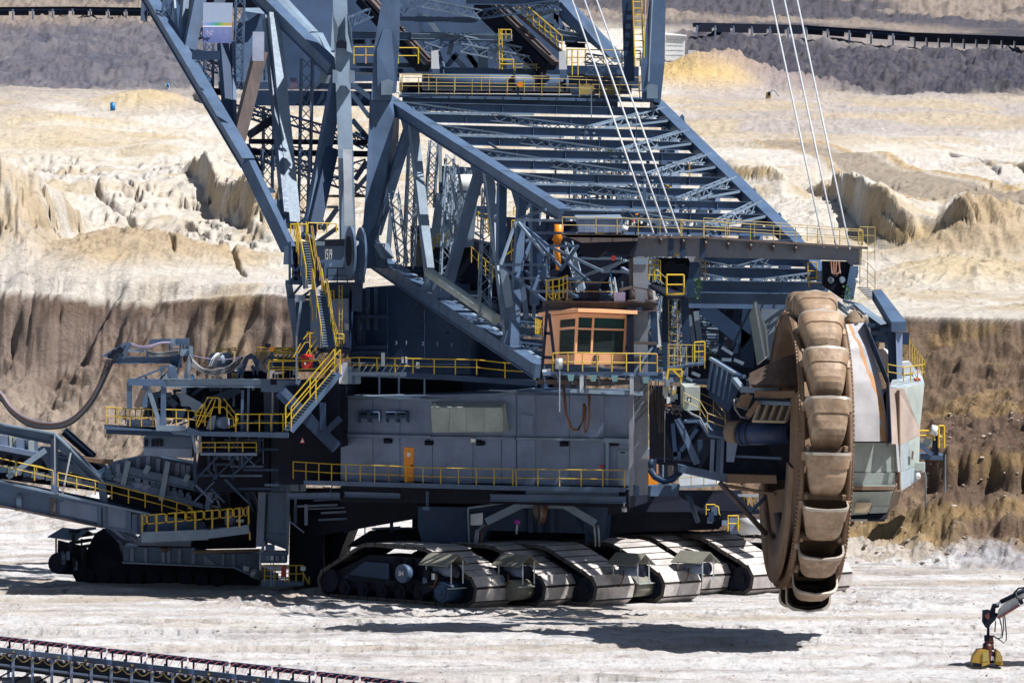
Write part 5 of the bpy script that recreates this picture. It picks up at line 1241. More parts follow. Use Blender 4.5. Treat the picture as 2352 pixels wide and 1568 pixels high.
# grey control cabinet and its walkway
m = MB(); m.hexa([R_(330, 662, -22.5), R_(440, 662, -22.5), R_(440, 660, -21.5), R_(298, 640, -21.5), R_(330, 492, -22.5), R_(442, 490, -22.5), R_(410, 465, -21.5), R_(298, 462, -21.5)]); cbx = m.build('control_cabinet', PALEG, hf)
m = MB(); m.slab([R_(344, 602, -22.55), R_(376, 602, -22.55), R_(376, 568, -22.55), R_(344, 568, -22.55)], Vector((0, -.05, 0))); m.build('meter_window', DARK, cbx)
m = MB(); m.slab([R_(352, 595, -22.62), R_(368, 595, -22.62), R_(368, 575, -22.62), R_(352, 575, -22.62)], Vector((0, -.03, 0))); m.build('meter_plate', WHITE, cbx)
sl('walkway', SLATE, hf, [R_(320, 735, -22.5), R_(430, 730, -22.5), R_(500, 835, -23), R_(640, 860, -23), R_(620, 800, -21.8), R_(420, 700, -21.8)], (0, 0, -.15))
m = MB(); m.rail([R_(320, 640, -22.8), R_(440, 700, -22.8), R_(495, 790, -23.1), R_(632, 840, -23.1)], h=.75, sp=.9, r=.022); m.rail([R_(440, 640, -21.8), R_(540, 690, -21.8), R_(625, 790, -22)], h=.75, sp=.8, r=.022); m.build('handrail', YELF, hf)
bar('frame_brace', SLATE, hf, R_(275, 725, -22.4), R_(420, 1055, -22.2), .3, .3); bar('frame_brace', NAVY, hf, R_(300, 960, -20), R_(420, 800, -20), .2); bar('frame_brace', NAVY, hf, R_(240, 760, -19), R_(260, 1000, -19), .2); bar('frame_brace', NAVY, hf, R_(440, 880, -19), R_(450, 1060, -19), .25)
for x in (530, 575, 600): bar('frame_post', HOUSE if x != 575 else SLATE, hf, R_(x+5, 875, -22.6), R_(x-5, 1120, -22.4), .16)
bar('frame_brace', SLATE, hf, R_(700, 1000, -23.5), R_(1040, 1015, -24.2), .12); bar('frame_brace', DARK, hf, R_(820, 1010, -22.5), R_(730, 1090, -22.5), .12); bar('frame_brace', DARK, hf, R_(890, 1015, -22.5), R_(970, 1090, -22.5), .12)
m = MB(); m.tube(R_(585, 1190, -22.5), R_(930, 1575, -22), .14, 10); m.build('stay_pipe', RUSTY, hf); m = MB(); m.tube(R_(800, 1420, -21.5), R_(930, 1290, -21.5), .1, 8); m.build('stay_pipe', SLATE, hf)
m = MB(); m.tube(R_(350, 1270, -14), R_(425, 1480, -13), .13, 8); m.build('stay_pipe', NAVY, hf)
m = MB(); m.tube(R_(183, 670, -22), R_(180, 1045, -22), .025, 5); m.build('drop_cable', CABLE, hf)
m = MB(); m.path([R_(72, 1090, -19), R_(110, 1150, -19), R_(170, 1180, -19), R_(240, 1165, -19), R_(300, 1110, -19)], .18, 8); m.path([R_(85, 1020, -19), R_(72, 1090, -19)], .15, 8); m.build('curved_guard', NAVY, hf)
for x in (108, 150, 190, 260, 285): bar('guard_post', NAVY, hf, R_(x, 965 if x > 250 else 1020, -19), R_(x, 1160 if x < 250 else 1130, -19), .2)
bar('guard_beam', DARK, hf, R_(70, 1030, -18.8), R_(430, 1060, -19.5), .35, .3)
# stair tower with dense piping next to the column
m = MB()
for k in range(22): x = 70+random.random()*120; y0 = 430+random.random()*120; m.tube(R_(x, y0, -19.5-random.random()), R_(x+random.uniform(-6, 6), y0+100+random.random()*250, -19.5-random.random()), .014+.014*random.random(), 5)
m.build('pipe_bundle', RUSTY, hf, kind='stuff')
m = MB(); m.rail([R_(205, 350, -21), R_(475, 355, -21)], h=1.2, sp=.3, r=.022); twr = m.build('handrail', YELF, hf)
m = MB(); m.rail([R_(400, 305, -21.4), R_(475, 300, -21.4)], h=1.0, sp=1.4, r=.035); m.build('handrail', YEL, hf)
sl('walkway', SLATE, hf, [R_(200, 352, -21.2), R_(475, 310, -21.2), R_(475, 300, -19.8), R_(200, 340, -19.8)], (0, 0, -.12))
for (a, b_) in (((210, 355), (195, 460)), ((235, 358), (310, 430)), ((310, 370), (300, 460)), ((215, 360), (310, 362))): bar('stair_frame', YEL, hf, R_(*a, -21.3), R_(*b_, -21.3), .1)
for (a, b_) in (((330, 318), (420, 322)), ((340, 420), (385, 445)), ((380, 385), (440, 410)), ((600, 288), (670, 292)), ((600, 200), (680, 250)), ((690, 290), (760, 320)), ((510, 215), (570, 220))): bar('loose_strut', SLATEL, hf, R_(*a, -17), R_(*b_, -17), .5, .16)
for k in range(18):
    x, y = 180+random.random()*90, 440+random.random()*200; m = MB(); p = R_(x, y, -21.4+random.random()*.6); m.bar(p, p + Zv*random.uniform(.2, .5), random.uniform(.15, .35), .2); m.build('junction_box', random.choice([GALV, WHITE, YELF, SLATEL, PALEG]), hf)
for k in range(10):
    x, y = 200+random.random()*110, 610+random.random()*70; m = MB(); m.path([R_(x-20, y, -21.8), R_(x, y+18, -22), R_(x+25, y+4, -21.9), R_(x+40, y+30, -21.9)], .035, 4); m.build('hose', random.choice([CABLE, CABLEB, RUB]), hf)
# machinery glimpsed below the head frame, on the far side of the tracks
und = sl('far_gear_deck', DARK, EXC, [R_(440, 1395, 12), R_(920, 1395, 12), R_(920, 1425, 12), R_(440, 1425, 12)], (0, 2, 0))
m = MB(); m.tube(R_(745, 1515, 12), R_(930, 1505, 11), .5, 24); m.build('white_cylinder', WHITE, und)
m = MB(); m.rail([R_(645, 1550, 11.5), R_(720, 1550, 11.5)], h=.9, sp=.6, r=.04); m.build('handrail', YEL, und)
m = MB(); m.hexa([R_(665, 1570, 12), R_(735, 1570, 12), R_(735, 1570, 13), R_(665, 1570, 13), R_(655, 1450, 12), R_(735, 1450, 12), R_(735, 1450, 13), R_(655, 1450, 13)]); m.build('bearing_block', HOUSE, und)
m = MB(); m.rail([R_(485, 1430, 11.5), R_(550, 1430, 11.5)], h=.6, sp=.5, r=.035); m.path([R_(550, 1360, 11.5), R_(575, 1370, 11.5), R_(580, 1420, 11.5), R_(595, 1440, 11.5)], .04, 5); m.build('handrail', YEL, und)
for k in range(16):
    x = 560+k*23+random.uniform(-8, 8); bar('far_post', random.choice([YEL, YELF, GALV, SLATEL, SLATE, HOUSE]), und, R_(x, 1260+random.random()*50, 13), R_(x+random.choice([-22, 0, 0, 24]), 1395, 13), .07)
bar('far_beam', GALV, und, R_(540, 1282, 13), R_(900, 1290, 13), .15); bar('far_beam', RUSTY, und, R_(810, 1445, 9), R_(980, 1452, 9), .3, .25)
for k in range(10):
    x, y = 480+random.random()*180, 1420+random.random()*100; m = MB(); p = R_(x, y, 11.5); m.bar(p, p + Zv*random.uniform(.2, .6), random.uniform(.2, .5), .3); m.build('gear_piece', random.choice([DARK, SLATE, GALV, HOUSE, NAVY]), und)

# ================================================================= driver's cab
CT = [HC(228, 195, -19.0), HC(478, 168, -21.8), HC(850, 182, -20.8)]; CB = [HC(226, 553, -19.0), HC(457, 545, -21.5), HC(828, 545, -20.5)]
def lf(u, v): return lerp3(lerp3(CB[0], CB[1], u), lerp3(CT[0], CT[1], u), v)      # left face
def rf_(u, v): return lerp3(lerp3(CB[1], CB[2], u), lerp3(CT[1], CT[2], u), v)
nL = (CB[1]-CB[0]).cross(CT[0]-CB[0]).normalized(); nR = (CB[2]-CB[1]).cross(CT[1]-CB[1]).normalized()
def facequad(m, f, u0, v0, u1, v1, n, t=.1, o=0): m.slab([f(u0, v0)+n*o, f(u1, v0)+n*o, f(u1, v1)+n*o, f(u0, v1)+n*o], -n*t)
m = MB()
facequad(m, lf, 0, 0, .50, 1, nL); facequad(m, lf, .5, 0, 1, .20, nL); facequad(m, lf, .5, .90, 1, 1, nL); facequad(m, lf, .5, .695, 1, .745, nL); facequad(m, lf, .965, .20, 1, .9, nL)
facequad(m, rf_, 0, 0, 1, .205, nR); facequad(m, rf_, 0, .92, 1, 1, nR); facequad(m, rf_, 0, .68, 1, .715, nR)
for u in (0, .31, .955): facequad(m, rf_, u, .205, u+.04, .92, nR)
cab = m.build('driver_cab', ORANGE, EXC)
m = MB(); m.slab([HC(190, 192, -18.7), HC(486, 158, -22.4), HC(922, 176, -21.0), HC(900, 168, -18.5), HC(500, 150, -16.5), HC(330, 160, -16.5)], Zv*.18); m.build('cab_roof', ORANGE, cab)
m = MB(); facequad(m, lf, -.02, .0, -.0, 1, nL); bk = [CB[0], CB[2], CT[2], CT[0]]; m.slab([p + Vector((.0, 1.8, 0)) for p in bk], Vector((0, .1, 0))); m.slab([CB[0]+Vector((0, 1.8, 0)), CB[0], CB[1], CB[2], CB[2]+Vector((0, 1.8, 0))], Zv*.08); m.slab([CB[2], CB[2]+Vector((0, 1.8, 0)), CT[2]+Vector((0, 1.8, 0)), CT[2]], Vector((-.06, 0, 0))); m.build('cab_back', flat('cab_interior', (.012, .014, .02), .7), cab)
def pane(f, u0, v0, u1, v1, n, mat=GLASS, name='window_pane', o=-.05): m = MB(); facequad(m, f, u0, v0, u1, v1, n, .02, o); return m.build(name, mat, cab)
pane(lf, .5, .2, .965, .695, nL); pane(lf, .5, .745, .965, .9, nL)
pane(rf_, .04, .205, .31, .68, nR); pane(rf_, .35, .205, .955, .68, nR); pane(rf_, .04, .715, .31, .92, nR); pane(rf_, .35, .715, .955, .92, nR)
pane(rf_, .04, .72, .31, .92, nR, GREEN, 'green_blind', -.12); pane(rf_, .35, .72, .955, .92, nR, GREEN, 'green_blind', -.12)
m = MB(); c = lf(.85, .2)+Vector((.3, .6, 0)); m.bar(c, c+Zv*.75, .5, .12, up=Vector((0, 1, 0))); m.bar(c, c+Vector((0, -.4, 0)), .5, .12); m.build('seat', YELF, cab)
m = MB(); c = rf_(.5, .2)+Vector((0, .7, 0)); m.bar(c - Vector((.8, 0, 0)), c + Vector((.8, 0, 0)), .4, .5); m.bar(c+Vector((.7, 0, .2)), c+Vector((.7, 0, 1.1)), .12); m.build('console', GALV, cab)
m = MB(); facequad(m, rf_, .12, .66, .17, .72, nR, .02, -.09); m.build('paper_note', WHITE, cab)
m = MB(); facequad(m, rf_, .38, .07, .47, .19, nR, .08, .08); m.build('lamp_bracket', RUSTY, cab)
# platform, rail, lamps and frame of the cab
sl('cab_platform', SLATE, cab, [HC(225, 602, -22.4), HC(1072, 606, -21.6), HC(1072, 600, -18), HC(225, 590, -17)], (0, 0, -.14))
m = MB(); m.rail([HC(300, 598, -22.3), HC(410, 594, -22.4), HC(840, 600, -22.0), HC(940, 600, -21.8), HC(1066, 603, -21.6)], h=.95, sp=.85, r=.033); m.build('handrail', YEL, cab)
m = MB(); m.rail([HC(228, 340, -17.5), HC(172, 320, -16)], h=.8, sp=.3, r=.03, mid=2); m.rail([HC(290, 160, -18), HC(470, 150, -18)], h=.12, sp=.5, r=.04); m.build('handrail', YEL, cab)
sl('cab_underframe', RUSTY, cab, [HC(178, 690, -20.5), HC(200, 655, -20.5), HC(905, 665, -20.5), HC(890, 690, -20.5), HC(620, 706, -20.5), HC(430, 690, -20.5)], (0, 1.5, 0))
m = MB()
for k in range(8): x = 230+k*100; m.bar(HC(x, 612, -21.8), HC(x+20, 690, -21.0), .08); m.bar(HC(x, 620, -21.9), HC(x+80, 612+random.random()*25, -21.9), .06)
m.build('cab_under_strut', SLATE, cab, kind='stuff')
for (x, y, w) in ((433, 640, 18), (597, 643, 26), (755, 645, 30), (985, 657, 20)):
    m = MB(); c = HC(x, y, -22.2); m.hexa([c+Vector(v) for v in ((-.12, -.1, -.18), (.12, -.1, -.18), (.1, .08, -.18), (-.1, .08, -.18), (-.18, -.15, .13), (.18, -.15, .13), (.15, .08, .13), (-.15, .08, .13))]); m.build('work_lamp', TEAL, cab)
m = MB(); m.hexa([HC(228, 625, -22.2), HC(290, 622, -22.2), HC(290, 620, -21.4), HC(228, 620, -21.4), HC(222, 585, -22.2), HC(285, 580, -22.2), HC(285, 578, -21.4), HC(222, 580, -21.4)]); m.build('work_lamp', WHITE, cab)
m = MB(); m.tube(HC(345, 578, -22.3), HC(345, 500, -22.3), .2, 14); m.build('signal_horn', GALV, cab)
bar('hanging_frame', SLATEL, cab, HC(425, 738, -22), HC(962, 759, -21.6), .16, .2); bar('hanging_frame', GALV, cab, HC(512, 605, -22), HC(512, 752, -22), .2); bar('hanging_frame', GALV, cab, HC(880, 620, -21.8), HC(880, 765, -21.8), .2)
m = MB(); m.tube(HC(350, 575, -22.4), HC(349, 892, -22.4), .035, 6); m.build('whip_rod', GALV, cab)
for pts in ([(375, 705), (390, 900), (430, 1015), (480, 1025), (520, 960), (528, 830)], [(382, 705), (402, 920), (445, 1030), (490, 1025), (533, 940), (535, 830)], [(565, 760), (565, 900), (555, 1020), (540, 1050), (530, 1000), (545, 850)], [(572, 760), (570, 900), (560, 1000), (548, 1030)]):
    m = MB(); m.path([HC(x, y, -20.5) for x, y in pts], .05, 5); m.build('hose_loop', CABLEB, cab)
for (a, b_) in (((262, 100), (215, 655)), ((272, 170), (312, 500)), ((240, 315), (292, 318)), ((225, 492), (315, 495))): bar('cab_frame', DARK, cab, HC(*a, -21.8), HC(*b_, -21.8), .16, .16)
m = MB(); m.ibeam(HC(228, 112, -20.5), HC(1065, 120, -20.5), .8, .5, .06); tb = m.build('cab_lift_beam', RUSTY, EXC)
bar('lift_bracket', SLATE, tb, HC(925, 190, -20.3), HC(1035, 395, -20.3), .16, .2); bar('lift_bracket', RUSTY, tb, HC(890, 385, -20.8), HC(1065, 392, -20.8), .2, .16); bar('lift_bracket', SLATE, tb, HC(890, 160, -20.7), HC(960, 140, -20.7), .2, .3); bar('lift_bracket', SLATEL, tb, HC(1035, 415, -20.8), HC(900, 600, -20.8), .12)
bar('lift_column', DARK, tb, HC(868, 120, -20.9), HC(872, 620, -20.9), .35, .35); bar('lift_column', NAVY, tb, HC(1040, 130, -20.3), HC(1050, 400, -20.3), .35, .35)
sl('lift_web', NAVY, tb, [HC(890, 400, -20.2), HC(1065, 400, -20.2), HC(1065, 600, -20.2), HC(890, 600, -20.2)], (0, .3, 0))
m = MB(); m.rail([E_(380, 1210, -20.8), E_(520, 1190, -20.8), E_(610, 1150, -20.5)], h=1.1, sp=.28, r=.034, mid=2); m.build('handrail', YEL, tb)
m = MB(); m.rail([E_(610, 1190, -20.9), E_(1135, 1200, -20.9)], h=.95, sp=1.9, r=.022); m.build('handrail', YELF, tb)
for (x, y, w, h, mt) in ((520, 1200, .08, .15, YELF), (615, 1200, .08, .15, YELF), (900, 1195, .7, .8, DARK), (1060, 1205, .7, .18, DARK), (735, 1205, .7, .18, DARK), (1185, 1200, .22, .45, CABLEP), (890, 1060, .6, .3, NAVY), (1000, 1190, .25, .5, NAVY)):
    m = MB(); p = E_(x, y, -20.3); m.bar(p, p+Zv*h, w, .6); m.build('winch_part', mt, tb)
for (a, b_, mt, r) in (((1090, 870), (1095, 960), BLUE, .05), ((1095, 960), (1135, 1190), GALV, .05), ((640, 1000), (655, 1160), YELF, .03), ((1000, 950), (900, 1190), SLATE, .05), ((850, 920), (640, 1080), SLATE, .05)):
    m = MB(); m.tube(E_(*a, -19.8), E_(*b_, -19.8), r, 7); m.build('winch_rod', mt, tb)
# ================================================================= upper structure: masts, counterweight truss, tower, decks
def hx(name, mat, par, a, b_, c, d, depth, **k):
    m = MB(); m.slab([a, b_, c, d], V3(depth)); return m.build(name, mat, par, **k)
# big plate box under the boom hinge, with painted numerals
ps = hx('superstructure_box', NAVY, EXC, J_(1240, 880, 11), J_(2360, 890, 8), J_(2360, 60, 8), J_(1400, 90, 11), (1.5, 9, 0))
m = MB(); m.slab([F_(1060, 690, 12), F_(1242, 845, 10), F_(1242, 905, 10), F_(1060, 905, 12)], Vector((1, 2, 0))); m.build('plate_wall', NAVY, ps)
hx('plate_wall', NAVY, ps, J_(1240, 745, 10.6), J_(1400, 747, 10.5), J_(1400, 95, 10.5), J_(1260, 130, 10.6), (0, .4, 0))
for x in (1345, 1420, 1495): bar('wall_rib', NAVY, ps, J_(x, 100, 10.3), J_(x, 640 if x < 1400 else 480, 10.3), .12, .25)
for (y, x1) in ((360, 1620), (640, 1600), (690, 1600)): bar('wall_rib', NAVY, ps, J_(1250, y, 10.2), J_(x1, y, 9.6), .22, .2)
for x in (1600, 1940, 2250): bar('wall_seam', NAVY, ps, J_(x, 110 if x < 1700 else 300, 10.9-(x-1240)/1120*3-.45), J_(x, 740, 10.9-(x-1240)/1120*3-.45), .05, .04)
for k in range(14):
    x, y = random.choice(((1865, 250), (1865, 380), (1860, 500), (1930, 500), (2045, 505), (2160, 505), (2270, 505), (1720, 490), (1858, 630))); m = MB(); p = J_(x+random.uniform(-12, 12), y+random.uniform(-8, 8), 8.8); m.tube(p, p+Vector((0, -.2, 0)), .06, 6); m.build('bolt_head', DARK, ps)
NUMW = flat('pale_blue_lettering', (0.28, .42, .55), .5)
for (s, x, y) in (('3', 1680, 604), ('2', 1925, 610), ('1', 2190, 620)): text('numeral', s, .30, J_(x, y, 10.9-(x-1240)/1120*3-.6), NUMW, ps, nx=-.3)
for (x, y) in ((1773, 603), (2058, 610)): bar('scale_mark', NUMW, ps, J_(x, y-22, 10.9-(x-1240)/1120*3-.6), J_(x, y+22, 10.9-(x-1240)/1120*3-.6), .06, .03)
# dark block added to fill the shaded void between deck and house
tt = hx('deck_void_block', DARK, EXC, J_(560, 1090, 14), F_(1270, 900, 11), F_(1270, 842, 11), J_(560, 960, 14), (2, 7, 0))
hx('void_fill_slab', DARK, tt, J_(730, 1100, 6), J_(1170, 1560, 6), J_(1170, 980, 6), J_(640, 1000, 6), (1, 7, 0))  # dark slabs added: shade of the gap beside the house as colour
hx('void_fill_slab', DARK, tt, J_(600, 1900, 9.5), J_(1175, 1900, 9.5), J_(1175, 1100, 9.5), J_(600, 1100, 9.5), (1, 6, 0))
bar('inclined_strut', NAVY, tt, J_(620, 1050, 4.5), J_(1130, 1560, 5.5), .7, .5, up=Vector((0, -1, 0))); bar('inclined_strut', NAVY, tt, J_(1170, 1290, 5), J_(1000, 1450, 5), .35, .3, up=Vector((0, -1, 0))); bar('inclined_strut', SLATE, tt, J_(640, 1040, 4), J_(820, 1220, 4), .35, .3, up=Vector((0, -1, 0)))
bar('stub_post', NAVY, tt, J_(1005, 1150, 5), J_(1010, 1400, 5), .35)
for (x, y, h, mt) in ((1180, 975, .5, WHITE), (1210, 978, .55, GALV), (1250, 976, .45, SLATEL), (1300, 978, .4, SLATE), (1330, 976, .4, SLATEL)):
    m = MB(); p = J_(x, y, 5); m.bar(p, p+Zv*h*2.2, .25, .3, w2=.18); m.build('pump_body', mt, tt)
for x in (1525, 1705, 1940): bar('roof_post', SLATE, tt, J_(x, 890, 2.5), J_(x, 1070, 2.5), .1)
# long walkway in front of the plate box
wk = hx('deck_walkway', SLATE, EXC, J_(1090, 880, 5.6), F_(1232, 876, 0), F_(1232, 872, 1.6), J_(1090, 868, 7.4), (0, 0, -.12))
m = MB(); m.bar(J_(1100, 880, 5.5), J_(1780, 888, 2.8), .12, .2); m.build('deck_edge', SLATEL, wk); bar('deck_edge', NAVY, wk, J_(1780, 895, 2.8), F_(1232, 880, 0), .12, .3)
m = MB(); m.rail([J_(1180, 880, 5.4), J_(1340, 872, 4.8), J_(1835, 884, 2.6), J_(2420, 895, 1), F_(1160, 868, .5), F_(1228, 872, .2)], h=.85, sp=1.35, r=.03); m.build('handrail', YEL, wk)
for k in range(11):
    x = 1130+k*60; bar('slanted_stay', GALV, wk, J_(x, 872, 6.2), J_(x+55, 785, 6.4), .06)
bar('stay_rail', GALV, wk, J_(1170, 783, 6.4), J_(1400, 786, 6), .06); bar('stay_rail', SLATE, wk, J_(1400, 786, 6), J_(2350, 800, 3), .06)
m = MB(); p = J_(1560, 815, 3.6); m.bar(p, p+Zv*.75, .3, .2); m.build('small_cabinet', GALV, wk)
for (x, y) in ((1745, 770), (1765, 770), (1880, 820)): m = MB(); p = J_(x, y+15, 3); m.bar(p, p+Zv*.35, .18, .2); m.build('small_cabinet', GALV, wk)
# steps from the walkway down to the left platform
def stair(par, p, q, wid, n, rails=True, rmat=YEL, h=1.1, tmat=SLATE):
    p, q = V3(p), V3(q); d = (q-p); s = Vector((d.y, -d.x, 0)).normalized()*wid/2 if abs(d.x)+abs(d.y) > .3 else Vector((wid/2, 0, 0))
    for sg in (-1, 1): bar('stair_stringer', tmat, par, p+s*sg, q+s*sg, .06, .28)
    for i in range(n):
        c = lerp3(p, q, (i+.5)/n); m = MB(); m.slab([c-s-Vector((d.x, d.y, 0)).normalized()*.14, c+s-Vector((d.x, d.y, 0)).normalized()*.14, c+s+Vector((d.x, d.y, 0)).normalized()*.14, c-s+Vector((d.x, d.y, 0)).normalized()*.14], Zv*.04); m.build('stair_tread', SLATEL, par)
    if rails:
        for sg in (-1, 1):
            m = MB(); L = d.length; k = max(2, int(L/1.6))
            for i in range(k+1):
                b_ = lerp3(p, q, i/k)+s*sg; m.tube(b_, b_+Zv*h, .038, 5)
            m.tube(p+s*sg+Zv*h, q+s*sg+Zv*h, .038, 5); m.tube(p+s*sg+Zv*h*.5, q+s*sg+Zv*h*.5, .032, 5); m.build('handrail', rmat, par)
stair(wk, J_(1140, 880, 3.6), J_(690, 1410, 2.8), 1.3, 22, h=1.35)
# ---- tower with stairs beside the boom hinge
tw = hx('stair_tower', NAVY, EXC, S_(560, 1260, 8), S_(860, 1260, 8), S_(860, 640, 8), S_(600, 640, 8), (.5, 5, 0))
hx('tower_panel', HOUSE, tw, S_(500, 1230, 7.6), S_(850, 1230, 7.6), S_(850, 780, 7.6), S_(500, 790, 7.6), (0, .3, 0))
hx('tower_panel', NAVY, tw, S_(395, 1290, 7.8), S_(540, 1290, 7.8), S_(500, 800, 7.8), S_(362, 800, 7.8), (0, .3, 0))
hx('tower_panel', SLATE, tw, S_(355, 1300, 8.4), S_(392, 1300, 8.4), S_(340, 760, 8.4), S_(295, 640, 8.4), (0, 1.2, 0))
bar('tower_post', SLATE, tw, S_(300, 640, 8), S_(395, 1300, 8), .3, .4); bar('tower_post', SLATEL, tw, S_(415, 800, 7), S_(372, 1130, 7), .14)
bar('tower_beam', NAVY, tw, S_(270, 632, 7.5), S_(620, 640, 7.5), .3, .25); bar('tower_beam', NAVY, tw, S_(300, 765, 7.5), S_(620, 770, 7.5), .3, .2); bar('tower_beam', SLATEL, tw, S_(360, 780, 7.2), S_(450, 782, 7.2), .3, .4)
for (a, b_) in (((310, 640), (310, 260)), ((420, 640), (420, 260)), ((560, 640), (560, 260)), ((310, 640), (420, 450)), ((420, 640), (310, 450)), ((420, 560), (560, 300)), ((430, 760), (600, 640)), ((330, 760), (430, 640)), ((540, 860), (620, 800))):
    bar('tower_post', NAVY, tw, S_(*a, 7.4), S_(*b_, 7.4), .14)
hx('tower_panel', DARK, tw, S_(330, 640, 9.5), S_(600, 640, 9.5), S_(600, 260, 9.5), S_(330, 260, 9.5), (0, .3, 0))
nb = hx('number_box', SLATE, tw, S_(590, 620, 6.6), S_(850, 620, 6.6), S_(850, 300, 6.6), S_(540, 300, 6.6), (.4, 2.5, 0))
text('numeral', '1519', .86, S_(664, 382, 6.4), LAMPW, nb).scale = (.26, 1.0, 1)
text('numeral', '┌' if False else 'r', .4, S_(688, 470, 6.4), NUMW, nb)
hx('box_lid', DARK, nb, S_(530, 300, 6.4), S_(860, 300, 6.4), S_(860, 235, 6.4), S_(530, 245, 6.4), (.3, 2.8, 0))
hx('box_front', SLATEL, nb, S_(545, 298, 6.3), S_(632, 296, 6.3), S_(632, 258, 6.3), S_(540, 255, 6.3), (0, .1, 0))
m = MB(); m.rail([S_(655, 640, 6.0), S_(840, 640, 6.0)], h=.85, sp=.5, r=.025); m.build('guard_rail', DARK, tw)
m = MB(); m.tube(S_(650, 600, 6.2), S_(650, 580, 6.2), .06, 8); m.build('red_cap', RED, tw)
hx('junction_box', GALV, tw, S_(812, 1072, 7.2), S_(852, 1072, 7.2), S_(852, 1010, 7.2), S_(812, 1010, 7.2), (0, .25, 0))
stair(tw, S_(420, 270, 5.6), S_(500, 690, 5.4), 1.2, 18, h=1.2); stair(tw, S_(560, 700, 5.2), S_(640, 1230, 5.0), 1.3, 22, h=1.2)
bar('stair_side', NAVY, tw, S_(620, 760, 5.2), S_(700, 1230, 5), .1, .4)
for (a, b_) in (((345, 110), (395, 400)), ((505, 110), (545, 400)), ((375, 180), (440, 640)), ((365, 110), (415, 520)), ((560, 400), (610, 640)), ((640, 600), (690, 920)), ((490, 720), (570, 1090)), ((515, 860), (585, 1100)), ((680, 900), (740, 1110)), ((700, 1000), (735, 1220))):
    m = MB(); m.tube(S_(*a, 5.0), S_(*b_, 5.0), .033, 5); m.tube(S_(a[0]+14, a[1], 5.2), S_(b_[0]+14, b_[1], 5.2), .028, 5)
    for t in (.1, .5, .9): p = lerp3(S_(*a, 5.0), S_(*b_, 5.0), t); m.tube(p, p-Zv*.6, .024, 4)
    m.build('stair_rail', YEL, tw)
m = MB(); m.ladder(S_(775, 1240, 6.6), S_(778, 660, 6.6), .17, Vector((1, 0, 0)), .028, .3); m.build('ladder', YEL, tw)
m = MB(); m.rail([S_(658, 925, 5.6), S_(690, 925, 5.6)], h=1.3, sp=.05, r=.022, mid=0); m.rail([S_(655, 800, 5.8), S_(715, 800, 5.8)], h=.55, sp=.4, r=.025); m.build('cage_rail', YEL, tw, kind='stuff')
m = MB(); m.rail([S_(318, 190, 5.6), S_(465, 190, 5.6)], h=.55, sp=.9, r=.036, mid=0); m.rail([S_(475, 172, 5.8), S_(738, 178, 6.5)], h=.52, sp=.6, r=.034, mid=0); m.build('handrail', YEL, tw)
m = MB(); p = S_(425, 170, 5.5); m.bar(p, p+Zv*.3, .16, .12); m.build('junction_box', GALV, tw)
m = MB(); m.rail([S_(470, 1170, 5.4), S_(580, 1180, 5.2), S_(805, 1195, 5.6)], h=.52, sp=.6, r=.034); m.build('handrail', YEL, tw)
for (a, b_) in (((435, 1155), (480, 1100)), ((480, 1100), (530, 1100)), ((385, 1285), (450, 1185)), ((450, 1185), (490, 1180)), ((460, 1290), (590, 1105)), ((505, 1290), (590, 1185)), ((495, 1100), (495, 1290)), ((610, 1100), (610, 1220)), ((345, 1320), (410, 1195))): bar('stair_rail', YEL, tw, S_(*a, 4.6), S_(*b_, 4.6), .06)
hx('landing', DARK, tw, S_(590, 1245, 5), S_(860, 1255, 5), S_(860, 1235, 7.5), S_(590, 1235, 7.5), (0, 0, -.2))
for (a, b_) in (((600, 1250), (540, 1330)), ((700, 1255), (760, 1330)), ((700, 1255), (640, 1330)), ((860, 1255), (800, 1330))): bar('landing_brace', NAVY, tw, S_(*a, 5.6), S_(*b_, 5.6), .15)
# hinge discs at the boom foot
hz = 6.0
for (x, y, r, Y, mt) in ((858, 360, 0, 5.4, SLATE), (955, 370, 0, 6.4, SLATE)):
    m = MB(); c = S_(x, y, Y); n = 32
    ring = [c + Vector((.31*math.cos(2*math.pi*i/n), -.5*math.cos(2*math.pi*i/n), 1.5*math.sin(2*math.pi*i/n))) for i in range(n)]
    m.slab(ring, Vector((.12, .1, 0))); m.build('hinge_disc', mt, boom)
m = MB(); c = S_(842, 345, 4.9); n = 24
m.slab([c + Vector((.14*math.cos(2*math.pi*i/n), -.2*math.cos(2*math.pi*i/n), .85*math.sin(2*math.pi*i/n))) for i in range(n)], Vector((.1, -.05, 0))); m.build('hinge_recess', DARK, boom)
m = MB(); m.slab([S_(905, 640, 6.5), S_(995, 640, 6.5), S_(1000, 300, 6.5), S_(905, 260, 6.5)], Vector((0, 1.2, 0))); m.slab([S_(880, 900, 7.4), S_(970, 900, 7.4), S_(980, 640, 7.4), S_(885, 640, 7.4)], Vector((0, 1, 0))); m.build('hinge_pedestal', NAVY, EXC)
hx('hinge_block', WHITE, boom, S_(912, 320, 5.9), S_(945, 280, 5.9), S_(942, 255, 5.9), S_(910, 250, 5.9), (0, .3, 0))
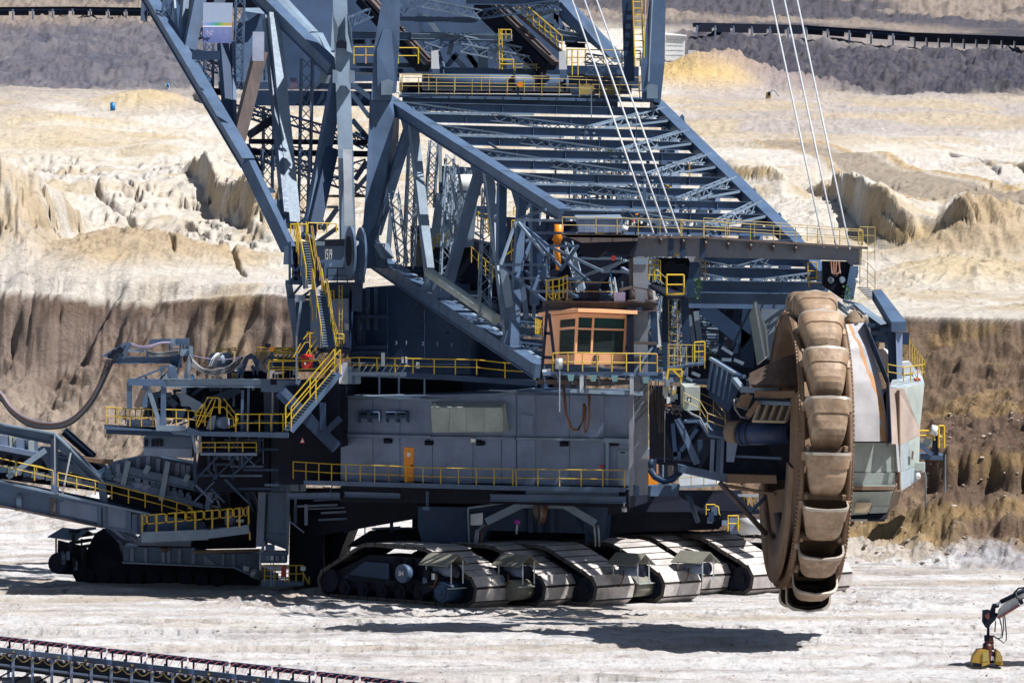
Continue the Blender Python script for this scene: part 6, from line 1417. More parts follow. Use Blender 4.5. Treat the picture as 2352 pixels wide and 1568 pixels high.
# boom foot plate: curves from the hinge into the lower chord
m = MB(); m.slab([C_(1290, 1100, 10), C_(1380, 860, 10), C_(1340, 760, 10), C_(1376, 681, 10), C_(1405, 300, 10.3), C_(1430, -172, 10.6), C_(1440, -505, 11), C_(1575, -490, 11.2), C_(1662, -306, 11.2), C_(1630, -26, 11), C_(1560, 380, 10.6), C_(1489, 681, 10.4), C_(1470, 830, 10.5), C_(1590, 1010, 11), C_(1600, 1100, 11), C_(1500, 1090, 11)], Vector((.3, .8, 0))); m.build('boom_foot_plate', SLATE, boom)
hx('foot_ledge', SLATEL, boom, C_(1465, 870, 10.4), C_(1530, 870, 10.4), C_(1580, 1010, 10.4), C_(1540, 1000, 10.4), (.5, .6, 0.05))
bar('inner_post', SLATEL, boom, C_(1640, 540, 12), C_(1600, 1000, 12), .5, .3)
# ---- masts
m = MB(); m.hexa([C_(1165, 1150, 8), C_(1320, 1150, 8), C_(1320, 1150, 9.3), C_(1165, 1150, 9.3), C_(1145, 0, 9), C_(1285, 0, 9), C_(1285, 0, 10.2), C_(1145, 0, 10.2)]); m.hexa([C_(1145, 0, 9), C_(1285, 0, 9), C_(1285, 0, 10.2), C_(1145, 0, 10.2), A_(1880, -60, 12), A_(2010, -60, 12), A_(2010, -60, 13.2), A_(1880, -60, 13.2)])
mast = m.build('front_mast', SLATEL, EXC)
m = MB(); m.slab([C_(1205, 700, 7.9), C_(1290, 700, 7.9), C_(1275, 350, 8.3), C_(1275, 0, 8.8), C_(1190, 0, 8.8), C_(1200, 350, 8.3)], Vector((0, -.12, 0))); m.build('mast_cover_plate', GALV, mast)
m = MB(); m.slab([A_(1862, 480, 10.2), A_(1900, 480, 10.2), A_(1930, 250, 10.5), A_(1880, 120, 11)], Vector((0, .5, 0))); m.slab([A_(2010, 470, 10.2), A_(2062, 490, 10.2), A_(2050, 250, 10.5), A_(2010, 120, 11)], Vector((0, .5, 0))); m.build('mast_cheek', SLATEL, mast)
m = MB(); m.slab([A_(1912, 395, 10.1), A_(1958, 362, 10.1), A_(2008, 392, 10.1), A_(2010, 450, 10.1), A_(1912, 440, 10.1)], Vector((0, -.1, 0))); m.build('mast_opening', DARK, mast)
for x in (1880, 2030): hx('mast_bracket', SLATEL, mast, A_(x, 760, 9.2), A_(x+48, 770, 9.2), A_(x+48, 650, 9.2), A_(x, 640, 9.2), (0, .8, 0))
m = MB(); m.hexa([B_(205, 690, 10.5), B_(345, 690, 10.5), B_(345, 690, 12), B_(205, 690, 12), B_(225, 330, 10.7), B_(400, 330, 10.7), B_(400, 330, 12.2), B_(225, 330, 12.2)]); m.hexa([B_(225, 330, 10.7), B_(400, 330, 10.7), B_(400, 330, 12.2), B_(225, 330, 12.2), B_(285, -40, 11), B_(405, -40, 11), B_(405, -40, 12.5), B_(285, -40, 12.5)])
mast2 = m.build('boom_mast', SLATE, EXC)
m = MB(); m.slab([B_(275, 655, 10.4), B_(350, 655, 10.4), B_(360, 560, 10.4), B_(322, 545, 10.4), B_(275, 560, 10.4)], Vector((0, -.1, 0))); m.build('mast_recess', SLATEL, mast2)
m = MB(); m.slab([B_(250, 660, 10.45), B_(380, 640, 10.45), B_(395, 340, 10.6), B_(345, 200, 10.8), B_(290, 200, 10.8), B_(245, 340, 10.6)], Vector((0, -.06, 0))); m.build('mast_cover_plate', SLATE, mast2)
m = MB(); m.hexa([B_(2072, 700, 15), B_(2200, 700, 15), B_(2200, 700, 16.4), B_(2072, 700, 16.4), B_(2062, 440, 15), B_(2228, 440, 15), B_(2228, 440, 16.4), B_(2062, 440, 16.4)]); m.hexa([B_(2062, 440, 15), B_(2228, 440, 15), B_(2228, 440, 16.4), B_(2062, 440, 16.4), B_(2130, -40, 15.4), B_(2235, -40, 15.4), B_(2235, -40, 16.8), B_(2130, -40, 16.8)])
mast3 = m.build('boom_mast', SLATE, EXC)
m = MB(); m.slab([B_(2105, 680, 14.9), B_(2180, 680, 14.9), B_(2180, 590, 14.9), B_(2140, 578, 14.9), B_(2105, 590, 14.9)], Vector((0, -.1, 0))); m.build('mast_recess', SLATEL, mast3)
bar('mast_strip', SLATEL, mast3, B_(2112, 560, 14.95), B_(2140, -30, 15.3), .12, .1)
bar('slim_mast', NAVY, EXC, B_(1985, 560, 16), B_(1968, -40, 16), .55, .6)
m = MB(); m.ladder(B_(2055, 460, 15.2), B_(2035, -30, 15.6), .52, Vector((1, 0, 0)), .042, .35); m.tube(B_(2020, 390, 14.8), B_(2010, -30, 15.2), .035, 5); m.tube(B_(2085, 400, 14.8), B_(2098, -30, 15.2), .035, 5); m.build('mast_ladder', YEL, mast3)
m = MB(); m.ladder(B_(1965, 350, 15.4), B_(1980, 150, 15.4), .35, Vector((1, 0, 0)), .04, .4); m.build('mast_ladder', DARK, mast3)
# ---- cross girder with the rail walk and what stands on it
xg = MB(); xg.ibeam(B_(420, 700, 15.5), B_(1905, 712, 17), .7, .95, .06)
xg = xg.build('cross_girder', SLATE, EXC)
hx('girder_walk', SLATE, xg, B_(400, 655, 15), B_(2200, 690, 16.6), B_(2200, 672, 18), B_(400, 640, 17), (0, 0, -.15))
m = MB(); m.rail([B_(410, 652, 14.8), B_(900, 655, 15.3), B_(1500, 662, 15.9), B_(2195, 690, 16.4)], h=1.0, sp=1.1, r=.024); m.rail([B_(420, 620, 17.5), B_(2050, 640, 18.5)], h=.9, sp=1.5, r=.022); m.build('handrail', YELF, xg)
m = MB(); m.tube(B_(560, 565, 19), B_(1560, 575, 20), .5, 16); m.build('long_drum', SLATE, xg); 
for x in (1180, 1370, 1530): m = MB(); m.tube(B_(x, 568, 18.9), B_(x+20, 568, 18.9), .58, 16); m.build('drum_collar', DARK, xg)
m = MB(); c = B_(1232, 583, 15.2); m.tube(c, c+Vector((0, -.15, 0)), .18, 18); m.build('orange_lamp', DOORO, xg); bar('lamp_stand', NAVY, xg, B_(1218, 590, 15.3), B_(1218, 655, 15.3), .12)
hx('sand_box', YELF, xg, B_(1640, 665, 17.8), B_(1750, 665, 17.8), B_(1740, 590, 17.8), B_(1640, 590, 17.8), (0, .8, 0)); hx('sand_box', YELF, xg, B_(1765, 665, 17.8), B_(1880, 665, 17.8), B_(1930, 610, 17.8), B_(1820, 592, 17.8), (0, .8, 0)); hx('sand_box', SLATEL, xg, B_(1590, 660, 17.5), B_(1645, 660, 17.5), B_(1635, 590, 17.5), B_(1570, 590, 17.5), (0, .8, 0))
m = MB(); m.path([B_(360, 640, 14.5), B_(375, 632, 14.5), B_(400, 640, 14.5), B_(395, 700, 14.3), B_(360, 690, 14.3)], .07, 6); m.build('white_hose', WHITE, xg)
# bright inclined conveyor stringers going down behind the girder
inc = MB(); inc.bar(B_(1005, -20, 24), B_(1480, 440, 19), .5, .25)
inc = inc.build('inclined_conveyor', RUSTY, EXC)
bar('stringer', RUSTY, inc, B_(1035, -20, 23.6), B_(1440, 380, 19.4), .12, .2); bar('stringer', DARK, inc, B_(985, 0, 24.6), B_(1440, 460, 19.8), .9, .5); bar('stringer', DARK, inc, B_(940, 30, 25), B_(1400, 480, 20.4), .5, .9)
bar('stringer', RUSTY, inc, B_(180, -20, 24), B_(605, 435, 19), .3, .25); bar('stringer', RUSTY, inc, B_(215, -20, 24), B_(610, 410, 19), .16, .2); bar('stringer', DARK, inc, B_(150, 0, 24.6), B_(570, 470, 19.8), .9, .5)
for (x, y) in ((645, 345), (1525, 350)): hx('end_post', WHITE, inc, B_(x-25, y+130, 17.8), B_(x+30, y+130, 17.8), B_(x+20, y, 17.8), B_(x-25, y+8, 17.8), (0, .7, 0)); hx('end_post', SLATE, inc, B_(x-18, y+190, 17.8), B_(x+30, y+190, 17.8), B_(x+30, y+130, 17.8), B_(x-18, y+130, 17.8), (0, .7, 0))
m = MB(); p, q = B_(1125, 20, 22), B_(1520, 360, 18.6); n = 10
for i in range(n+1): c = lerp3(p, q, i/n); m.tube(c, c+Zv*.95, .04, 5)
m.tube(p+Zv*.95, q+Zv*.95, .045, 5); m.tube(p+Zv*.45, q+Zv*.45, .04, 5); m.build('stair_rail', YEL, inc); bar('stair_stringer', RUSTY, inc, p, q, .15, .2)
# beams and lattices behind, with panels added to darken the background
bw = hx('plate_girder', NAVY, EXC, B_(60, 500, 22), B_(1900, 510, 24), B_(1900, 480, 24), B_(60, 470, 22), (.5, 3, 0))
hx('dark_backdrop_panel', NAVY, bw, B_(390, 500, 27), B_(1500, 510, 28), B_(1500, 130, 29), B_(390, 120, 28), (0, .4, 0)); hx('dark_backdrop_panel', NAVY, bw, B_(40, 560, 27), B_(400, 560, 27), B_(400, -40, 29), B_(40, -40, 29), (0, .4, 0)); hx('dark_backdrop_panel', NAVY, bw, B_(390, 130, 30), B_(1500, 130, 30), B_(1500, -60, 31), B_(390, -60, 31), (0, .4, 0))
hx('dark_backdrop_panel', NAVY, bw, B_(1440, 600, 26), B_(2050, 610, 27), B_(2050, 460, 27), B_(1440, 450, 26), (0, .4, 0))
hx('dark_backdrop_panel', DARK, bw, B_(400, 640, 22), B_(2000, 650, 23), B_(2000, 580, 23), B_(400, 570, 22), (0, .4, 0))
for (x, y, w, h) in ((75, 265, 95, 45), (200, 265, 70, 45)): hx('window_frame', SLATEL, bw, B_(x, y+h, 20.5), B_(x+w, y+h, 20.5), B_(x+w, y, 20.5), B_(x, y, 20.5), (0, .15, 0)); hx('dark_pane', DARK, bw, B_(x+12, y+h-8, 20.4), B_(x+w-12, y+h-8, 20.4), B_(x+w-12, y+8, 20.4), B_(x+12, y+8, 20.4), (0, .05, 0))
for (a, b_, w, mt) in (((75, 243), (1160, 262), .5, SLATE), ((480, 250), (1180, 262), .35, SLATEL), ((100, 445), (600, 455), .3, SLATE), ((680, 492), (1385, 505), .5, SLATE), ((1340, 190), (1720, 262), .3, SLATEL), ((1500, 265), (1740, 275), .35, SLATE), ((400, 130), (940, 140), .35, SLATE), ((860, 10), (1500, 14), .4, SLATE), ((1550, 310), (1680, 315), .3, DARK)):
    m = MB(); m.ibeam(B_(*a, 20.5), B_(*b_, 20.8), .4, w, .05); m.build('cross_beam', mt, bw)
for (a, b_) in (((400, 80), (525, 15)), ((560, 20), (960, 100)), ((960, 100), (1500, 30)), ((610, 330), (775, 265)), ((775, 265), (1380, 385)), ((820, 330), (1400, 440)), ((1290, 100), (1490, 40)), ((680, 490), (640, 370)), ((60, 150), (200, 90)), ((680, 360), (560, 320)), ((1400, 190), (1760, 265)), ((1680, 400), (1960, 440))):
    one('lattice_brace', SLATEL if random.random() < .4 else SLATE, bw, 'lattice', B_(*a, 20+random.random()*2), B_(*b_, 20+random.random()*2), .5, .5, .09, .055)
for (a, b_) in (((575, 100), (680, 245)), ((540, 90), (560, 300)), ((770, 270), (740, 380)), ((870, 380), (960, 490)), ((760, 380), (870, 490)), ((800, 370), (700, 490)), ((870, 360), (950, 490)), ((1480, 20), (1480, 190)), ((1390, 180), (1480, 100)), ((1480, 110), (1560, 260))):
    bar('diagonal_brace', SLATE if random.random() < .6 else SLATEL, bw, B_(*a, 21.5), B_(*b_, 21.5), .3, .3)
for x in (940, 975, 1100): hx('light_post', SLATEL, bw, B_(x, 485, 21), B_(x+40, 485, 21), B_(x+30, 345, 21), B_(x, 345, 21), (0, .4, 0))
m = MB(); m.slab([B_(1500, 0, 22), B_(1560, 0, 22), B_(1960, 420, 18), B_(1880, 430, 18), B_(1500, 130, 22)], Vector((.2, .8, 0))); m.build('side_chord', SLATE, bw); m = MB(); m.slab([B_(1540, 180, 21), B_(1600, 230, 21), B_(1640, 320, 21), B_(1540, 310, 21)], Vector((0, .2, 0))); m.build('light_gusset', SLATEL, bw)
for (pts, h, sp, mt, r) in (([B_(85, 440, 17), B_(250, 440, 17)], .98, .7, YEL, .035), ([B_(390, 440, 17), B_(530, 440, 17)], .93, .8, YEL, .035), ([B_(1555, 450, 17), B_(2060, 460, 17)], .93, 1.2, YEL, .033), ([B_(1590, 520, 16.6), B_(1630, 520, 16.6)], 1.5, .3, YEL, .033), ([B_(1090, 475, 20), B_(1185, 475, 20)], .55, .7, YEL, .035), ([B_(1095, 270, 20), B_(1170, 270, 20)], .55, .35, YEL, .035), ([B_(1195, 490, 20), B_(1420, 490, 20)], .4, .6, YELF, .03)):
    one('handrail', mt, bw, 'rail', pts, h=h, sp=sp, r=r)
m = MB(); m.ladder(B_(1098, 480, 20), B_(1095, 200, 20.5), .18, Vector((1, 0, 0)), .03, .3); m.build('ladder', YEL, bw)
one('lattice_brace', SLATE, bw, 'lattice', B_(1680, 480, 18), B_(1920, 490, 18), .5, .6, .08, .05)
# ---- counterweight truss on the left
def AY(y): return 27 - y*(27-9)/1568.0
ch = MB(); plated(ch, A_(170, -60, 28), A_(1100, 1500, 10), .6, .6)
cw = ch.build('counterweight_truss', SLATE, EXC)
bar('truss_chord', SLATE, cw, A_(1100, 1500, 10), S_(300, 330, 8.4), .6, .7)
m = MB(); m.slab([A_(330, -40, 27), A_(430, 180, 26), A_(450, 420, 24.5), A_(320, 190, 26)], Vector((.6, 1.2, 0))); m.slab([A_(520, 520, 22.4), A_(575, 520, 22.4), A_(715, 740, 20), A_(690, 830, 19.4)], Vector((.3, 1.2, 0))); m.slab([A_(705, 860, 18.4), A_(760, 860, 18.4), A_(910, 1120, 15.6), A_(905, 1220, 15)], Vector((.3, 1.2, 0))); m.slab([A_(970, 1320, 13.8), A_(1060, 1320, 13.8), A_(1190, 1568, 11.4), A_(1120, 1568, 11.4)], Vector((.3, 1.2, 0))); m.build('chord_inner_plate', NAVY, cw, kind='stuff')
hx('chord_foot', SLATE, cw, S_(250, 470, 8), S_(320, 470, 8), S_(320, 290, 8), S_(262, 300, 8), (.2, 1.2, 0))
hx('chord_step', SLATEL, cw, C_(530, 575, 9.6), C_(640, 575, 9.6), C_(600, 460, 10), C_(470, 460, 10), (0, .5, 0)); hx('chord_step', SLATE, cw, C_(600, 680, 9.2), C_(715, 685, 9.2), C_(660, 580, 9.6), C_(545, 580, 9.6), (0, .5, 0)); hx('chord_step', NAVY, cw, C_(440, 405, 10.4), C_(570, 400, 10.4), C_(540, 350, 10.6), C_(440, 355, 10.6), (0, 1, 0))
def tweb(p, q, w, d, mat, name='truss_diagonal'): return bar(name, mat, cw, p, q, w, d, up=Vector((0.35, -1, 0)))
tweb(A_(560, 460, 22), A_(660, -30, 23), .72, .6, SLATE); tweb(A_(490, 410, 22.6), A_(525, -30, 24), .35, .6, SLATE); tweb(A_(455, 410, 23), A_(420, -30, 25), .12, .3, SLATEL)
tweb(A_(1010, 1290, 13.5), A_(1215, 480, 15), .72, .7, RUSTY); tweb(A_(935, 1200, 14.4), A_(870, 390, 20), .52, .6, NAVY); tweb(A_(975, 1250, 14), A_(960, 400, 20), .22, .4, SLATE)
tweb(S_(345, 110, 9.4), A_(1330, 150, 17), .66, .8, SLATEL); tweb(C_(660, 600, 9.3), A_(1270, 170, 17.3), .3, .6, SLATE)
tweb(C_(870, 820, 8.6), A_(1930, 700, 12.5), .7, .7, SLATE); tweb(C_(930, 700, 8.4), C_(1090, 0, 10.4), .7, .5, NAVY)
m = MB(); plated(m, A_(1190, -60, 19), A_(1890, 640, 12), .62, .7); m.build('truss_chord', SLATE, cw)
m = MB(); m.slab([A_(1340, 0, 18.5), A_(1430, 0, 18.5), A_(1700, 290, 15.5), A_(1610, 300, 15.5)], Vector((.3, .6, .0))); m.slab([A_(1610, 310, 15.5), A_(1740, 300, 15.5), A_(1870, 560, 13), A_(1850, 590, 13)], Vector((.3, .6, 0))); m.build('chord_top_plate', SLATEL, cw, kind='stuff')
for (c, a, b_, Y, w) in ((A_, (365, -20), (350, 180), 25, .5), (A_, (745, 400), (740, 820), 20, .5), (A_, (1030, -20), (1010, 740), 22, .5), (A_, (1000, 760), (1010, 830), 21, .45), (A_, (1300, 300), (1300, 740), 20, .55), (A_, (1290, 980), (1290, 1568), 16, .6), (A_, (1645, 540), (1625, 1568), 13.5, .65), (A_, (1730, 570), (1720, 600), 13.5, .3), (C_, (495, 0), (495, 360), 12.5, .6), (C_, (840, 0), (820, 700), 11, .55)):
    one('lattice_post', SLATE, cw, 'lattice', c(*a, Y), c(*b_, Y), w, w, .09, .05, up=Vector((0.2, -1, 0)))
for (c, a, b_, Y0, Y1) in ((A_, (1110, 1000), (2210, 1310), 20, 18), (A_, (1130, 1400), (1800, 1568), 18, 17), (A_, (620, 500), (840, 540), 24, 24), (A_, (620, 330), (700, 300), 26, 26), (C_, (340, 30), (1410, 400), 18, 17), (C_, (1040, 240), (1410, 130), 17, 17), (C_, (640, 540), (1000, 700), 15, 15), (A_, (620, 560), (840, 640), 23, 23), (A_, (840, 960), (1380, 1130), 20, 19), (A_, (2050, 1250), (2200, 1330), 16, 15), (A_, (1200, 1340), (1600, 1400), 18, 18)):
    one('lattice_brace', NAVY, cw, 'lattice', c(*a, Y0), c(*b_, Y1), .55, .5, .1, .055)
for (c, a, b_, w, mt) in ((A_, (1110, 1300), (2200, 1310), .3, DARK), (A_, (1130, 1400), (2200, 1415), .35, DARK), (A_, (1100, 1250), (1400, 1050), .45, DARK), (A_, (590, 510), (840, 510), .5, NAVY), (A_, (2060, 780), (2230, 900), .3, SLATE), (A_, (2060, 1100), (2210, 1280), .3, NAVY), (A_, (2050, 850), (2220, 1080), .25, SLATE), (C_, (1000, 740), (1140, 540), .3, SLATEL), (C_, (1300, 280), (1410, 110), .3, SLATE), (C_, (1300, 380), (1420, 240), .25, SLATEL), (C_, (1010, 430), (1410, 430), .15, RUSTY), (C_, (1010, 530), (1150, 530), .15, SLATEL), (C_, (960, 850), (1140, 720), .25, SLATEL)):
    bar('truss_tie', mt, cw, c(*a, 14), c(*b_, 14), w, w)
hx('cross_wall', NAVY, cw, A_(1150, 970, 22), A_(2240, 975, 22), A_(2240, 840, 22), A_(1150, 830, 22), (0, .6, 0)); hx('cross_wall', SLATE, cw, A_(830, 820, 22.5), A_(2260, 820, 22), A_(2260, 765, 22), A_(830, 750, 22.5), (0, .6, 0)); hx('cross_wall', DARK, cw, A_(700, 860, 19), A_(900, 880, 19), A_(900, 820, 19), A_(700, 800, 19), (0, 2, 0))
hx('counterweight_panel', SLATE, cw, A_(830, 750, 23.5), A_(1350, 750, 23), A_(1250, 60, 25), A_(1060, 80, 25.5), (.3, 2.5, 0)); hx('counterweight_panel', NAVY, cw, A_(1340, 790, 22.6), A_(1860, 790, 22.6), A_(1640, 300, 23.6), A_(1400, 180, 24), (0, .6, 0)); hx('counterweight_panel', NAVY, cw, A_(1280, 170, 26), A_(1880, 560, 24), A_(1900, -60, 27), A_(1280, -60, 27), (0, .5, 0)); hx('counterweight_panel', SLATEL, cw, A_(1040, 100, 24), A_(1250, 130, 24), A_(1240, 75, 24.4), A_(1080, 75, 24.4), (0, .5, 0))
hx('counterweight_panel', DARK, cw, A_(310, 200, 28), A_(640, 200, 28), A_(640, -60, 29), A_(250, -60, 29), (0, .5, 0)); hx('counterweight_panel', NAVY, cw, A_(115, 190, 29), A_(170, 200, 29), A_(190, -60, 30), A_(125, -60, 30), (0, .6, 0)); hx('counterweight_panel', SLATEL, cw, A_(1850, 770, 13), A_(1740, 760, 13), A_(1790, 620, 13), A_(1860, 560, 13), (0, .3, 0))
bar('counterweight_beam', DARK, cw, A_(640, 20, 27), A_(1300, 30, 26), .5, .6); bar('counterweight_beam', SLATEL, cw, A_(800, -10, 25), A_(890, 20, 25), .5, .7)
for k in range(5): m = MB(); m.path([A_(1490+k*12, 720, 13), A_(1500+k*14, 770, 12.8), A_(1495+k*12, 820, 12.9)], .05, 5); m.build('cable_bundle', CABLEP, cw)
# sign boards
SGN = bpy.data.materials.new('printed_board'); SGN.use_nodes = True
nt = SGN.node_tree; b = nt.nodes['Principled BSDF']
tc = nd(nt, 'ShaderNodeTexCoord'); sx = nd(nt, 'ShaderNodeSeparateXYZ'); nt.links.new(tc.outputs['Generated'], sx.inputs[0])
cr = nd(nt, 'ShaderNodeValToRGB'); e = cr.color_ramp.elements; cr.color_ramp.interpolation = 'EASE'
e[0].position = 0; e[0].color = (.09, .12, .30, 1); e[1].position = .40; e[1].color = (.14, .17, .36, 1)
for pz, cc in ((.405, (.75, .75, .75, 1)), (.43, (.75, .75, .75, 1)), (.50, (.26, .33, .46, 1)), (1.0, (.26, .32, .44, 1))): x = e.new(pz); x.color = cc
nt.links.new(sx.outputs[2], cr.inputs[0])
st = nd(nt, 'ShaderNodeValToRGB'); e2 = st.color_ramp.elements; e2[0].color = (.25, .28, .5, 1); e2[1].color = (.5, .24, .08, 1)
for pz, cc in ((.3, (.08, .25, .45, 1)), (.5, (.05, .28, .12, 1)), (.75, (.32, .33, .06, 1))): x = e2.new(pz); x.color = cc
nt.links.new(sx.outputs[0], st.inputs[0])
b1 = nd(nt, 'ShaderNodeMath', operation='GREATER_THAN'); b1.inputs[1].default_value = .425; b2_ = nd(nt, 'ShaderNodeMath', operation='LESS_THAN'); b2_.inputs[1].default_value = .505
nt.links.new(sx.outputs[2], b1.inputs[0]); nt.links.new(sx.outputs[2], b2_.inputs[0]); mu = nd(nt, 'ShaderNodeMath', operation='MULTIPLY'); nt.links.new(b1.outputs[0], mu.inputs[0]); nt.links.new(b2_.outputs[0], mu.inputs[1])
c = mixc(nt, mu.outputs[0], cr.outputs[0], st.outputs[0])
v = coords(nt, (3, 3, .4)); c = mixc(nt, ramp(nt, noise(nt, v, 2, 5, .7), .5, .8, 0, .35), c, (.40, .37, .36))
nt.links.new(c, b.inputs['Base Color']); b.inputs['Roughness'].default_value = .45
sb = hx('sign_board', SGN, cw, A_(685, 395, 16), A_(950, 398, 16), A_(962, 28, 16.5), A_(692, 25, 16.5), (0, .08, 0), label='large blue board with a rainbow stripe across its middle')
m = MB()
for (a, b_) in (((725, 280), (727, 325)), ((725, 280), (765, 325)), ((765, 280), (765, 325)), ((755, 285), (790, 290))): m.bar(A_(*a, 15.95), A_(*b_, 15.95), .05, .02)
m.build('board_mark', LAMPW, sb, kind='stuff')
hx('sign_board', paint('pale_board', (.28, .31, .42), .45, .2, 0, bump=0), cw, A_(1142, 560, 12.5), A_(1247, 562, 12.5), A_(1252, 294, 12.8), A_(1146, 293, 12.8), (0, .08, 0), label='small pale board on a dark diagonal')
# ================================================================= left side platform and cable carrier of the excavator
Yp = 8.0
def slabq(name, mat, par, pts, off, **k):
    m = MB(); m.slab(pts, V3(off)); return m.build(name, mat, par, **k)
lp = slabq('side_platform', SLATE, EXC, [L2(208, 1165, Yp), L2(1110, 1195, Yp), L2(1160, 1235, Yp), L2(2240, 1260, Yp-2), L2(2240, 1240, Yp+3), L2(208, 1148, Yp+3)], (0, 0, -.2))
slabq('platform_fascia', NAVY, lp, [L2(230, 1250, Yp+.6), L2(690, 1275, Yp+.6), L2(1230, 1290, Yp+.6), L2(1240, 1240, Yp+.6), L2(1110, 1200, Yp+.6), L2(230, 1185, Yp+.6)], (0, .5, 0))
bar('platform_edge', SLATEL, lp, L2(780, 1188, Yp-.15), L2(1110, 1192, Yp-.15), .12, .3); bar('platform_edge', SLATE, lp, L2(1120, 1200, Yp-.15), L2(1250, 1248, Yp-.15), .12, .3); bar('platform_edge', SLATE, lp, L2(1250, 1250, Yp-.15), L2(2240, 1262, Yp-2.1), .12, .25)
slabq('platform_kick_box', HOUSE, lp, [L2(455, 1165, Yp+.3), L2(765, 1168, Yp+.3), L2(765, 1100, Yp+.3), L2(455, 1095, Yp+.3)], (0, .4, 0))
m = MB(); m.rail([L2(225, 1150, Yp), L2(490, 1170, Yp), L2(1000, 1180, Yp), L2(1135, 1185, Yp), L2(1225, 1200, Yp), L2(1375, 1218, Yp)], h=1.0, sp=.75, r=.034); m.build('handrail', YEL, lp)
m = MB(); m.rail([L2(225, 1140, Yp+2.6), L2(660, 1150, Yp+2.6)], h=.9, sp=.6, r=.026); m.build('handrail', YEL, lp)
m = MB(); m.rail([L2(1660, 1230, Yp-1), L2(2180, 1228, Yp-1.6), L2(2300, 1215, Yp-2)], h=1.0, sp=.75, r=.034); m.build('handrail', YEL, lp)
for pts in ([(1225, 1160), (1310, 925), (1350, 852), (1470, 855), (1490, 880), (1485, 1030)], [(1205, 1040), (1300, 930)], [(1290, 1130), (1400, 960), (1530, 958), (1640, 1080)], [(1525, 862), (1660, 1040), (1685, 1080), (1660, 1140)], [(1240, 1180), (1380, 900), (1415, 850)], [(1470, 855), (1475, 1030)], [(1320, 925), (1320, 1170)], [(1380, 1000), (1380, 1220)], [(1560, 930), (1565, 1075), (1680, 1100), (1670, 1150), (1570, 1185)], [(1210, 1045), (1380, 1055)], [(1630, 1080), (1640, 1190)], [(1435, 870), (1380, 1050)]):
    m = MB(); m.path([L2(x, y, Yp-.3) for x, y in pts], .036, 5); m.build('stair_rail', YEL, lp)
m = MB(); m.tube(L2(1400, 1135, Yp+1), L2(1540, 1130, Yp), .33, 20, .35); m.build('round_vessel', HOUSE, lp)
slabq('cable_box', SLATEL, lp, [L2(1330, 1200, Yp-.1), L2(1420, 1205, Yp-.1), L2(1440, 1050, Yp-.1), L2(1380, 1060, Yp-.1)], (0, .6, 0))
# steel frame carrying the upper deck
ud = slabq('upper_deck', SLATE, EXC, [L2(480, 690, Yp), L2(1980, 712, Yp), L2(1980, 690, Yp+3), L2(480, 668, Yp+3)], (0, 0, -.15))
m = MB(); m.ibeam(L2(880, 690, Yp-.1), L2(1985, 695, Yp-.1), .3, .5, .05); m.build('deck_beam', SLATEL, ud); bar('deck_beam', SLATE, ud, L2(475, 680, Yp-.1), L2(890, 690, Yp-.1), .25, .4); bar('deck_beam', SLATE, ud, L2(1960, 720, Yp-.1), L2(2352, 730, Yp-1.5), .4, .7)
for (a, b_, w, mt) in (((487, 690), (488, 975), .28, SLATE), ((665, 690), (655, 960), .3, SLATE), ((865, 690), (858, 1160), .3, SLATE), ((1085, 730), (1085, 800), .3, SLATEL), ((690, 735), (830, 1165), .25, SLATEL), ((650, 760), (565, 960), .35, RUSTY), ((1735, 770), (1725, 1250), .16, SLATE), ((1800, 740), (1790, 1240), .14, SLATE), ((1765, 1100), (1765, 1270), .2, NAVY), ((560, 650), (930, 500), .12, SLATE), ((760, 720), (930, 540), .1, NAVY), ((885, 665), (960, 500), .3, SLATEL), ((990, 660), (950, 510), .4, SLATE), ((1105, 665), (1160, 400), .26, SLATEL), ((940, 510), (940, 660), .12, SLATE), ((1060, 400), (1000, 620), .1, NAVY), ((840, 500), (840, 680), .1, SLATE)):
    bar('frame_post', mt, ud, L2(*a, Yp), L2(*b_, Yp), w, w)
for (a, b_, w) in (((660, 825), (950, 825), .3), ((670, 930), (880, 750), .2), ((640, 950), (860, 930), .12), ((860, 850), (1000, 960), .15), ((700, 830), (740, 900), .2), ((930, 880), (1000, 940), .35), ((1120, 960), (1700, 760), .3), ((960, 960), (1020, 1110), .3), ((1470, 890), (1700, 760), .4), ((1170, 830), (1290, 740), .2)):
    bar('frame_brace', SLATE if random.random() < .6 else NAVY, ud, L2(*a, Yp+1.5), L2(*b_, Yp+1.5), w, w)
slabq('gusset_arm', SLATEL, ud, [L2(1000, 800, Yp+.6), L2(1100, 810, Yp+.6), L2(1290, 920, Yp+.6), L2(1330, 950, Yp+.6), L2(1200, 1020, Yp+.6), L2(1150, 950, Yp+.6), L2(1060, 950, Yp+.6), L2(1040, 870, Yp+.6)], (0, .5, 0))
slabq('gusset_arm', SLATE, ud, [L2(950, 1150, Yp+.6), L2(1010, 1000, Yp+.6), L2(1120, 960, Yp+.6), L2(1060, 1120, Yp+.6)], (0, .4, 0)); slabq('gusset_arm', SLATEL, ud, [L2(1020, 1150, Yp+.4), L2(1130, 1110, Yp+.4), L2(1240, 1030, Yp+.4), L2(1240, 1060, Yp+.4), L2(1060, 1165, Yp+.4)], (0, .4, 0))
slabq('dark_interior', DARK, ud, [L2(1130, 1240, Yp+4), L2(2200, 1240, Yp+4), L2(2200, 730, Yp+4), L2(1130, 720, Yp+4)], (0, 2, 0)); slabq('dark_interior', DARK, ud, [L2(640, 1060, Yp+4), L2(1140, 1090, Yp+4), L2(1100, 830, Yp+4), L2(680, 820, Yp+4)], (0, 1, 0))
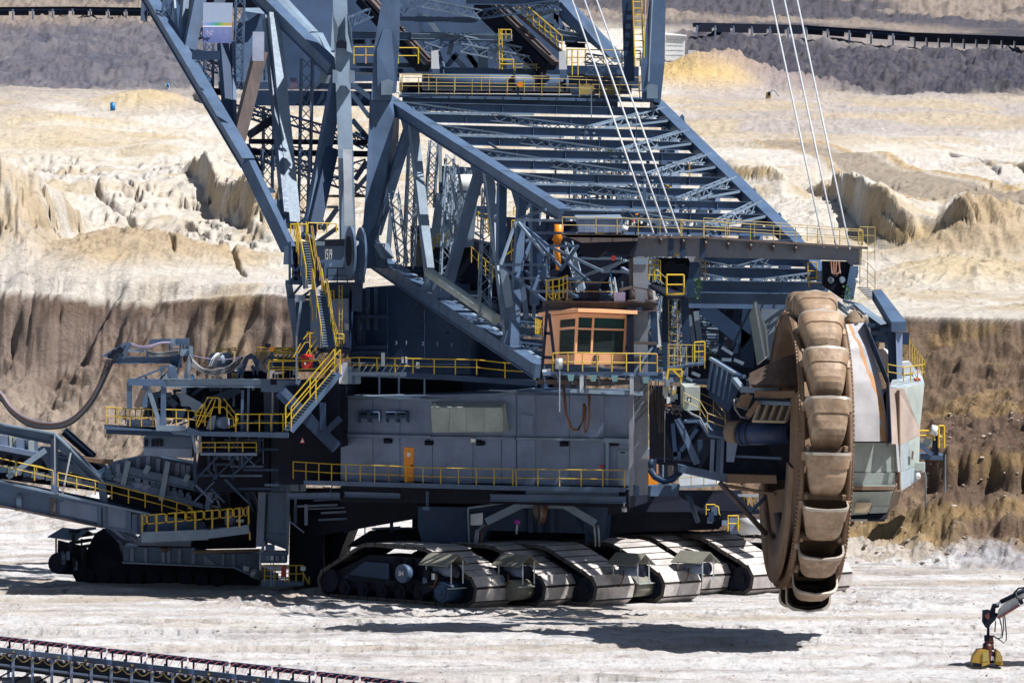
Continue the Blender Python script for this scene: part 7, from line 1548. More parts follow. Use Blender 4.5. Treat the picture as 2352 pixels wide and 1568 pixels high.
for k in range(26):
    x, y = random.uniform(600, 2150), random.uniform(760, 1180); p = L2(x, y, Yp+1.5+random.random()*2); m = MB(); m.bar(p, p+(Zv*random.uniform(.4, 1.6) if k % 2 else Vector((random.uniform(.5, 2), 0, 0))), random.choice([.06, .1, .18]), .15); m.build('machine_piece', random.choice([NAVY, SLATE, SLATE, SLATEL, NAVY]), ud)
# lower fittings under the platform
slabq('lower_cabin', SLATE, lp, [L2(640, 1410, Yp+2), L2(1180, 1410, Yp+2), L2(1180, 1290, Yp+2), L2(640, 1290, Yp+2)], (0, 3, 0)); slabq('lower_cabin', HOUSE, lp, [K_(1055, 210, Yp+2), K_(1410, 230, Yp+2), K_(1410, 160, Yp+2), K_(1055, 155, Yp+2)], (0, 3, 0))
for x in (655, 730, 775, 820): slabq('dark_pane', DARK, lp, [L2(x, 1390, Yp+1.9), L2(x+38, 1390, Yp+1.9), L2(x+38, 1310, Yp+1.9), L2(x, 1310, Yp+1.9)], (0, -.05, 0))
m = MB(); m.rail([K_(1480, 185, Yp), K_(1885, 185, Yp)], h=.55, sp=.8, r=.03); lw = m.build('handrail', YEL, lp); slabq('walkway', HOUSE, lp, [K_(1470, 190, Yp), K_(1890, 192, Yp), K_(1890, 180, Yp+2), K_(1470, 178, Yp+2)], (0, 0, -.15))
for x in (1415, 1470): bar('frame_post', SLATEL, lp, K_(x, 60, Yp+.2), K_(x+(25 if x < 1450 else 0), 190, Yp+.2), .14)
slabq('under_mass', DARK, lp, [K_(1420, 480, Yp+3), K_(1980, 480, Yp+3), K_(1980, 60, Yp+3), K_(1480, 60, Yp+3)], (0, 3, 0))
for k in range(46):
    x, y = random.uniform(1430, 1960), random.uniform(70, 470); p = K_(x, y, Yp+2.6-random.random()); m = MB()
    if k % 4 == 0: a_ = random.uniform(.6, 1.8); m.bar(p, p+Vector((random.choice([-a_, a_]), 0, -a_)), random.choice([.08, .12]))
    elif k % 4 == 1: m.bar(p, p+Vector((random.uniform(.8, 2.5), 0, 0)), random.choice([.06, .1]), .12)
    else: m.bar(p, p+Zv*random.uniform(.7, 2.4), random.choice([.06, .1, .16]))
    m.build('machine_piece', random.choice([NAVY, NAVY, SLATE, NAVY, SLATE]), lp)
# cable carrier arm and hanging cable bundles
ca = slabq('cable_carrier', SLATE, EXC, [L2(195, 405, Yp+1), L2(430, 425, Yp+1), L2(500, 265, Yp+1), L2(495, 245, Yp+1), L2(440, 245, Yp+1), L2(195, 385, Yp+1)], (0, .35, 0))
for (x, y, r) in ((278, 397, .18), (322, 355, .17), (382, 333, .2), (300, 420, .06), (350, 400, .06), (410, 385, .06), (380, 300, .05), (440, 290, .05)):
    m = MB(); c = L2(x, y, Yp+.98); m.tube(c, c+Vector((0, -.06, 0)), r, 14); m.build('bolt_hole', DARK, ca)
m = MB(); m.ibeam(L2(290, 440, Yp+1.2), L2(950, 438, Yp+1.2), .3, .4, .05); m.build('carrier_beam', SLATE, ca)
slabq('carrier_trough', SLATEL, ca, [L2(470, 350, Yp+1), L2(650, 355, Yp+1), L2(650, 325, Yp+1), L2(470, 320, Yp+1)], (0, .3, 0)); slabq('carrier_plate', SLATE, ca, [L2(665, 420, Yp+.9), L2(695, 420, Yp+.9), L2(695, 320, Yp+.9), L2(665, 320, Yp+.9)], (0, .1, 0))
slabq('carrier_box', SLATEL, ca, [L2(1045, 390, Yp+.6), L2(1165, 395, Yp+.6), L2(1175, 330, Yp+.6), L2(1050, 322, Yp+.6)], (0, .8, 0)); slabq('carrier_box', SLATE, ca, [L2(690, 265, Yp+2.5), L2(1000, 265, Yp+2.5), L2(1000, 205, Yp+2.5), L2(720, 210, Yp+2.5)], (0, .4, 0)); slabq('carrier_box', SLATE, ca, [L2(998, 270, Yp+1.5), L2(1140, 272, Yp+1.5), L2(1140, 202, Yp+1.5), L2(998, 205, Yp+1.5)], (0, .5, 0)); slabq('carrier_box', SLATEL, ca, [L2(940, 262, Yp+1.4), L2(990, 262, Yp+1.4), L2(990, 210, Yp+1.4), L2(940, 215, Yp+1.4)], (0, .4, 0))
bar('carrier_post', NAVY, ca, L2(1000, 390, Yp+.8), L2(1000, 520, Yp+.8), .8, .6, w2=.4); bar('carrier_post', SLATEL, ca, L2(1165, 290, Yp+.5), L2(1165, 395, Yp+.5), .2)
for k in range(4): bar('carrier_bar', SLATE, ca, L2(930, 275+k*36, Yp+1), L2(1170, 285+k*33, Yp+1), .07)
for x in (930, 1050, 1080): bar('carrier_bar', NAVY, ca, L2(x, 270, Yp+1), L2(x, 380, Yp+1), .08)
def sag(pts, n=22):
    out = []
    P0 = [V3(p) for p in pts]
    for i in range(len(P0)-1):
        a = P0[max(i-1, 0)]; b_ = P0[i]; c = P0[i+1]; d = P0[min(i+2, len(P0)-1)]
        for j in range(6):
            t = j/6; out.append(.5*((2*b_)+(c-a)*t+(2*a-5*b_+4*c-d)*t*t+(3*b_-a-3*c+d)*t**3))
    out.append(P0[-1]); return out
for k in range(13):                                          # big loop on the left
    o = k/12; w = 1-o
    pts = [I_(-25, 655+o*90, 14), I_(20, 672+o*75, 14), I_(110, 800+o*60, 13.5), I_(270, 905+o*70, 13), I_(470, 945+o*55, 12), I_(640, 905+o*60, 11), I_(790, 770+o*60+o*10, 10.2), I_(900, 590+o*95, 9.6), I_(965+o*70, 400, 9.2), I_(985+o*55, 355, 9.1)]
    m = MB(); m.path(sag([p+Vector((0, -.25*(k % 3), 0)) for p in pts]), .04, 6); m.build('hanging_cable', (CABLEP if k in (0,) else (RUB if k in (3, 7, 9, 11) else (CABLEB if k == 2 else CABLE))), ca)
for k in range(11):                                          # short loops in the middle
    o = k/10
    pts = [L2(1150+o*20, 385+o*12, Yp+.4), L2(1200-o*25, 450+o*40, Yp+.3), L2(1300-o*30, 530+o*30, Yp+.2), L2(1420, 545+o*60, Yp), L2(1560+o*10, 510+o*70, Yp), L2(1680+o*15, 430+o*60, Yp+.2), L2(1735+o*10, 395+o*20, Yp+.3)]
    m = MB(); m.path(sag([p+Vector((0, -.2*(k % 4), 0)) for p in pts]), .034, 6); m.build('hanging_cable', RUB if k % 4 == 3 else CABLE, ca)
for k in range(5): m = MB(); m.path(sag([L2(500, 255+k*6, Yp+1), L2(600, 285+k*8, Yp+1), L2(700, 283+k*7, Yp+1), L2(820, 248+k*4, Yp+1.2), L2(935, 240+k*4, Yp+1.4)]), .034, 6); m.build('hanging_cable', CABLEP if k < 3 else CABLE, ca)
for k in range(5): m = MB(); m.path(sag([L2(690, 340+k*9, Yp+.9), L2(780, 355+k*10, Yp+.8), L2(880, 350+k*9, Yp+.9), L2(1030, 335+k*8, Yp+.8)]), .034, 6); m.build('hanging_cable', RUB if k == 2 else CABLE, ca)
m = MB(); m.path(sag([L2(1185, 390, Yp+.6), L2(1350, 425, Yp+.6), L2(1550, 435, Yp+.6), L2(1730, 400, Yp+.6)]), .03, 6); m.build('hanging_cable', CABLEP, ca)
for k in range(5): m = MB(); m.path(sag([L2(1900+k*8, 440, Yp+.3), L2(1920+k*8, 510-k*4, Yp+.2), L2(1970+k*4, 565-k*6, Yp+.1), L2(2040, 580-k*8, Yp)]), .034, 6); m.build('hanging_cable', CABLE, ca)
m = MB(); m.smooth = True                                    # cable saddle drums
for (x, y, w) in ((1440, 440, .9),):
    c = L2(x, y, Yp+1.6); m.tube(c - Vector((.1, w*.4, 0)), c + Vector((.6, w*.8, 0)), .42, 20)
m.build('cable_saddle', SLATEL, ca)
for k in range(4): m = MB(); m.path(sag([L2(1360+k*22, 515, Yp+.5), L2(1400+k*20, 420, Yp+.5), L2(1455+k*12, 368, Yp+.8), L2(1490+k*8, 370, Yp+1.6)]), .034, 6); m.build('hanging_cable', WHITE if k < 2 else CABLE, ca)
slabq('cable_saddle', NAVY, ca, [L2(1725, 480, Yp+.2), L2(1760, 400, Yp+.2), L2(1820, 365, Yp+.2), L2(1880, 400, Yp+.2), L2(1920, 480, Yp+.2), L2(1870, 500, Yp+.2), L2(1840, 430, Yp+.2), L2(1800, 430, Yp+.2), L2(1770, 510, Yp+.2)], (0, .6, 0))
slabq('lamp_housing', WHITE, ca, [L2(1640, 560, Yp+.6), L2(1715, 575, Yp+.6), L2(1735, 490, Yp+.6), L2(1690, 480, Yp+.6)], (0, .5, 0)); slabq('lamp_housing', YELF, ca, [L2(1615, 655, Yp+1), L2(1735, 660, Yp+1), L2(1745, 595, Yp+1), L2(1610, 590, Yp+1)], (0, .6, 0))
for (a, b_) in (((1760, 500), (1690, 660)), ((1840, 500), (1890, 650)), ((1890, 480), (1880, 650)), ((1700, 520), (1680, 660))): bar('saddle_leg', NAVY, ca, L2(*a, Yp+.3), L2(*b_, Yp+.3), .2)
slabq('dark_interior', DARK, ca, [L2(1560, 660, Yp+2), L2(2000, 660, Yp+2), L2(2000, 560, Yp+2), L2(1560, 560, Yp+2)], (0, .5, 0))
m = MB(); m.smooth = True; c = L2(1180, 665, Yp); m.tube(c, c+Zv*.27, .12, 12, .09); m.tube(c+Zv*.27, c+Zv*.38, .09, 12, .04); m.build('blue_motor_cover', BLUE, ud)
for (pts, h, r) in (([L2(1460, 360, Yp+4), L2(1660, 345, Yp+4)], .2, .03), ([L2(1580, 370, Yp+4), L2(1625, 430, Yp+3)], .3, .05), ([L2(1880, 440, Yp+3), L2(2352, 450, Yp)], .4, .03), ([L2(1900, 375, Yp+5), L2(2352, 400, Yp+3)], .4, .025), ([L2(2090, 370, Yp+2), L2(2310, 370, Yp+2)], .33, .035), ([L2(2030, 595, Yp-1), L2(2340, 600, Yp-1.5)], .82, .036)):
    m = MB(); m.rail(pts, h=h*1.0, sp=1.2, r=r); m.build('handrail', YEL, ud)
slabq('upper_deck_edge', SLATEL, ud, [L2(2040, 640, Yp-.8), L2(2330, 640, Yp-1.2), L2(2330, 600, Yp-1.2), L2(2040, 610, Yp-.8)], (0, .4, 0)); slabq('upper_deck_edge', DARK, ud, [L2(2040, 712, Yp-.8), L2(2360, 712, Yp-1.2), L2(2360, 650, Yp-1.2), L2(2040, 650, Yp-.8)], (0, .6, 0))
for k in range(9): x = 2060+k*33; m = MB(); p = L2(x, 640, Yp-1.2); m.bar(p, p+Zv*random.uniform(.2, .55), .4, .3); m.build('deck_box', random.choice([SLATEL, HOUSE, WHITE, DARK]), ud)
m = MB(); c = L2(2055, 318, Yp-1); m.tube(c, c+Vector((0, -.12, 0)), .15, 18); ol = m.build('orange_lamp', DOORO, ud); slabq('lamp_housing', DARK, ol, [L2(1975, 300, Yp-.8), L2(2040, 310, Yp-.8), L2(2045, 265, Yp-.8), L2(1985, 255, Yp-.8)], (0, .5, 0)); bar('lamp_stand', NAVY, ol, L2(2058, 345, Yp-1), L2(2058, 640, Yp-1), .16)
rb_ = slabq('red_cabinet', RED, ud, [J_(818, 850, Yp-1.5), J_(915, 832, Yp-1.5), J_(912, 725, Yp-1.5), J_(802, 730, Yp-1.5)], (0, .7, 0)); slabq('red_lid', RED, rb_, [J_(800, 735, Yp-1.6), J_(915, 735, Yp-1.6), J_(905, 712, Yp-.9), J_(830, 715, Yp-.9)], (0, 0, .06)); slabq('notice', WHITE, rb_, [J_(835, 800, Yp-1.52), J_(850, 800, Yp-1.52), J_(850, 780, Yp-1.52), J_(835, 780, Yp-1.52)], (0, -.03, 0)); slabq('notice', WHITE, rb_, [J_(882, 752, Yp-1.52), J_(902, 752, Yp-1.52), J_(902, 728, Yp-1.52), J_(882, 728, Yp-1.52)], (0, -.03, 0))
m = MB(); m.rail([J_(510, 925, Yp-2), J_(770, 920, Yp-2), J_(990, 915, Yp-2.4)], h=.95, sp=1.0, r=.036); m.build('handrail', YEL, ud)
m = MB(); m.rail([J_(560, 720, Yp+1), J_(940, 745, Yp+1), J_(1000, 720, Yp+1)], h=.4, sp=.9, r=.03); m.build('handrail', YEL, ud)
bar('pale_pole', GALV, ud, J_(765, 980, Yp-2.2), J_(765, 535, Yp-2.2), .1)
slabq('side_deck', NAVY, ud, [J_(500, 720, Yp+3), J_(960, 760, Yp+1), J_(1000, 850, Yp-1), J_(520, 850, Yp+2)], (0, 0, -.1))
for k in range(9): x = 450+k*40; bar('slanted_stay', SLATE, ud, J_(x, 790, Yp+1.5), J_(x+70, 715, Yp+2), .06)
m = MB(); a, b_, c = J_(795, 1520, 6), J_(840, 1520, 6), J_(820, 1465, 6); m.slab([a, b_, c], Vector((0, -.04, 0))); ws = m.build('warning_triangle', RED, tt); m = MB(); q = (a+b_+c)/3; m.slab([q+(p-q)*.6+Vector((0, -.05, 0)) for p in (a, b_, c)], Vector((0, -.02, 0))); m.build('triangle_field', WHITE, ws)
# ================================================================= support column between excavator and loading conveyor
LU = empty('loading_conveyor', tuple(Vector((G(600, 1340).x, 20, 0))), 'slate loading conveyor with yellow railings on its own small crawler, left of the excavator', 'conveyor')
Yc = 13.0
def kq(name, mat, par, pts, off, Y=Yc): m = MB(); m.slab([K_(x, y, Y) for x, y in pts], V3(off)); return m.build(name, mat, par)
colm2 = kq('support_column', SLATE, LU, [(1955, 845), (2105, 900), (2110, 130), (2090, 60), (1985, 50), (1975, 400)], (0, 1.5, 0))
kq('column_flank', HOUSE, colm2, [(1885, 880), (1935, 880), (1955, 430), (1985, 60), (1935, 50), (1900, 420)], (.2, 1.2, 0), Yc-.4); kq('column_flank', SLATE, colm2, [(2098, 940), (2118, 940), (2132, 490), (2120, 130), (2104, 130)], (0, .8, 0), Yc-.5)
kq('column_flank', NAVY, colm2, [(2100, 480), (2135, 480), (2120, 250), (2170, 190), (2175, 60), (2100, 60)], (0, .8, 0), Yc-.2)
kq('bent_sheet', SLATEL, colm2, [(2135, 470), (2250, 472), (2245, 300), (2200, 200), (2165, 190), (2130, 290)], (0, .15, 0), Yc-.8); bar('sheet_seam', DARK, colm2, K_(2195, 210, Yc-.9), K_(2200, 470, Yc-.9), .05)
for y in (405, 485, 792): bar('column_band', SLATE, colm2, K_(1955, y, Yc-.1), K_(2105, y+3, Yc-.1), .12, .1)
kq('upper_column', SLATE, colm2, [(1955, 60), (2100, 60), (2085, -100), (2060, -180), (1960, -180)], (0, 1.2, 0), Yc-1); 
m = MB(); m.slab([J_(470, 1440, Yc-2), J_(635, 1440, Yc-2), J_(640, 1200, Yc-2), J_(610, 1000, Yc-2), J_(460, 1000, Yc-2)], Vector((0, 1.2, 0))); m.build('upper_column', SLATE, colm2)
bar('light_strip', GALV, colm2, J_(545, 1010, Yc-2.2), J_(542, 1410, Yc-2.2), .16, .1); m = MB()
for k in range(20): p = J_(562, 1060+k*10, Yc-2.1); m.tube(p, p+Vector((0, -.1, 0)), .05, 5)
m.build('bolt_field', SLATEL, colm2, kind='stuff')
kq('column_base', SLATE, colm2, [(1912, 1000), (2105, 1000), (2105, 918), (1915, 915)], (0, 1.5, 0), Yc-.6); kq('column_base', SLATEL, colm2, [(1895, 935), (1940, 920), (1945, 830), (1920, 890)], (0, .4, 0), Yc-.7); kq('column_base', SLATE, colm2, [(1950, 905), (2018, 905), (2018, 865), (1950, 865)], (0, .3, 0), Yc-.7)
for x in (1968, 2000, 2038, 2082): kq('switch_box', random.choice([GALV, SLATEL]), colm2, [(x-12, 978), (x+12, 978), (x+12, 945), (x-12, 945)], (0, -.2, 0), Yc-.7)
m = MB(); m.rail([K_(1945, 1135, Yc-1), K_(2100, 1135, Yc-1)], h=.95, sp=.7, r=.035, mid=2); m.rail([K_(2125, 1140, Yc-1), K_(2230, 1140, Yc-1)], h=.97, sp=.5, r=.036); m.build('handrail', YEL, colm2); m = MB(); m.ladder(K_(2003, 1180, Yc-1.2), K_(2000, 990, Yc-1.2), .16, Vector((1, 0, 0)), .025, .28); m.build('ladder', GALV, colm2)
kq('ladder_foot', HOUSE, colm2, [(1920, 1168), (2230, 1168), (2230, 1140), (1920, 1130)], (0, 1.5, 0), Yc-.5); kq('red_box', RED, colm2, [(2065, 1105), (2100, 1100), (2105, 1020), (2068, 1025)], (0, .3, 0), Yc-1.1); kq('white_box', WHITE, colm2, [(2208, 1055), (2245, 1055), (2245, 1025), (2210, 1025)], (0, .2, 0), Yc-1.1); bar('gate_brace', YEL, colm2, K_(2225, 1065, Yc-1), K_(2272, 1160, Yc-1), .08); bar('gate_brace', YEL, colm2, K_(2272, 1100, Yc-1), K_(2272, 1160, Yc-1), .08)
for k in range(26):
    x, y = random.uniform(2130, 2900), random.uniform(500, 800); p = K_(x, y, 12.6); q = p+random.choice([Zv*random.uniform(.5, 1.8), Vector((random.uniform(1, 3), 0, .1)), Vector((random.uniform(-1, 1), 0, random.uniform(.6, 1.5)))]); bar('inner_brace', random.choice([NAVY, SLATE, NAVY, HOUSE]), colm2, p, q, random.choice([.07, .12, .2]))
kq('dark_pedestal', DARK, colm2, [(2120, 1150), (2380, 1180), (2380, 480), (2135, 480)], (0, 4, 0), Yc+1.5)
# chassis and crawler
chs = kq('chassis_beam', SLATE, LU, [(905, 990), (1500, 1028), (1720, 1030), (1900, 1110), (1910, 930), (1500, 925), (1400, 890), (905, 880)], (0, 3, 0), 16.0)
for x in (970, 1070, 1200, 1240, 1320, 1420): bar('beam_rib', HOUSE, chs, K_(x, 890, 15.9), K_(x, 1005, 15.9), .1, .2)
bar('beam_flange', SLATEL, chs, K_(900, 995, 15.7), K_(1720, 1030, 15.7), .5, .08); bar('beam_flange', SLATEL, chs, K_(1720, 1030, 15.7), K_(1905, 1115, 15.7), .5, .08); bar('beam_flange', SOILY, chs, K_(1420, 915, 15.7), K_(1910, 905, 15.7), .9, .12)
kq('beam_lit_patch', SLATEL, chs, [(1500, 1020), (1590, 1020), (1500, 935)], (0, -.05, 0), 15.95)  # pale triangle: sunlight on the beam put in as colour
for x in (1640, 1718): bar('beam_rib', SLATEL, chs, K_(x, 930, 15.9), K_(x, 1030, 15.9), .08, .15)
m = MB(); m.tube(K_(1860, 1070, 15.6), K_(1895, 1085, 15.4), .3, 14); m.build('pale_cylinder', GALV, chs); kq('perforated_plate', GALV, chs, [(1785, 1055), (1830, 1065), (1835, 1030), (1790, 1018)], (0, -.04, 0), 15.8)
kq('turntable', HOUSE, chs, [(1005, 870), (1400, 880), (1410, 830), (1005, 810)], (0, 3, 0), 16.3)
m = MB(); m.path([K_(1180, 880, 15.6), K_(1200, 910, 15.5), K_(1235, 905, 15.5), K_(1240, 880, 15.6)], .08, 5); m.build('hose_loop', CABLEB, chs)
crw = MB(); crw.slab([K_(520, 1060, 19), K_(560, 1135, 19), K_(1300, 1165, 18), K_(1700, 1185, 17), K_(1900, 1185, 17), K_(1900, 1110, 17), K_(1720, 1035, 17), K_(900, 1000, 18), K_(870, 850, 19), K_(760, 745, 20), K_(700, 780, 20), K_(640, 900, 19)], Vector((1, 4, 0))); crw = crw.build('small_crawler', DARK, LU)
for k in range(9): m = MB(); c = K_(640+k*120, 1090+k*4, 18.6-k*.25); m.tube(c, c+Vector((0, .5, 0)), .42, 14); m.build('road_wheel', DARK, crw)
for k in range(8): m = MB(); a = K_(520+k*6-k*k*.5, 1060-k*42, 18.8); m.bar(a, a+Vector((.9, 3, 0)), .5, .14); m.build('track_shoe', DARK, crw)
rf2 = MB(); rf2.slab([K_(350, 812, 18), K_(560, 840, 18), K_(645, 765, 19.5), K_(460, 745, 19.5)], Zv*.06); rf2.slab([K_(645, 765, 19.5), K_(460, 745, 19.5), K_(560, 770, 21), K_(690, 790, 21)], Zv*.06); rf2 = rf2.build('drive_roof', SLATEL, LU)
for x in (412, 600): bar('roof_post', DARK, rf2, K_(x, 820, 18.3), K_(x, 960, 18.3), .1)
gb2 = MB(); gb2.tube(K_(420, 1000, 18), K_(560, 1010, 20), .62, 16); gb2.hexa([K_(415, 1080, 18.5), K_(640, 1090, 18.5), K_(640, 1090, 20.5), K_(415, 1080, 20.5), K_(425, 830, 18.5), K_(640, 880, 18.5), K_(640, 880, 20.5), K_(425, 830, 20.5)]); gb2.build('gearbox', DARK, LU)
for k in range(9): p = K_(420+random.random()*220, 860+random.random()*200, 17.7); m = MB(); m.bar(p, p+Zv*random.uniform(.3, .8), random.uniform(.15, .4), .2); m.build('gear_piece', random.choice([DARK, NAVY, SLATE]), LU)
# conveyor bridge
Yb = 14.0
cb = kq('bridge_girder', SLATE, LU, [(-600, 474), (-20, 590), (140, 610), (750, 738), (1000, 790), (1045, 770), (1075, 640), (780, 560), (-20, 400), (-600, 284)], (.5, 1.0, 0), Yb)
bar('bridge_flange', SLATEL, cb, K_(-600, 271, Yb-.1), K_(1100, 640, Yb-.1), .5, .12); bar('bridge_flange', SLATE, cb, K_(-600, 300, Yb-.1), K_(780, 585, Yb-.1), .3, .2); bar('bridge_flange', RUSTY, cb, K_(-600, 455, Yb-.1), K_(760, 737, Yb-.1), .5, .1)
for (x, y0, y1) in ((735, 560, 725), (765, 570, 735), (990, 640, 785), (945, 620, 750), (390, 490, 640), (140, 500, 600)): bar('girder_rib', SLATE if x != 390 else RUSTY, cb, K_(x, y0, Yb-.15), K_(x, y1, Yb-.15), .18 if x > 300 else .1, .3)
kq('girder_plate', SLATE, cb, [(1000, 620), (1500, 700), (1530, 775), (1000, 790)], (0, .2, 0), Yb+.4); kq('girder_plate', HOUSE, cb, [(440, 560), (500, 520), (720, 560), (720, 700), (440, 640)], (0, -.05, 0), Yb-.05); kq('girder_plate', HOUSE, cb, [(775, 575), (950, 620), (945, 745), (780, 725)], (0, -.05, 0), Yb-.05)
m = MB(); m.rail([K_(-600, 195, Yb-.8), K_(-20, 330, Yb-.8), K_(390, 425, Yb-.8)], h=.83, sp=1.0, r=.034); m.rail([K_(425, 440, Yb-.8), K_(700, 500, Yb-.8), K_(1190, 625, Yb-.8), K_(1410, 690, Yb-.8)], h=.83, sp=1.0, r=.034); m.build('handrail', YEL, cb, kind='stuff')
m = MB(); m.rail([K_(-600, 214, Yb+2.2), K_(-20, 330, Yb+2.2), K_(700, 470, Yb+2.2)], h=.8, sp=1.2, r=.028); m.build('handrail', YEL, cb)
m = MB(); m.ibeam(K_(-600, -116, Yb+.5), K_(405, 95, Yb+.5), .45, .62, .07); m.bar(K_(400, 85, Yb+.5), K_(520, 190, Yb+.5), .42, .6); m.ibeam(K_(515, 185, Yb+.5), K_(765, 425, Yb+.5), .42, .6, .06); m.bar(K_(750, 400, Yb+.5), K_(765, 560, Yb+.5), .5, .45); bh = m.build('bridge_head', SLATE, LU)
m = MB(); m.bar(K_(400, 48, Yb+.1), K_(525, 165, Yb+.1), .6, .1); m.bar(K_(520, 160, Yb+.1), K_(765, 405, Yb+.1), .6, .1); m.bar(K_(-600, -126, Yb+.1), K_(400, 48, Yb+.1), .6, .1); m.build('head_flange', SLATEL, bh)
bar('head_arm', SLATE, bh, K_(400, 80, Yb+.5), K_(405, 540, Yb+.5), .7, .4); bar('head_arm', SLATEL, bh, K_(335, 170, Yb-.2), K_(55, 370, Yb-.4), .5, .3); bar('head_arm', GALV, bh, K_(520, 190, Yb-.5), K_(458, 500, Yb-.6), .1); bar('head_arm', GALV, bh, K_(402, 60, Yb-.2), K_(405, 540, Yb-.2), .07)
kq('head_web', SLATE, bh, [(380, 260), (440, 250), (640, 300), (700, 400), (520, 330), (420, 370)], (0, .3, 0), Yb+.6); kq('head_web', SLATE, bh, [(300, 140), (390, 150), (420, 240), (380, 420), (350, 300), (280, 170)], (0, .3, 0), Yb+.9)
m = MB(); m.ibeam(K_(470, 30, Yb+5), K_(690, 225, Yb+5), .4, .5, .06); m.build('rear_arm', NAVY, bh); bar('rear_arm', SLATEL, bh, K_(470, 22, Yb+4.7), K_(685, 210, Yb+4.7), .5, .1)
kq('belt_trough', DARK, bh, [(-600, 270), (-20, 380), (700, 470), (1000, 560), (1000, 420), (640, 240), (-20, 120), (-600, 0)], (0, 3, 0), Yb+2.5); bar('belt_trough', RUSTY, bh, K_(600, 230, Yb+1.5), K_(830, 255, Yb+1.5), .6, .2); bar('belt_edge', HOUSE, bh, K_(-600, 40, Yb+1.6), K_(640, 270, Yb+1.6), .6, .3)
kq('far_bank', YELF, bh, [(0, 150), (270, 180), (260, 95), (0, 60)], (0, .4, 0), Yb+4)
for k in range(9): x = 20+k*30; bar('far_idler', random.choice([HOUSE, PALEG, SLATE]), bh, K_(x, 60+k*6, Yb+2), K_(x+2, 140+k*6, Yb+2), random.choice([.2, .5]), .3)
for k in range(14): x = 20+k*55; m = MB(); p = K_(x+random.random()*20, 330+x*.18, Yb+1.2); m.bar(p, p+Zv*.4, random.uniform(.3, .8), .4); m.build('idler_bracket', random.choice([HOUSE, SLATEL, GALV, PALEG]), bh)
# loading hopper with ribbed side wall and impact idlers
hp_ = kq('hopper_wall', SLATE, LU, [(700, 330), (830, 260), (1090, 205), (1180, 225), (1600, 300), (1570, 450), (1490, 430), (940, 300), (900, 420), (760, 400)], (0, 2.5, 0), Yb+.5)
for (x, y0, y1) in ((870, 270, 330), (935, 245, 300), (1018, 225, 310), (1090, 215, 320), (1165, 232, 340), (1235, 250, 360), (1305, 265, 375), (1348, 275, 385), (1385, 285, 395), (1455, 300, 420)): bar('hopper_rib', HOUSE, hp_, K_(x, y0, Yb+.35), K_(x-4, y1, Yb+.35), .22, .25)
m = MB(); m.ibeam(K_(915, 320, Yb-.2), K_(1560, 460, Yb-.2), .35, .55, .05); m.build('hopper_beam', SLATE, hp_)
for (a, b_) in (((945, 250), (905, 425)), ((1235, 255), (1185, 540)), ((1552, 450), (1520, 605)), ((1095, 285), (1065, 340)), ((1385, 350), (1360, 405))): bar('hopper_post', SLATEL if a[0] != 1552 else SLATE, hp_, K_(*a, Yb-.3), K_(*b_, Yb-.3), .35, .3)
for k in range(5): bar('end_slat', SLATEL, hp_, K_(1490, 325+k*35, Yb+.3), K_(1605-k*8, 320+k*37, Yb+.3), .1, .08)
kq('hopper_end', DARK, hp_, [(1480, 440), (1570, 450), (1620, 320), (1600, 295), (1490, 310)], (0, 2, 0), Yb+.8)
for (x, y) in ((800, 360), (875, 380), (960, 405), (1012, 418), (1070, 435), (1123, 450), (1170, 462), (1228, 480), (1280, 510), (1328, 525), (1385, 550)):
    m = MB(); p = K_(x, y+25, Yb+.4); m.bar(p, p+Zv*.55, .45, .35, w2=.25); m.tube(p+Zv*.62-Vector((.12, 0, 0)), p+Zv*.62+Vector((.12, 0, 0)), .16, 8); m.bar(p+Zv*.2-Vector((.3, .2, 0)), p+Zv*.2+Vector((.3, -.2, 0)), .12); m.build('impact_idler', random.choice([SLATE, SLATE, HOUSE]), hp_)
kq('dark_interior', DARK, hp_, [(770, 540), (1060, 630), (1400, 700), (1520, 720), (1560, 600), (900, 430)], (0, .5, 0), Yb+1.4); kq('idler_beam', SLATE, hp_, [(760, 420), (1180, 510), (1490, 600), (1490, 565), (1180, 470), (770, 395)], (0, .6, 0), Yb+.2); kq('dark_interior', DARK, hp_, [(900, 430), (1500, 600), (1560, 470), (930, 330)], (0, .5, 0), Yb+1)  # dark slabs added to stand for the shade under the hopper
m = MB(); m.smooth = False
b = len(m.v)
n = 16
for i in range(n): t = i/(n-1); x = 1240+360*t; y = 250+48*t; m.v += [tuple(K_(x, y+6, Yb+.6)), tuple(K_(x, y-6-8*random.random(), Yb+1.5)), tuple(K_(x, y+4, Yb+2.6))]
for i in range(n-1):
    for j in (0, 1): a = b+i*3+j; m.face((a, a+3, a+4, a+1))
m.build('soil_load', DIRT, hp_, kind='stuff'); bar('soil_rim', SOILY, hp_, K_(610, 235, Yb+.8), K_(830, 262, Yb+.8), .5, .25)
kq('ladder_frame', DARK, hp_, [(1590, 590), (1690, 600), (1680, 490), (1590, 505)], (0, .8, 0), Yb+.6)
for (a, b_) in (((1560, 505), (1540, 595)), ((1585, 500), (1620, 600)), ((1545, 580), (1620, 590)), ((1555, 530), (1600, 528))): bar('ladder_rail', SLATEL, hp_, K_(*a, Yb), K_(*b_, Yb), .12)
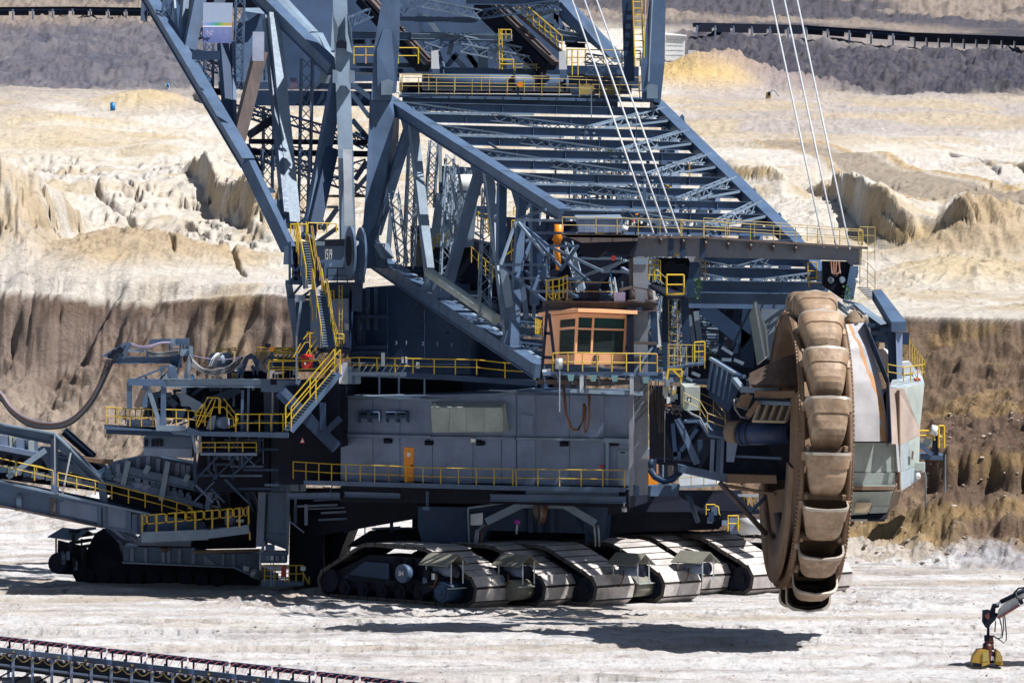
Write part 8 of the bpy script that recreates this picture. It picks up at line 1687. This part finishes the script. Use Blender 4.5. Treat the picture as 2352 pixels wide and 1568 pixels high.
# lower walkway with close-set yellow guard frames
lw2 = MB(); lw2.slab([K_(1040, 790, Yb-2), K_(1520, 770, Yb-2), K_(1830, 735, Yb-2), K_(1830, 720, Yb+.5), K_(1060, 775, Yb+.5)], Zv*-.12); lw2 = lw2.build('lower_walkway', SLATEL, LU)
bar('walkway_beam', SLATEL, lw2, K_(1040, 810, Yb-2), K_(1530, 790, Yb-2), .3, .6); bar('walkway_beam', SLATEL, lw2, K_(1530, 788, Yb-2), K_(1830, 750, Yb-2), .3, .5)
xs = [1045, 1080, 1150, 1222, 1292, 1365, 1435, 1500, 1560, 1615, 1675, 1715, 1760, 1790, 1820]
for k in range(len(xs)-1):
    f = lambda x: 775-(max(0, x-1060))*.055
    yk, yn = f(xs[k]), f(xs[k+1]); a, b_ = xs[k]+4, xs[k+1]-4; r = 8
    m = MB(); t0_, t1_ = 650-(xs[k]-1045)*.075, 715-(xs[k]-1045)*.082; u0, u1 = 650-(xs[k+1]-1045)*.075, 715-(xs[k+1]-1045)*.082
    m.path([K_(x, y, Yb-2.1) for x, y in ((a+r, t0_), (b_-r, u0), (b_, u0+r), (b_, u1-r), (b_-r, u1), (a+r, t1_), (a, t1_-r), (a, t0_+r), (a+r, t0_))], .045, 5)
    m.build('guard_frame', YEL, lw2)
    if k % 2 == 0: bar('guard_post', YEL, lw2, K_(xs[k], t0_-6, Yb-2.1), K_(xs[k], yk, Yb-2.1), .11)
bar('guard_post', YEL, lw2, K_(1826, 580, Yb-2.1), K_(1828, 715, Yb-2.1), .1); bar('guard_post', YEL, lw2, K_(1836, 770, Yb-2), K_(1836, 830, Yb-2), .08)
m = MB(); m.path([K_(1380, 592, Yb-.9), K_(1410, 600, Yb-.9), K_(1420, 640, Yb-.9), K_(1400, 665, Yb-.9), K_(1375, 660, Yb-.9)], .07, 5); m.build('handrail', YEL, lw2)
m = MB(); m.tube(K_(1690, 720, Yb-1), K_(1690, 620, Yb-1), .3, 12); m.build('grey_tank', HOUSE, lw2); kq('white_gear', WHITE, lw2, [(1735, 700), (1790, 700), (1790, 680), (1735, 680)], (0, .3, 0), Yb-1)
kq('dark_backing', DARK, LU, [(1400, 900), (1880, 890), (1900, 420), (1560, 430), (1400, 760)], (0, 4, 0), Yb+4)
for (a, b_) in (((1790, 300), (1900, 640)), ((1720, 250), (1870, 620)), ((1900, 330), (1790, 440)), ((1700, 430), (1900, 440))): bar('inner_brace', NAVY, LU, K_(*a, Yb+1), K_(*b_, Yb+1), .5, .3)
# ================================================================= clamshell digger at the right edge
Yd = -36.6
DG = empty('digger', (Q_(1307, 1400, Yd).x+5.0, Yd, 0), 'white digger arm holding a yellow clamshell grab just above the sand at the right edge', 'digger')
DK = flat('digger_white_paint', (.62, .66, .66), .35); GY = paint('grab_yellow', (.42, .25, .02), .5, .4, .3); DRED = flat('faded_red', (.13, .035, .03), .5)
def dq(name, mat, par, pts, off, Y=Yd): m = MB(); m.slab([Q_(x, y, Y) for x, y in pts], V3(off)); return m.build(name, mat, par)
arm = dq('digger_arm', DK, DG, [(985, 760), (1240, 600), (1330, 500), (1330, 390), (1180, 480), (1015, 660), (1000, 700)], (0, .55, 0), Yd-.2)
bar('arm_edge', DRED, arm, Q_(985, 770, Yd-.3), Q_(1250, 610, Yd-.3), .6, .08); bar('arm_edge', DARK, arm, Q_(1255, 540, Yd-.4), Q_(1285, 600, Yd-.4), .12, .2)
m = MB(); m.tube(Q_(1020, 575, Yd-.3), Q_(1330, 420, Yd-.3), .11, 10); m.build('arm_cylinder', DARK, arm); m = MB(); m.tube(Q_(970, 605, Yd-.3), Q_(1030, 570, Yd-.3), .07, 8); m.build('piston_rod', GALV, arm)
m = MB(); m.path([Q_(1205, 450, Yd-.6), Q_(1215, 520, Yd-.6), Q_(1255, 545, Yd-.6), Q_(1307, 520, Yd-.6)], .05, 5); m.path([Q_(1180, 470, Yd-.5), Q_(1240, 405, Yd-.5), Q_(1330, 395, Yd-.5)], .05, 5); m.build('hose', RUB, arm)
dq('arm_link', DARK, arm, [(930, 600), (1005, 600), (1000, 640), (960, 650), (950, 760), (890, 760), (900, 680)], (0, .4, 0), Yd-.2)
kn = dq('arm_knuckle', DARK, DG, [(805, 680), (870, 670), (990, 720), (960, 790), (900, 850), (880, 895), (840, 890), (800, 820)], (0, .45, 0), Yd-.2); dq('knuckle_plate', DRED, kn, [(830, 740), (875, 700), (885, 750), (870, 790), (835, 765)], (0, -.05, 0), Yd-.22)
m = MB(); m.tube(Q_(868, 885, Yd), Q_(868, 985, Yd), .07, 8); m.build('hanger_rod', DARK, kn)
rot = MB(); rot.tube(Q_(880, 985, Yd), Q_(880, 1080, Yd), .2, 14, .24); rot.tube(Q_(868, 1080, Yd), Q_(868, 1160, Yd), .26, 14, .3); rot = rot.build('grab_rotator', DRED, DG); m = MB(); m.tube(Q_(855, 980, Yd-.1), Q_(855, 1050, Yd-.1), .15, 10); m.tube(Q_(850, 1080, Yd-.1), Q_(850, 1150, Yd-.1), .16, 10); m.build('rotator_collar', DARK, rot)
for pts in ([(1005, 760), (1035, 880), (1040, 970), (1000, 1035), (940, 990)], [(1050, 740), (1060, 900), (1040, 1010), (970, 1020), (930, 990)], [(1070, 735), (1090, 950), (1090, 1040), (1060, 1075), (1010, 1040), (930, 985)], [(960, 800), (950, 940)]):
    m = MB(); m.path([Q_(x, y, Yd-.3) for x, y in pts], .03, 4); m.build('hose', RUB, DG)
def shell(side):
    cs = [(745, 1165), (800, 1160), (870, 1165), (885, 1330), (790, 1365), (680, 1365), (672, 1310), (690, 1240)] if side < 0 else [(975, 1160), (1010, 1180), (1040, 1240), (1052, 1350), (950, 1335), (945, 1300), (960, 1200)]
    m = MB(); m.slab([Q_(x, y, Yd-.55) for x, y in cs], Vector((0, 1.1, 0))); s_ = m.build('grab_shell', GY, DG)
    if side < 0:
        dq('shell_cheek', paint('dull_yellow', (.42, .34, .10), .5, .4, .2), s_, [(800, 1190), (870, 1170), (880, 1290), (800, 1310)], (0, -.04, 0), Yd-.57); dq('shell_lip', GY, s_, [(790, 1320), (885, 1300), (885, 1332), (790, 1366)], (0, -.06, 0), Yd-.57); dq('shell_back', DARK, s_, [(680, 1366), (790, 1366), (790, 1330), (675, 1315)], (0, -.04, 0), Yd-.57)
    else:
        dq('shell_cheek', YELF, s_, [(975, 1180), (1020, 1200), (1045, 1300), (960, 1300)], (0, -.04, 0), Yd-.57)
        for x in (965, 990, 1015, 1040): bar('tooth', DARK, s_, Q_(x, 1335, Yd-.5), Q_(x, 1356, Yd-.5), .08)
shell(-1); shell(1)
dq('grab_bridge', DRED, DG, [(870, 1110), (915, 1120), (920, 1290), (880, 1300)], (0, .5, 0), Yd-.4); dq('grab_cylinder', DARK, DG, [(915, 1180), (965, 1200), (970, 1290), (940, 1320), (890, 1320), (900, 1230)], (0, .4, 0), Yd-.3); dq('label_plate', WHITE, DG, [(900, 1290), (940, 1290), (935, 1240), (905, 1240)], (0, -.04, 0), Yd-.42)
# the rest of the digger, beyond the edge of the view
bx = DG.location.x
m = MB(); m.bar(Q_(1330, 445, Yd), Vector((bx+2.2, Yd, 4.6)), .5, .7); m.bar(Vector((bx+2.2, Yd, 4.6)), Vector((bx+4.5, Yd, 2.0)), .55, .8); m.build('digger_boom', DK, DG)
m = MB(); m.hexa([(bx+3.6, Yd-1.3, 1.2), (bx+7.4, Yd-1.3, 1.2), (bx+7.4, Yd+1.3, 1.2), (bx+3.6, Yd+1.3, 1.2), (bx+4.0, Yd-1.3, 2.4), (bx+7.2, Yd-1.3, 2.5), (bx+7.2, Yd+1.3, 2.5), (bx+4.0, Yd+1.3, 2.4)]); m.build('digger_body', DK, DG)
m = MB(); m.hexa([(bx+3.7, Yd-1.3, 2.4), (bx+5.2, Yd-1.3, 2.4), (bx+5.2, Yd-.2, 2.4), (bx+3.7, Yd-.2, 2.4), (bx+4.0, Yd-1.3, 3.6), (bx+5.2, Yd-1.3, 3.6), (bx+5.2, Yd-.2, 3.6), (bx+4.0, Yd-.2, 3.6)]); m.build('digger_cab', GLASS, DG)
for s in (-1, 1): m = MB(); m.hexa([(bx+3.2, Yd+s*1.1-.3, .02), (bx+7.2, Yd+s*1.1-.3, .02), (bx+7.2, Yd+s*1.1+.3, .02), (bx+3.2, Yd+s*1.1+.3, .02), (bx+3.0, Yd+s*1.1-.3, .85), (bx+7.4, Yd+s*1.1-.3, .85), (bx+7.4, Yd+s*1.1+.3, .85), (bx+3.0, Yd+s*1.1+.3, .85)]); m.build('digger_track', RUB, DG)
# ================================================================= belt conveyor in the near corner
Zc = 2.6
def tg(x, y, z=Zc):
    k = 900/2352; return G((x*k)*.98, (1480+y*k)*.98, z)
p0, p1 = tg(-160, 92, 1.55), tg(2350, 378, 1.55)
FC = empty('field_conveyor', (p0.x, p0.y, 0), 'blue grey belt conveyor with hanging yellow cable at the lower left corner', 'conveyor')
dv = (p1-p0); dv.z = 0; L = dv.length; dv.normalize(); nv = Vector((dv.y, -dv.x, 0)).normalized()
if nv.y > 0: nv = -nv
m = MB(); m.bar(p0*0 + Vector((p0.x, p0.y, .95)) + nv*(-.45) - dv*4, Vector((p0.x, p0.y, .95)) + nv*(-.45) + dv*(L+6), .1, .75); m.build('belt_skirt', DARK, FC)
REDH = flat('red_hanger', (.22, .03, .035), .5)
def fc(s, off, z): q = p0 + dv*s; return Vector((q.x, q.y, 0)) + nv*(off-.95) + Zv*z
seg = 3.2; n = int(L/seg)+2
m = MB(); m.bar(fc(-4, 0, 1.4), fc(L+6, 0, 1.4), 1.4, .05); m.build('conveyor_belt', BELT, FC); m = MB(); m.bar(fc(-4, 0, .75), fc(L+6, 0, .75), 1.5, .05); m.build('conveyor_belt', RUB, FC)
for k in range(n):
    s = k*seg-1.5
    bar('side_girder', SLATE if k < 3 else NAVY, FC, fc(s+.15, .95, 1.55), fc(s+seg-.2, .95, 1.55), .14, .24)
    bar('cover_beam', NAVY, FC, fc(s+.35, -.95, 1.82), fc(s+seg-.05, -.95, 1.82), .2, .2)
    for j in (.6, 1.7, 2.9): bar('cover_post', DARK, FC, fc(s+j, -.95, 1.4), fc(s+j, -.95, 1.75), .09)
    for j in (.0, 1.6):
        bar('conveyor_leg', HOUSE, FC, fc(s+j, .95, 1.44), fc(s+j, .95, .0), .13, .13); bar('conveyor_leg', SLATE, FC, fc(s+j, -.95, 1.5), fc(s+j, -.95, 0), .13, .13)
        bar('tie_beam', HOUSE, FC, fc(s+j+.1, .98, .86), fc(s+j+1.45, .98, .86), .07, .09); bar('leg_brace', DARK, FC, fc(s+j, .9, .1), fc(s+j+1, -.9, 1.2), .07)
    for j in (.25, .85, 1.5, 2.15, 2.8):
        m = MB(); m.path([fc(s+j+.1, -.85, 1.86), fc(s+j, -.75, 1.9), fc(s+j-.05, -.55, 1.78), fc(s+j+.02, -.3, 1.55)], .025, 4); m.build('idler_hanger', REDH, FC)
        m = MB(); c = fc(s+j, 1.08, 1.36); m.tube(c-dv*.05, c+dv*.05, .06, 8); m.build('idler_cap', GALV, FC)
    for j in (0, 1.07, 2.13):
        m = MB(); m.path(sag([fc(s+j, 1.08, 1.36), fc(s+j+.27, 1.08, 1.2), fc(s+j+.53, 1.08, 1.14), fc(s+j+.8, 1.08, 1.2), fc(s+j+1.07, 1.08, 1.36)]), .028, 5); m.build('hanging_cable', YELF, FC)
    m = MB(); m.path(sag([fc(s, 1.05, 1.46), fc(s+.8, 1.05, 1.36), fc(s+1.6, 1.05, 1.46), fc(s+2.4, 1.05, 1.36), fc(s+3.2, 1.05, 1.46)]), .014, 4); m.build('red_wire', REDH, FC)
    m = MB(); c = fc(s+1.3+(k % 3)*.5, 1.04, 1.5); m.bar(c, c+Zv*.1, .16, .02, up=nv); m.build('tag_plate', YELF, FC)
# ================================================================= far belt conveyors, shed and small things behind
def far_conv(label, pts, zoff, step):
    base = Vector((pts[0].x, pts[0].y, terrain_z(pts[0].x, pts[0].y)))
    t = empty('belt_conveyor', tuple(base), label, 'conveyor', 'belt conveyors across the far slope')
    Ltot = sum((pts[i+1]-pts[i]).length for i in range(len(pts)-1))
    for i in range(len(pts)-1):
        p, q = pts[i], pts[i+1]; up = Zv
        m = MB(); m.bar(p+Zv*1.3, q+Zv*1.3, 2.2, .7); m.build('conveyor_belt', DARK, t)
        bar('side_girder', NAVY, t, p+Zv*1.0+Vector((0, -1.2, 0)), q+Zv*1.0+Vector((0, -1.2, 0)), .2, .4)
        m_ = max(1, int((q-p).length/step))
        for k in range(m_):
            c = lerp3(p, q, k/m_)+Vector((0, -1.4, 0)); bar('conveyor_leg', HOUSE, t, c+Zv*1.2, c-Zv*.9, .32, .3)
            d_ = (q-p).normalized()
            bar('skirt_plate', DARK, t, c+d_*.4+Zv*.5, c+d_*(step-.4)+Zv*.5, .25, .9)
    return t
DY = [-60, 50, 200, 330, 450, 560, 650]; DV = [1000, 700, 520, 380, 260, 180, 130]
def slope_pt(x, y):
    Yd_ = float(np.interp(y, DY, DV)); p = P(x, y, Yd_); 
    p.z = max(p.z-1.2, terrain_z(p.x, p.y)+.3); return p
def ray_ground(x, y, lo=100):
    """first point of the slope met by the line of sight"""
    u, v_ = (x-CX)/KF, -(y-CY)/KF
    d = Vector((u, COSP+v_*SINP, -SINP+v_*COSP))
    for Yt in np.arange(lo, 1500, 2.0):
        t = (Yt+CAMD)/d.y; q = Vector((0, -CAMD, CAMH))+d*t
        if q.z < terrain_z(q.x, q.y): return q
    return q
lpts = [ray_ground(x, y, 300) for x, y in ((-60, 48), (160, 48), (330, 50), (520, 52))]
for i in range(len(lpts)): lpts[i].y = lpts[0].y + (lpts[-1].y-lpts[0].y)*i/3; lpts[i].z = max(terrain_z(lpts[i].x, lpts[i].y)+.6, lpts[i].z)
far_conv('dark belt conveyor on pale legs crossing the grey slope at the upper left', lpts, 0, 4.0*.9)
rpts = [ray_ground(x, y, 300) for x, y in ((1600, 84), (1850, 92), (2100, 106), (2420, 124))]
y0_, y1_ = rpts[0].y, rpts[-1].y
for i in range(len(rpts)): rpts[i].z = max(terrain_z(rpts[i].x, rpts[i].y)+.6, rpts[i].z)
far_conv('dark belt conveyor running right from the white shed above black coal', rpts, 0, 4.0*.9)
c = ray_ground(1551, 133, 300); kx = (c.y+CAMD)/KF
sh = empty('shed', tuple(c), 'white sheet metal shed beside the start of the far right conveyor', 'shed')
w, h, dp = 44*kx, 56*kx, 26*kx
m = MB(); m.hexa([c+Vector(v_) for v_ in ((-w/2, 0, -.5), (w/2, 0, -.5), (w/2, dp, -.5), (-w/2, dp, -.5), (-w/2, 0, h*.92), (w/2, 0, h*.86), (w/2, dp, h*.9), (-w/2, dp, h))]); m.build('shed_wall', flat('bright_white_sheet', (.88, .89, .9), .4), sh)
m = MB(); m.slab([c+Vector(v_) for v_ in ((-w/2-.3, -.3, h*.92), (w/2+.3, -.3, h*.86), (w/2+.3, dp+.3, h*.9), (-w/2-.3, dp+.3, h))], Zv*.15); m.build('shed_roof', WHITE, sh)
for k in range(4): m = MB(); m.bar(c+Vector((-w/2+.2, -.06, h*(.15+k*.2))), c+Vector((w/2-.2, -.06, h*(.15+k*.19))), .03, .05); m.build('sheet_seam', WHITE, sh)
c2 = c+Vector((w/2+17*kx, -.5, -.2)); m = MB(); m.hexa([c2+Vector(v_) for v_ in ((-8*kx, 0, -.5), (8*kx, 0, -.5), (8*kx, 2, -.5), (-8*kx, 2, -.5), (-8*kx, 0, 20*kx), (8*kx, 0, 20*kx), (8*kx, 2, 20*kx), (-8*kx, 2, 20*kx))]); tag(m.build('cabinet', WHITE, None), 'small white cabinet just right of the white shed', 'cabinet')
c = ray_ground(259, 253, 300); kx = (c.y+CAMD)/KF
m = MB(); m.smooth = True; m.tube(c-Zv*.2, c+Zv*16*kx, 6*kx, 14); m.tube(c+Zv*16*kx, c+Zv*18*kx, 6*kx, 14, 3*kx); tag(m.build('barrel', BLUE, None), 'blue barrel standing on the yellow bank at left', 'barrel')
def pump(px, py, label, mt, cap):
    c = ray_ground(px, py, 300); kx = (c.y+CAMD)/KF
    t = empty('pump', tuple(c), label, 'pump')
    m = MB(); m.hexa([c+Vector(v_)*kx for v_ in ((-6, 0, -2), (6, 0, -2), (6, 8, -2), (-6, 8, -2), (-5, 0, 12), (5, 0, 12), (5, 8, 12), (-5, 8, 12))]); m.build('pump_case', mt, t)
    m = MB(); m.path(sag([c+Vector(v_)*kx for v_ in ((4, 0, 10), (10, 0, 17), (18, 0, 10), (24, 0, 2))]), 1.2*kx, 6); m.build('hose', CABLE, t)
    m = MB(); m.tube(c+Vector((2, -1, 4))*kx, c+Vector((2, -1, 13))*kx, 3*kx, 8); m.build('pump_head', cap, t)
pump(384, 205, 'small pale blue pump with a bent hose on the left slope', WHITE, BLUE)
pump(1765, 224, 'small yellow pump with a dark hose on the right slope', YELF, DARK)
# equipment on the ledge right of the wheel head
e = P(2146, 1046, 44)
ST = empty('pump_station', tuple(e), 'dark post with white floodlight and cabinet on the ledge right of the hull', 'pump station')
def ep(x, y, Y=44): return P((1950+x*450/882)*.98, (600+y*800/1568)*.98, Y)
m = MB(); m.hexa([ep(460, 912), ep(490, 912), ep(490, 912, 45.2), ep(460, 912, 45.2), ep(462, 825), ep(490, 825), ep(490, 825, 45.2), ep(462, 825, 45.2)]); m.build('dark_post', DARK, ST)
m = MB(); m.slab([ep(405, 912), ep(510, 915), ep(510, 905, 47), ep(405, 900, 47)], Zv*-.3); m.build('base_frame', SLATE, ST); bar('frame_beam', SLATE, ST, ep(395, 860), ep(460, 912), .3)
m = MB(); m.hexa([ep(412, 875), ep(458, 875), ep(458, 875, 45), ep(412, 875, 45), ep(412, 838), ep(458, 838), ep(458, 838, 45), ep(412, 838, 45)]); m.build('grey_cabinet', PALEG, ST)
m = MB(); m.rail([ep(400, 845), ep(470, 845)], h=.6, sp=1.5, r=.06); m.rail([ep(490, 880), ep(515, 880)], h=1.4, sp=1, r=.06); m.build('handrail', YEL, ST)
m = MB(); m.tube(ep(475, 825), ep(475, 805), .12, 8); m.tube(ep(455, 796), ep(482, 802), .32, 12); m.build('floodlight', WHITE, ST)
m = MB(); m.tube(ep(519, 1085, 43), ep(521, 910, 43), .06, 6); m.build('hanging_hose', CABLE, ST)
# weeds that took root on the steelwork
for (c, lab) in ((X_(452, 590, -19.6), 'green weed growing on the dark post under the gantry inner end'), (X_(1628, 640, -18.2), 'green weed growing at the foot of the gantry right end post')):
    m = MB()
    for k in range(60):
        p = c + Vector((random.gauss(0, .12), random.gauss(0, .12), random.uniform(-.6, .5))); a = Vector((random.uniform(-1, 1), random.uniform(-1, 1), random.uniform(-.3, 1))).normalized()*.16; b_ = a.cross(Vector((random.random(), random.random(), 1))).normalized()*.07
        m.add([p-b_, p+a, p+b_, p+a*.4-Zv*.04], [(0, 1, 2, 3)])
    tag(m.build('weed', LEAF, None), lab, 'plant', 'weeds on the steelwork')
# clods lying about on the working level and slopes
m = MB()
_t = (1+5**.5)/2; ICO = [Vector(v).normalized() for v in ((-1, _t, 0), (1, _t, 0), (-1, -_t, 0), (1, -_t, 0), (0, -1, _t), (0, 1, _t), (0, -1, -_t), (0, 1, -_t), (_t, 0, -1), (_t, 0, 1), (-_t, 0, -1), (-_t, 0, 1))]
ICF = [(0, 11, 5), (0, 5, 1), (0, 1, 7), (0, 7, 10), (0, 10, 11), (1, 5, 9), (5, 11, 4), (11, 10, 2), (10, 7, 6), (7, 1, 8), (3, 9, 4), (3, 4, 2), (3, 2, 6), (3, 6, 8), (3, 8, 9), (4, 9, 5), (2, 4, 11), (6, 2, 10), (8, 6, 7), (9, 8, 1)]
def clod(m, c, r):
    sx_, sy_, sz_ = random.uniform(.7, 1.3), random.uniform(.7, 1.3), random.uniform(.5, .9)
    m.add([c + Vector((v.x*sx_, v.y*sy_, v.z*sz_))*r*random.uniform(.7, 1.2) for v in ICO], ICF)
for k in range(4200):
    zone = random.random()
    if zone < .25:
        x, y = random.uniform(14, 44), random.uniform(36, 62); r = .04+.15*random.random()**3
    elif zone < .7: x, y = random.uniform(-40, -10), random.uniform(80, 116); r = .05+.28*random.random()**3
    else: x, y = random.uniform(-34, 34), random.uniform(-58, 34); r = .02+.07*random.random()**2
    clod(m, Vector((x, y, terrain_z(x, y))), r)
m.build('loose_clods', paint('clod_soil', (.36, .30, .25), .95, .5, 0, dustc=(.5, .45, .4), streak=False, bump=.6), None, kind='stuff')
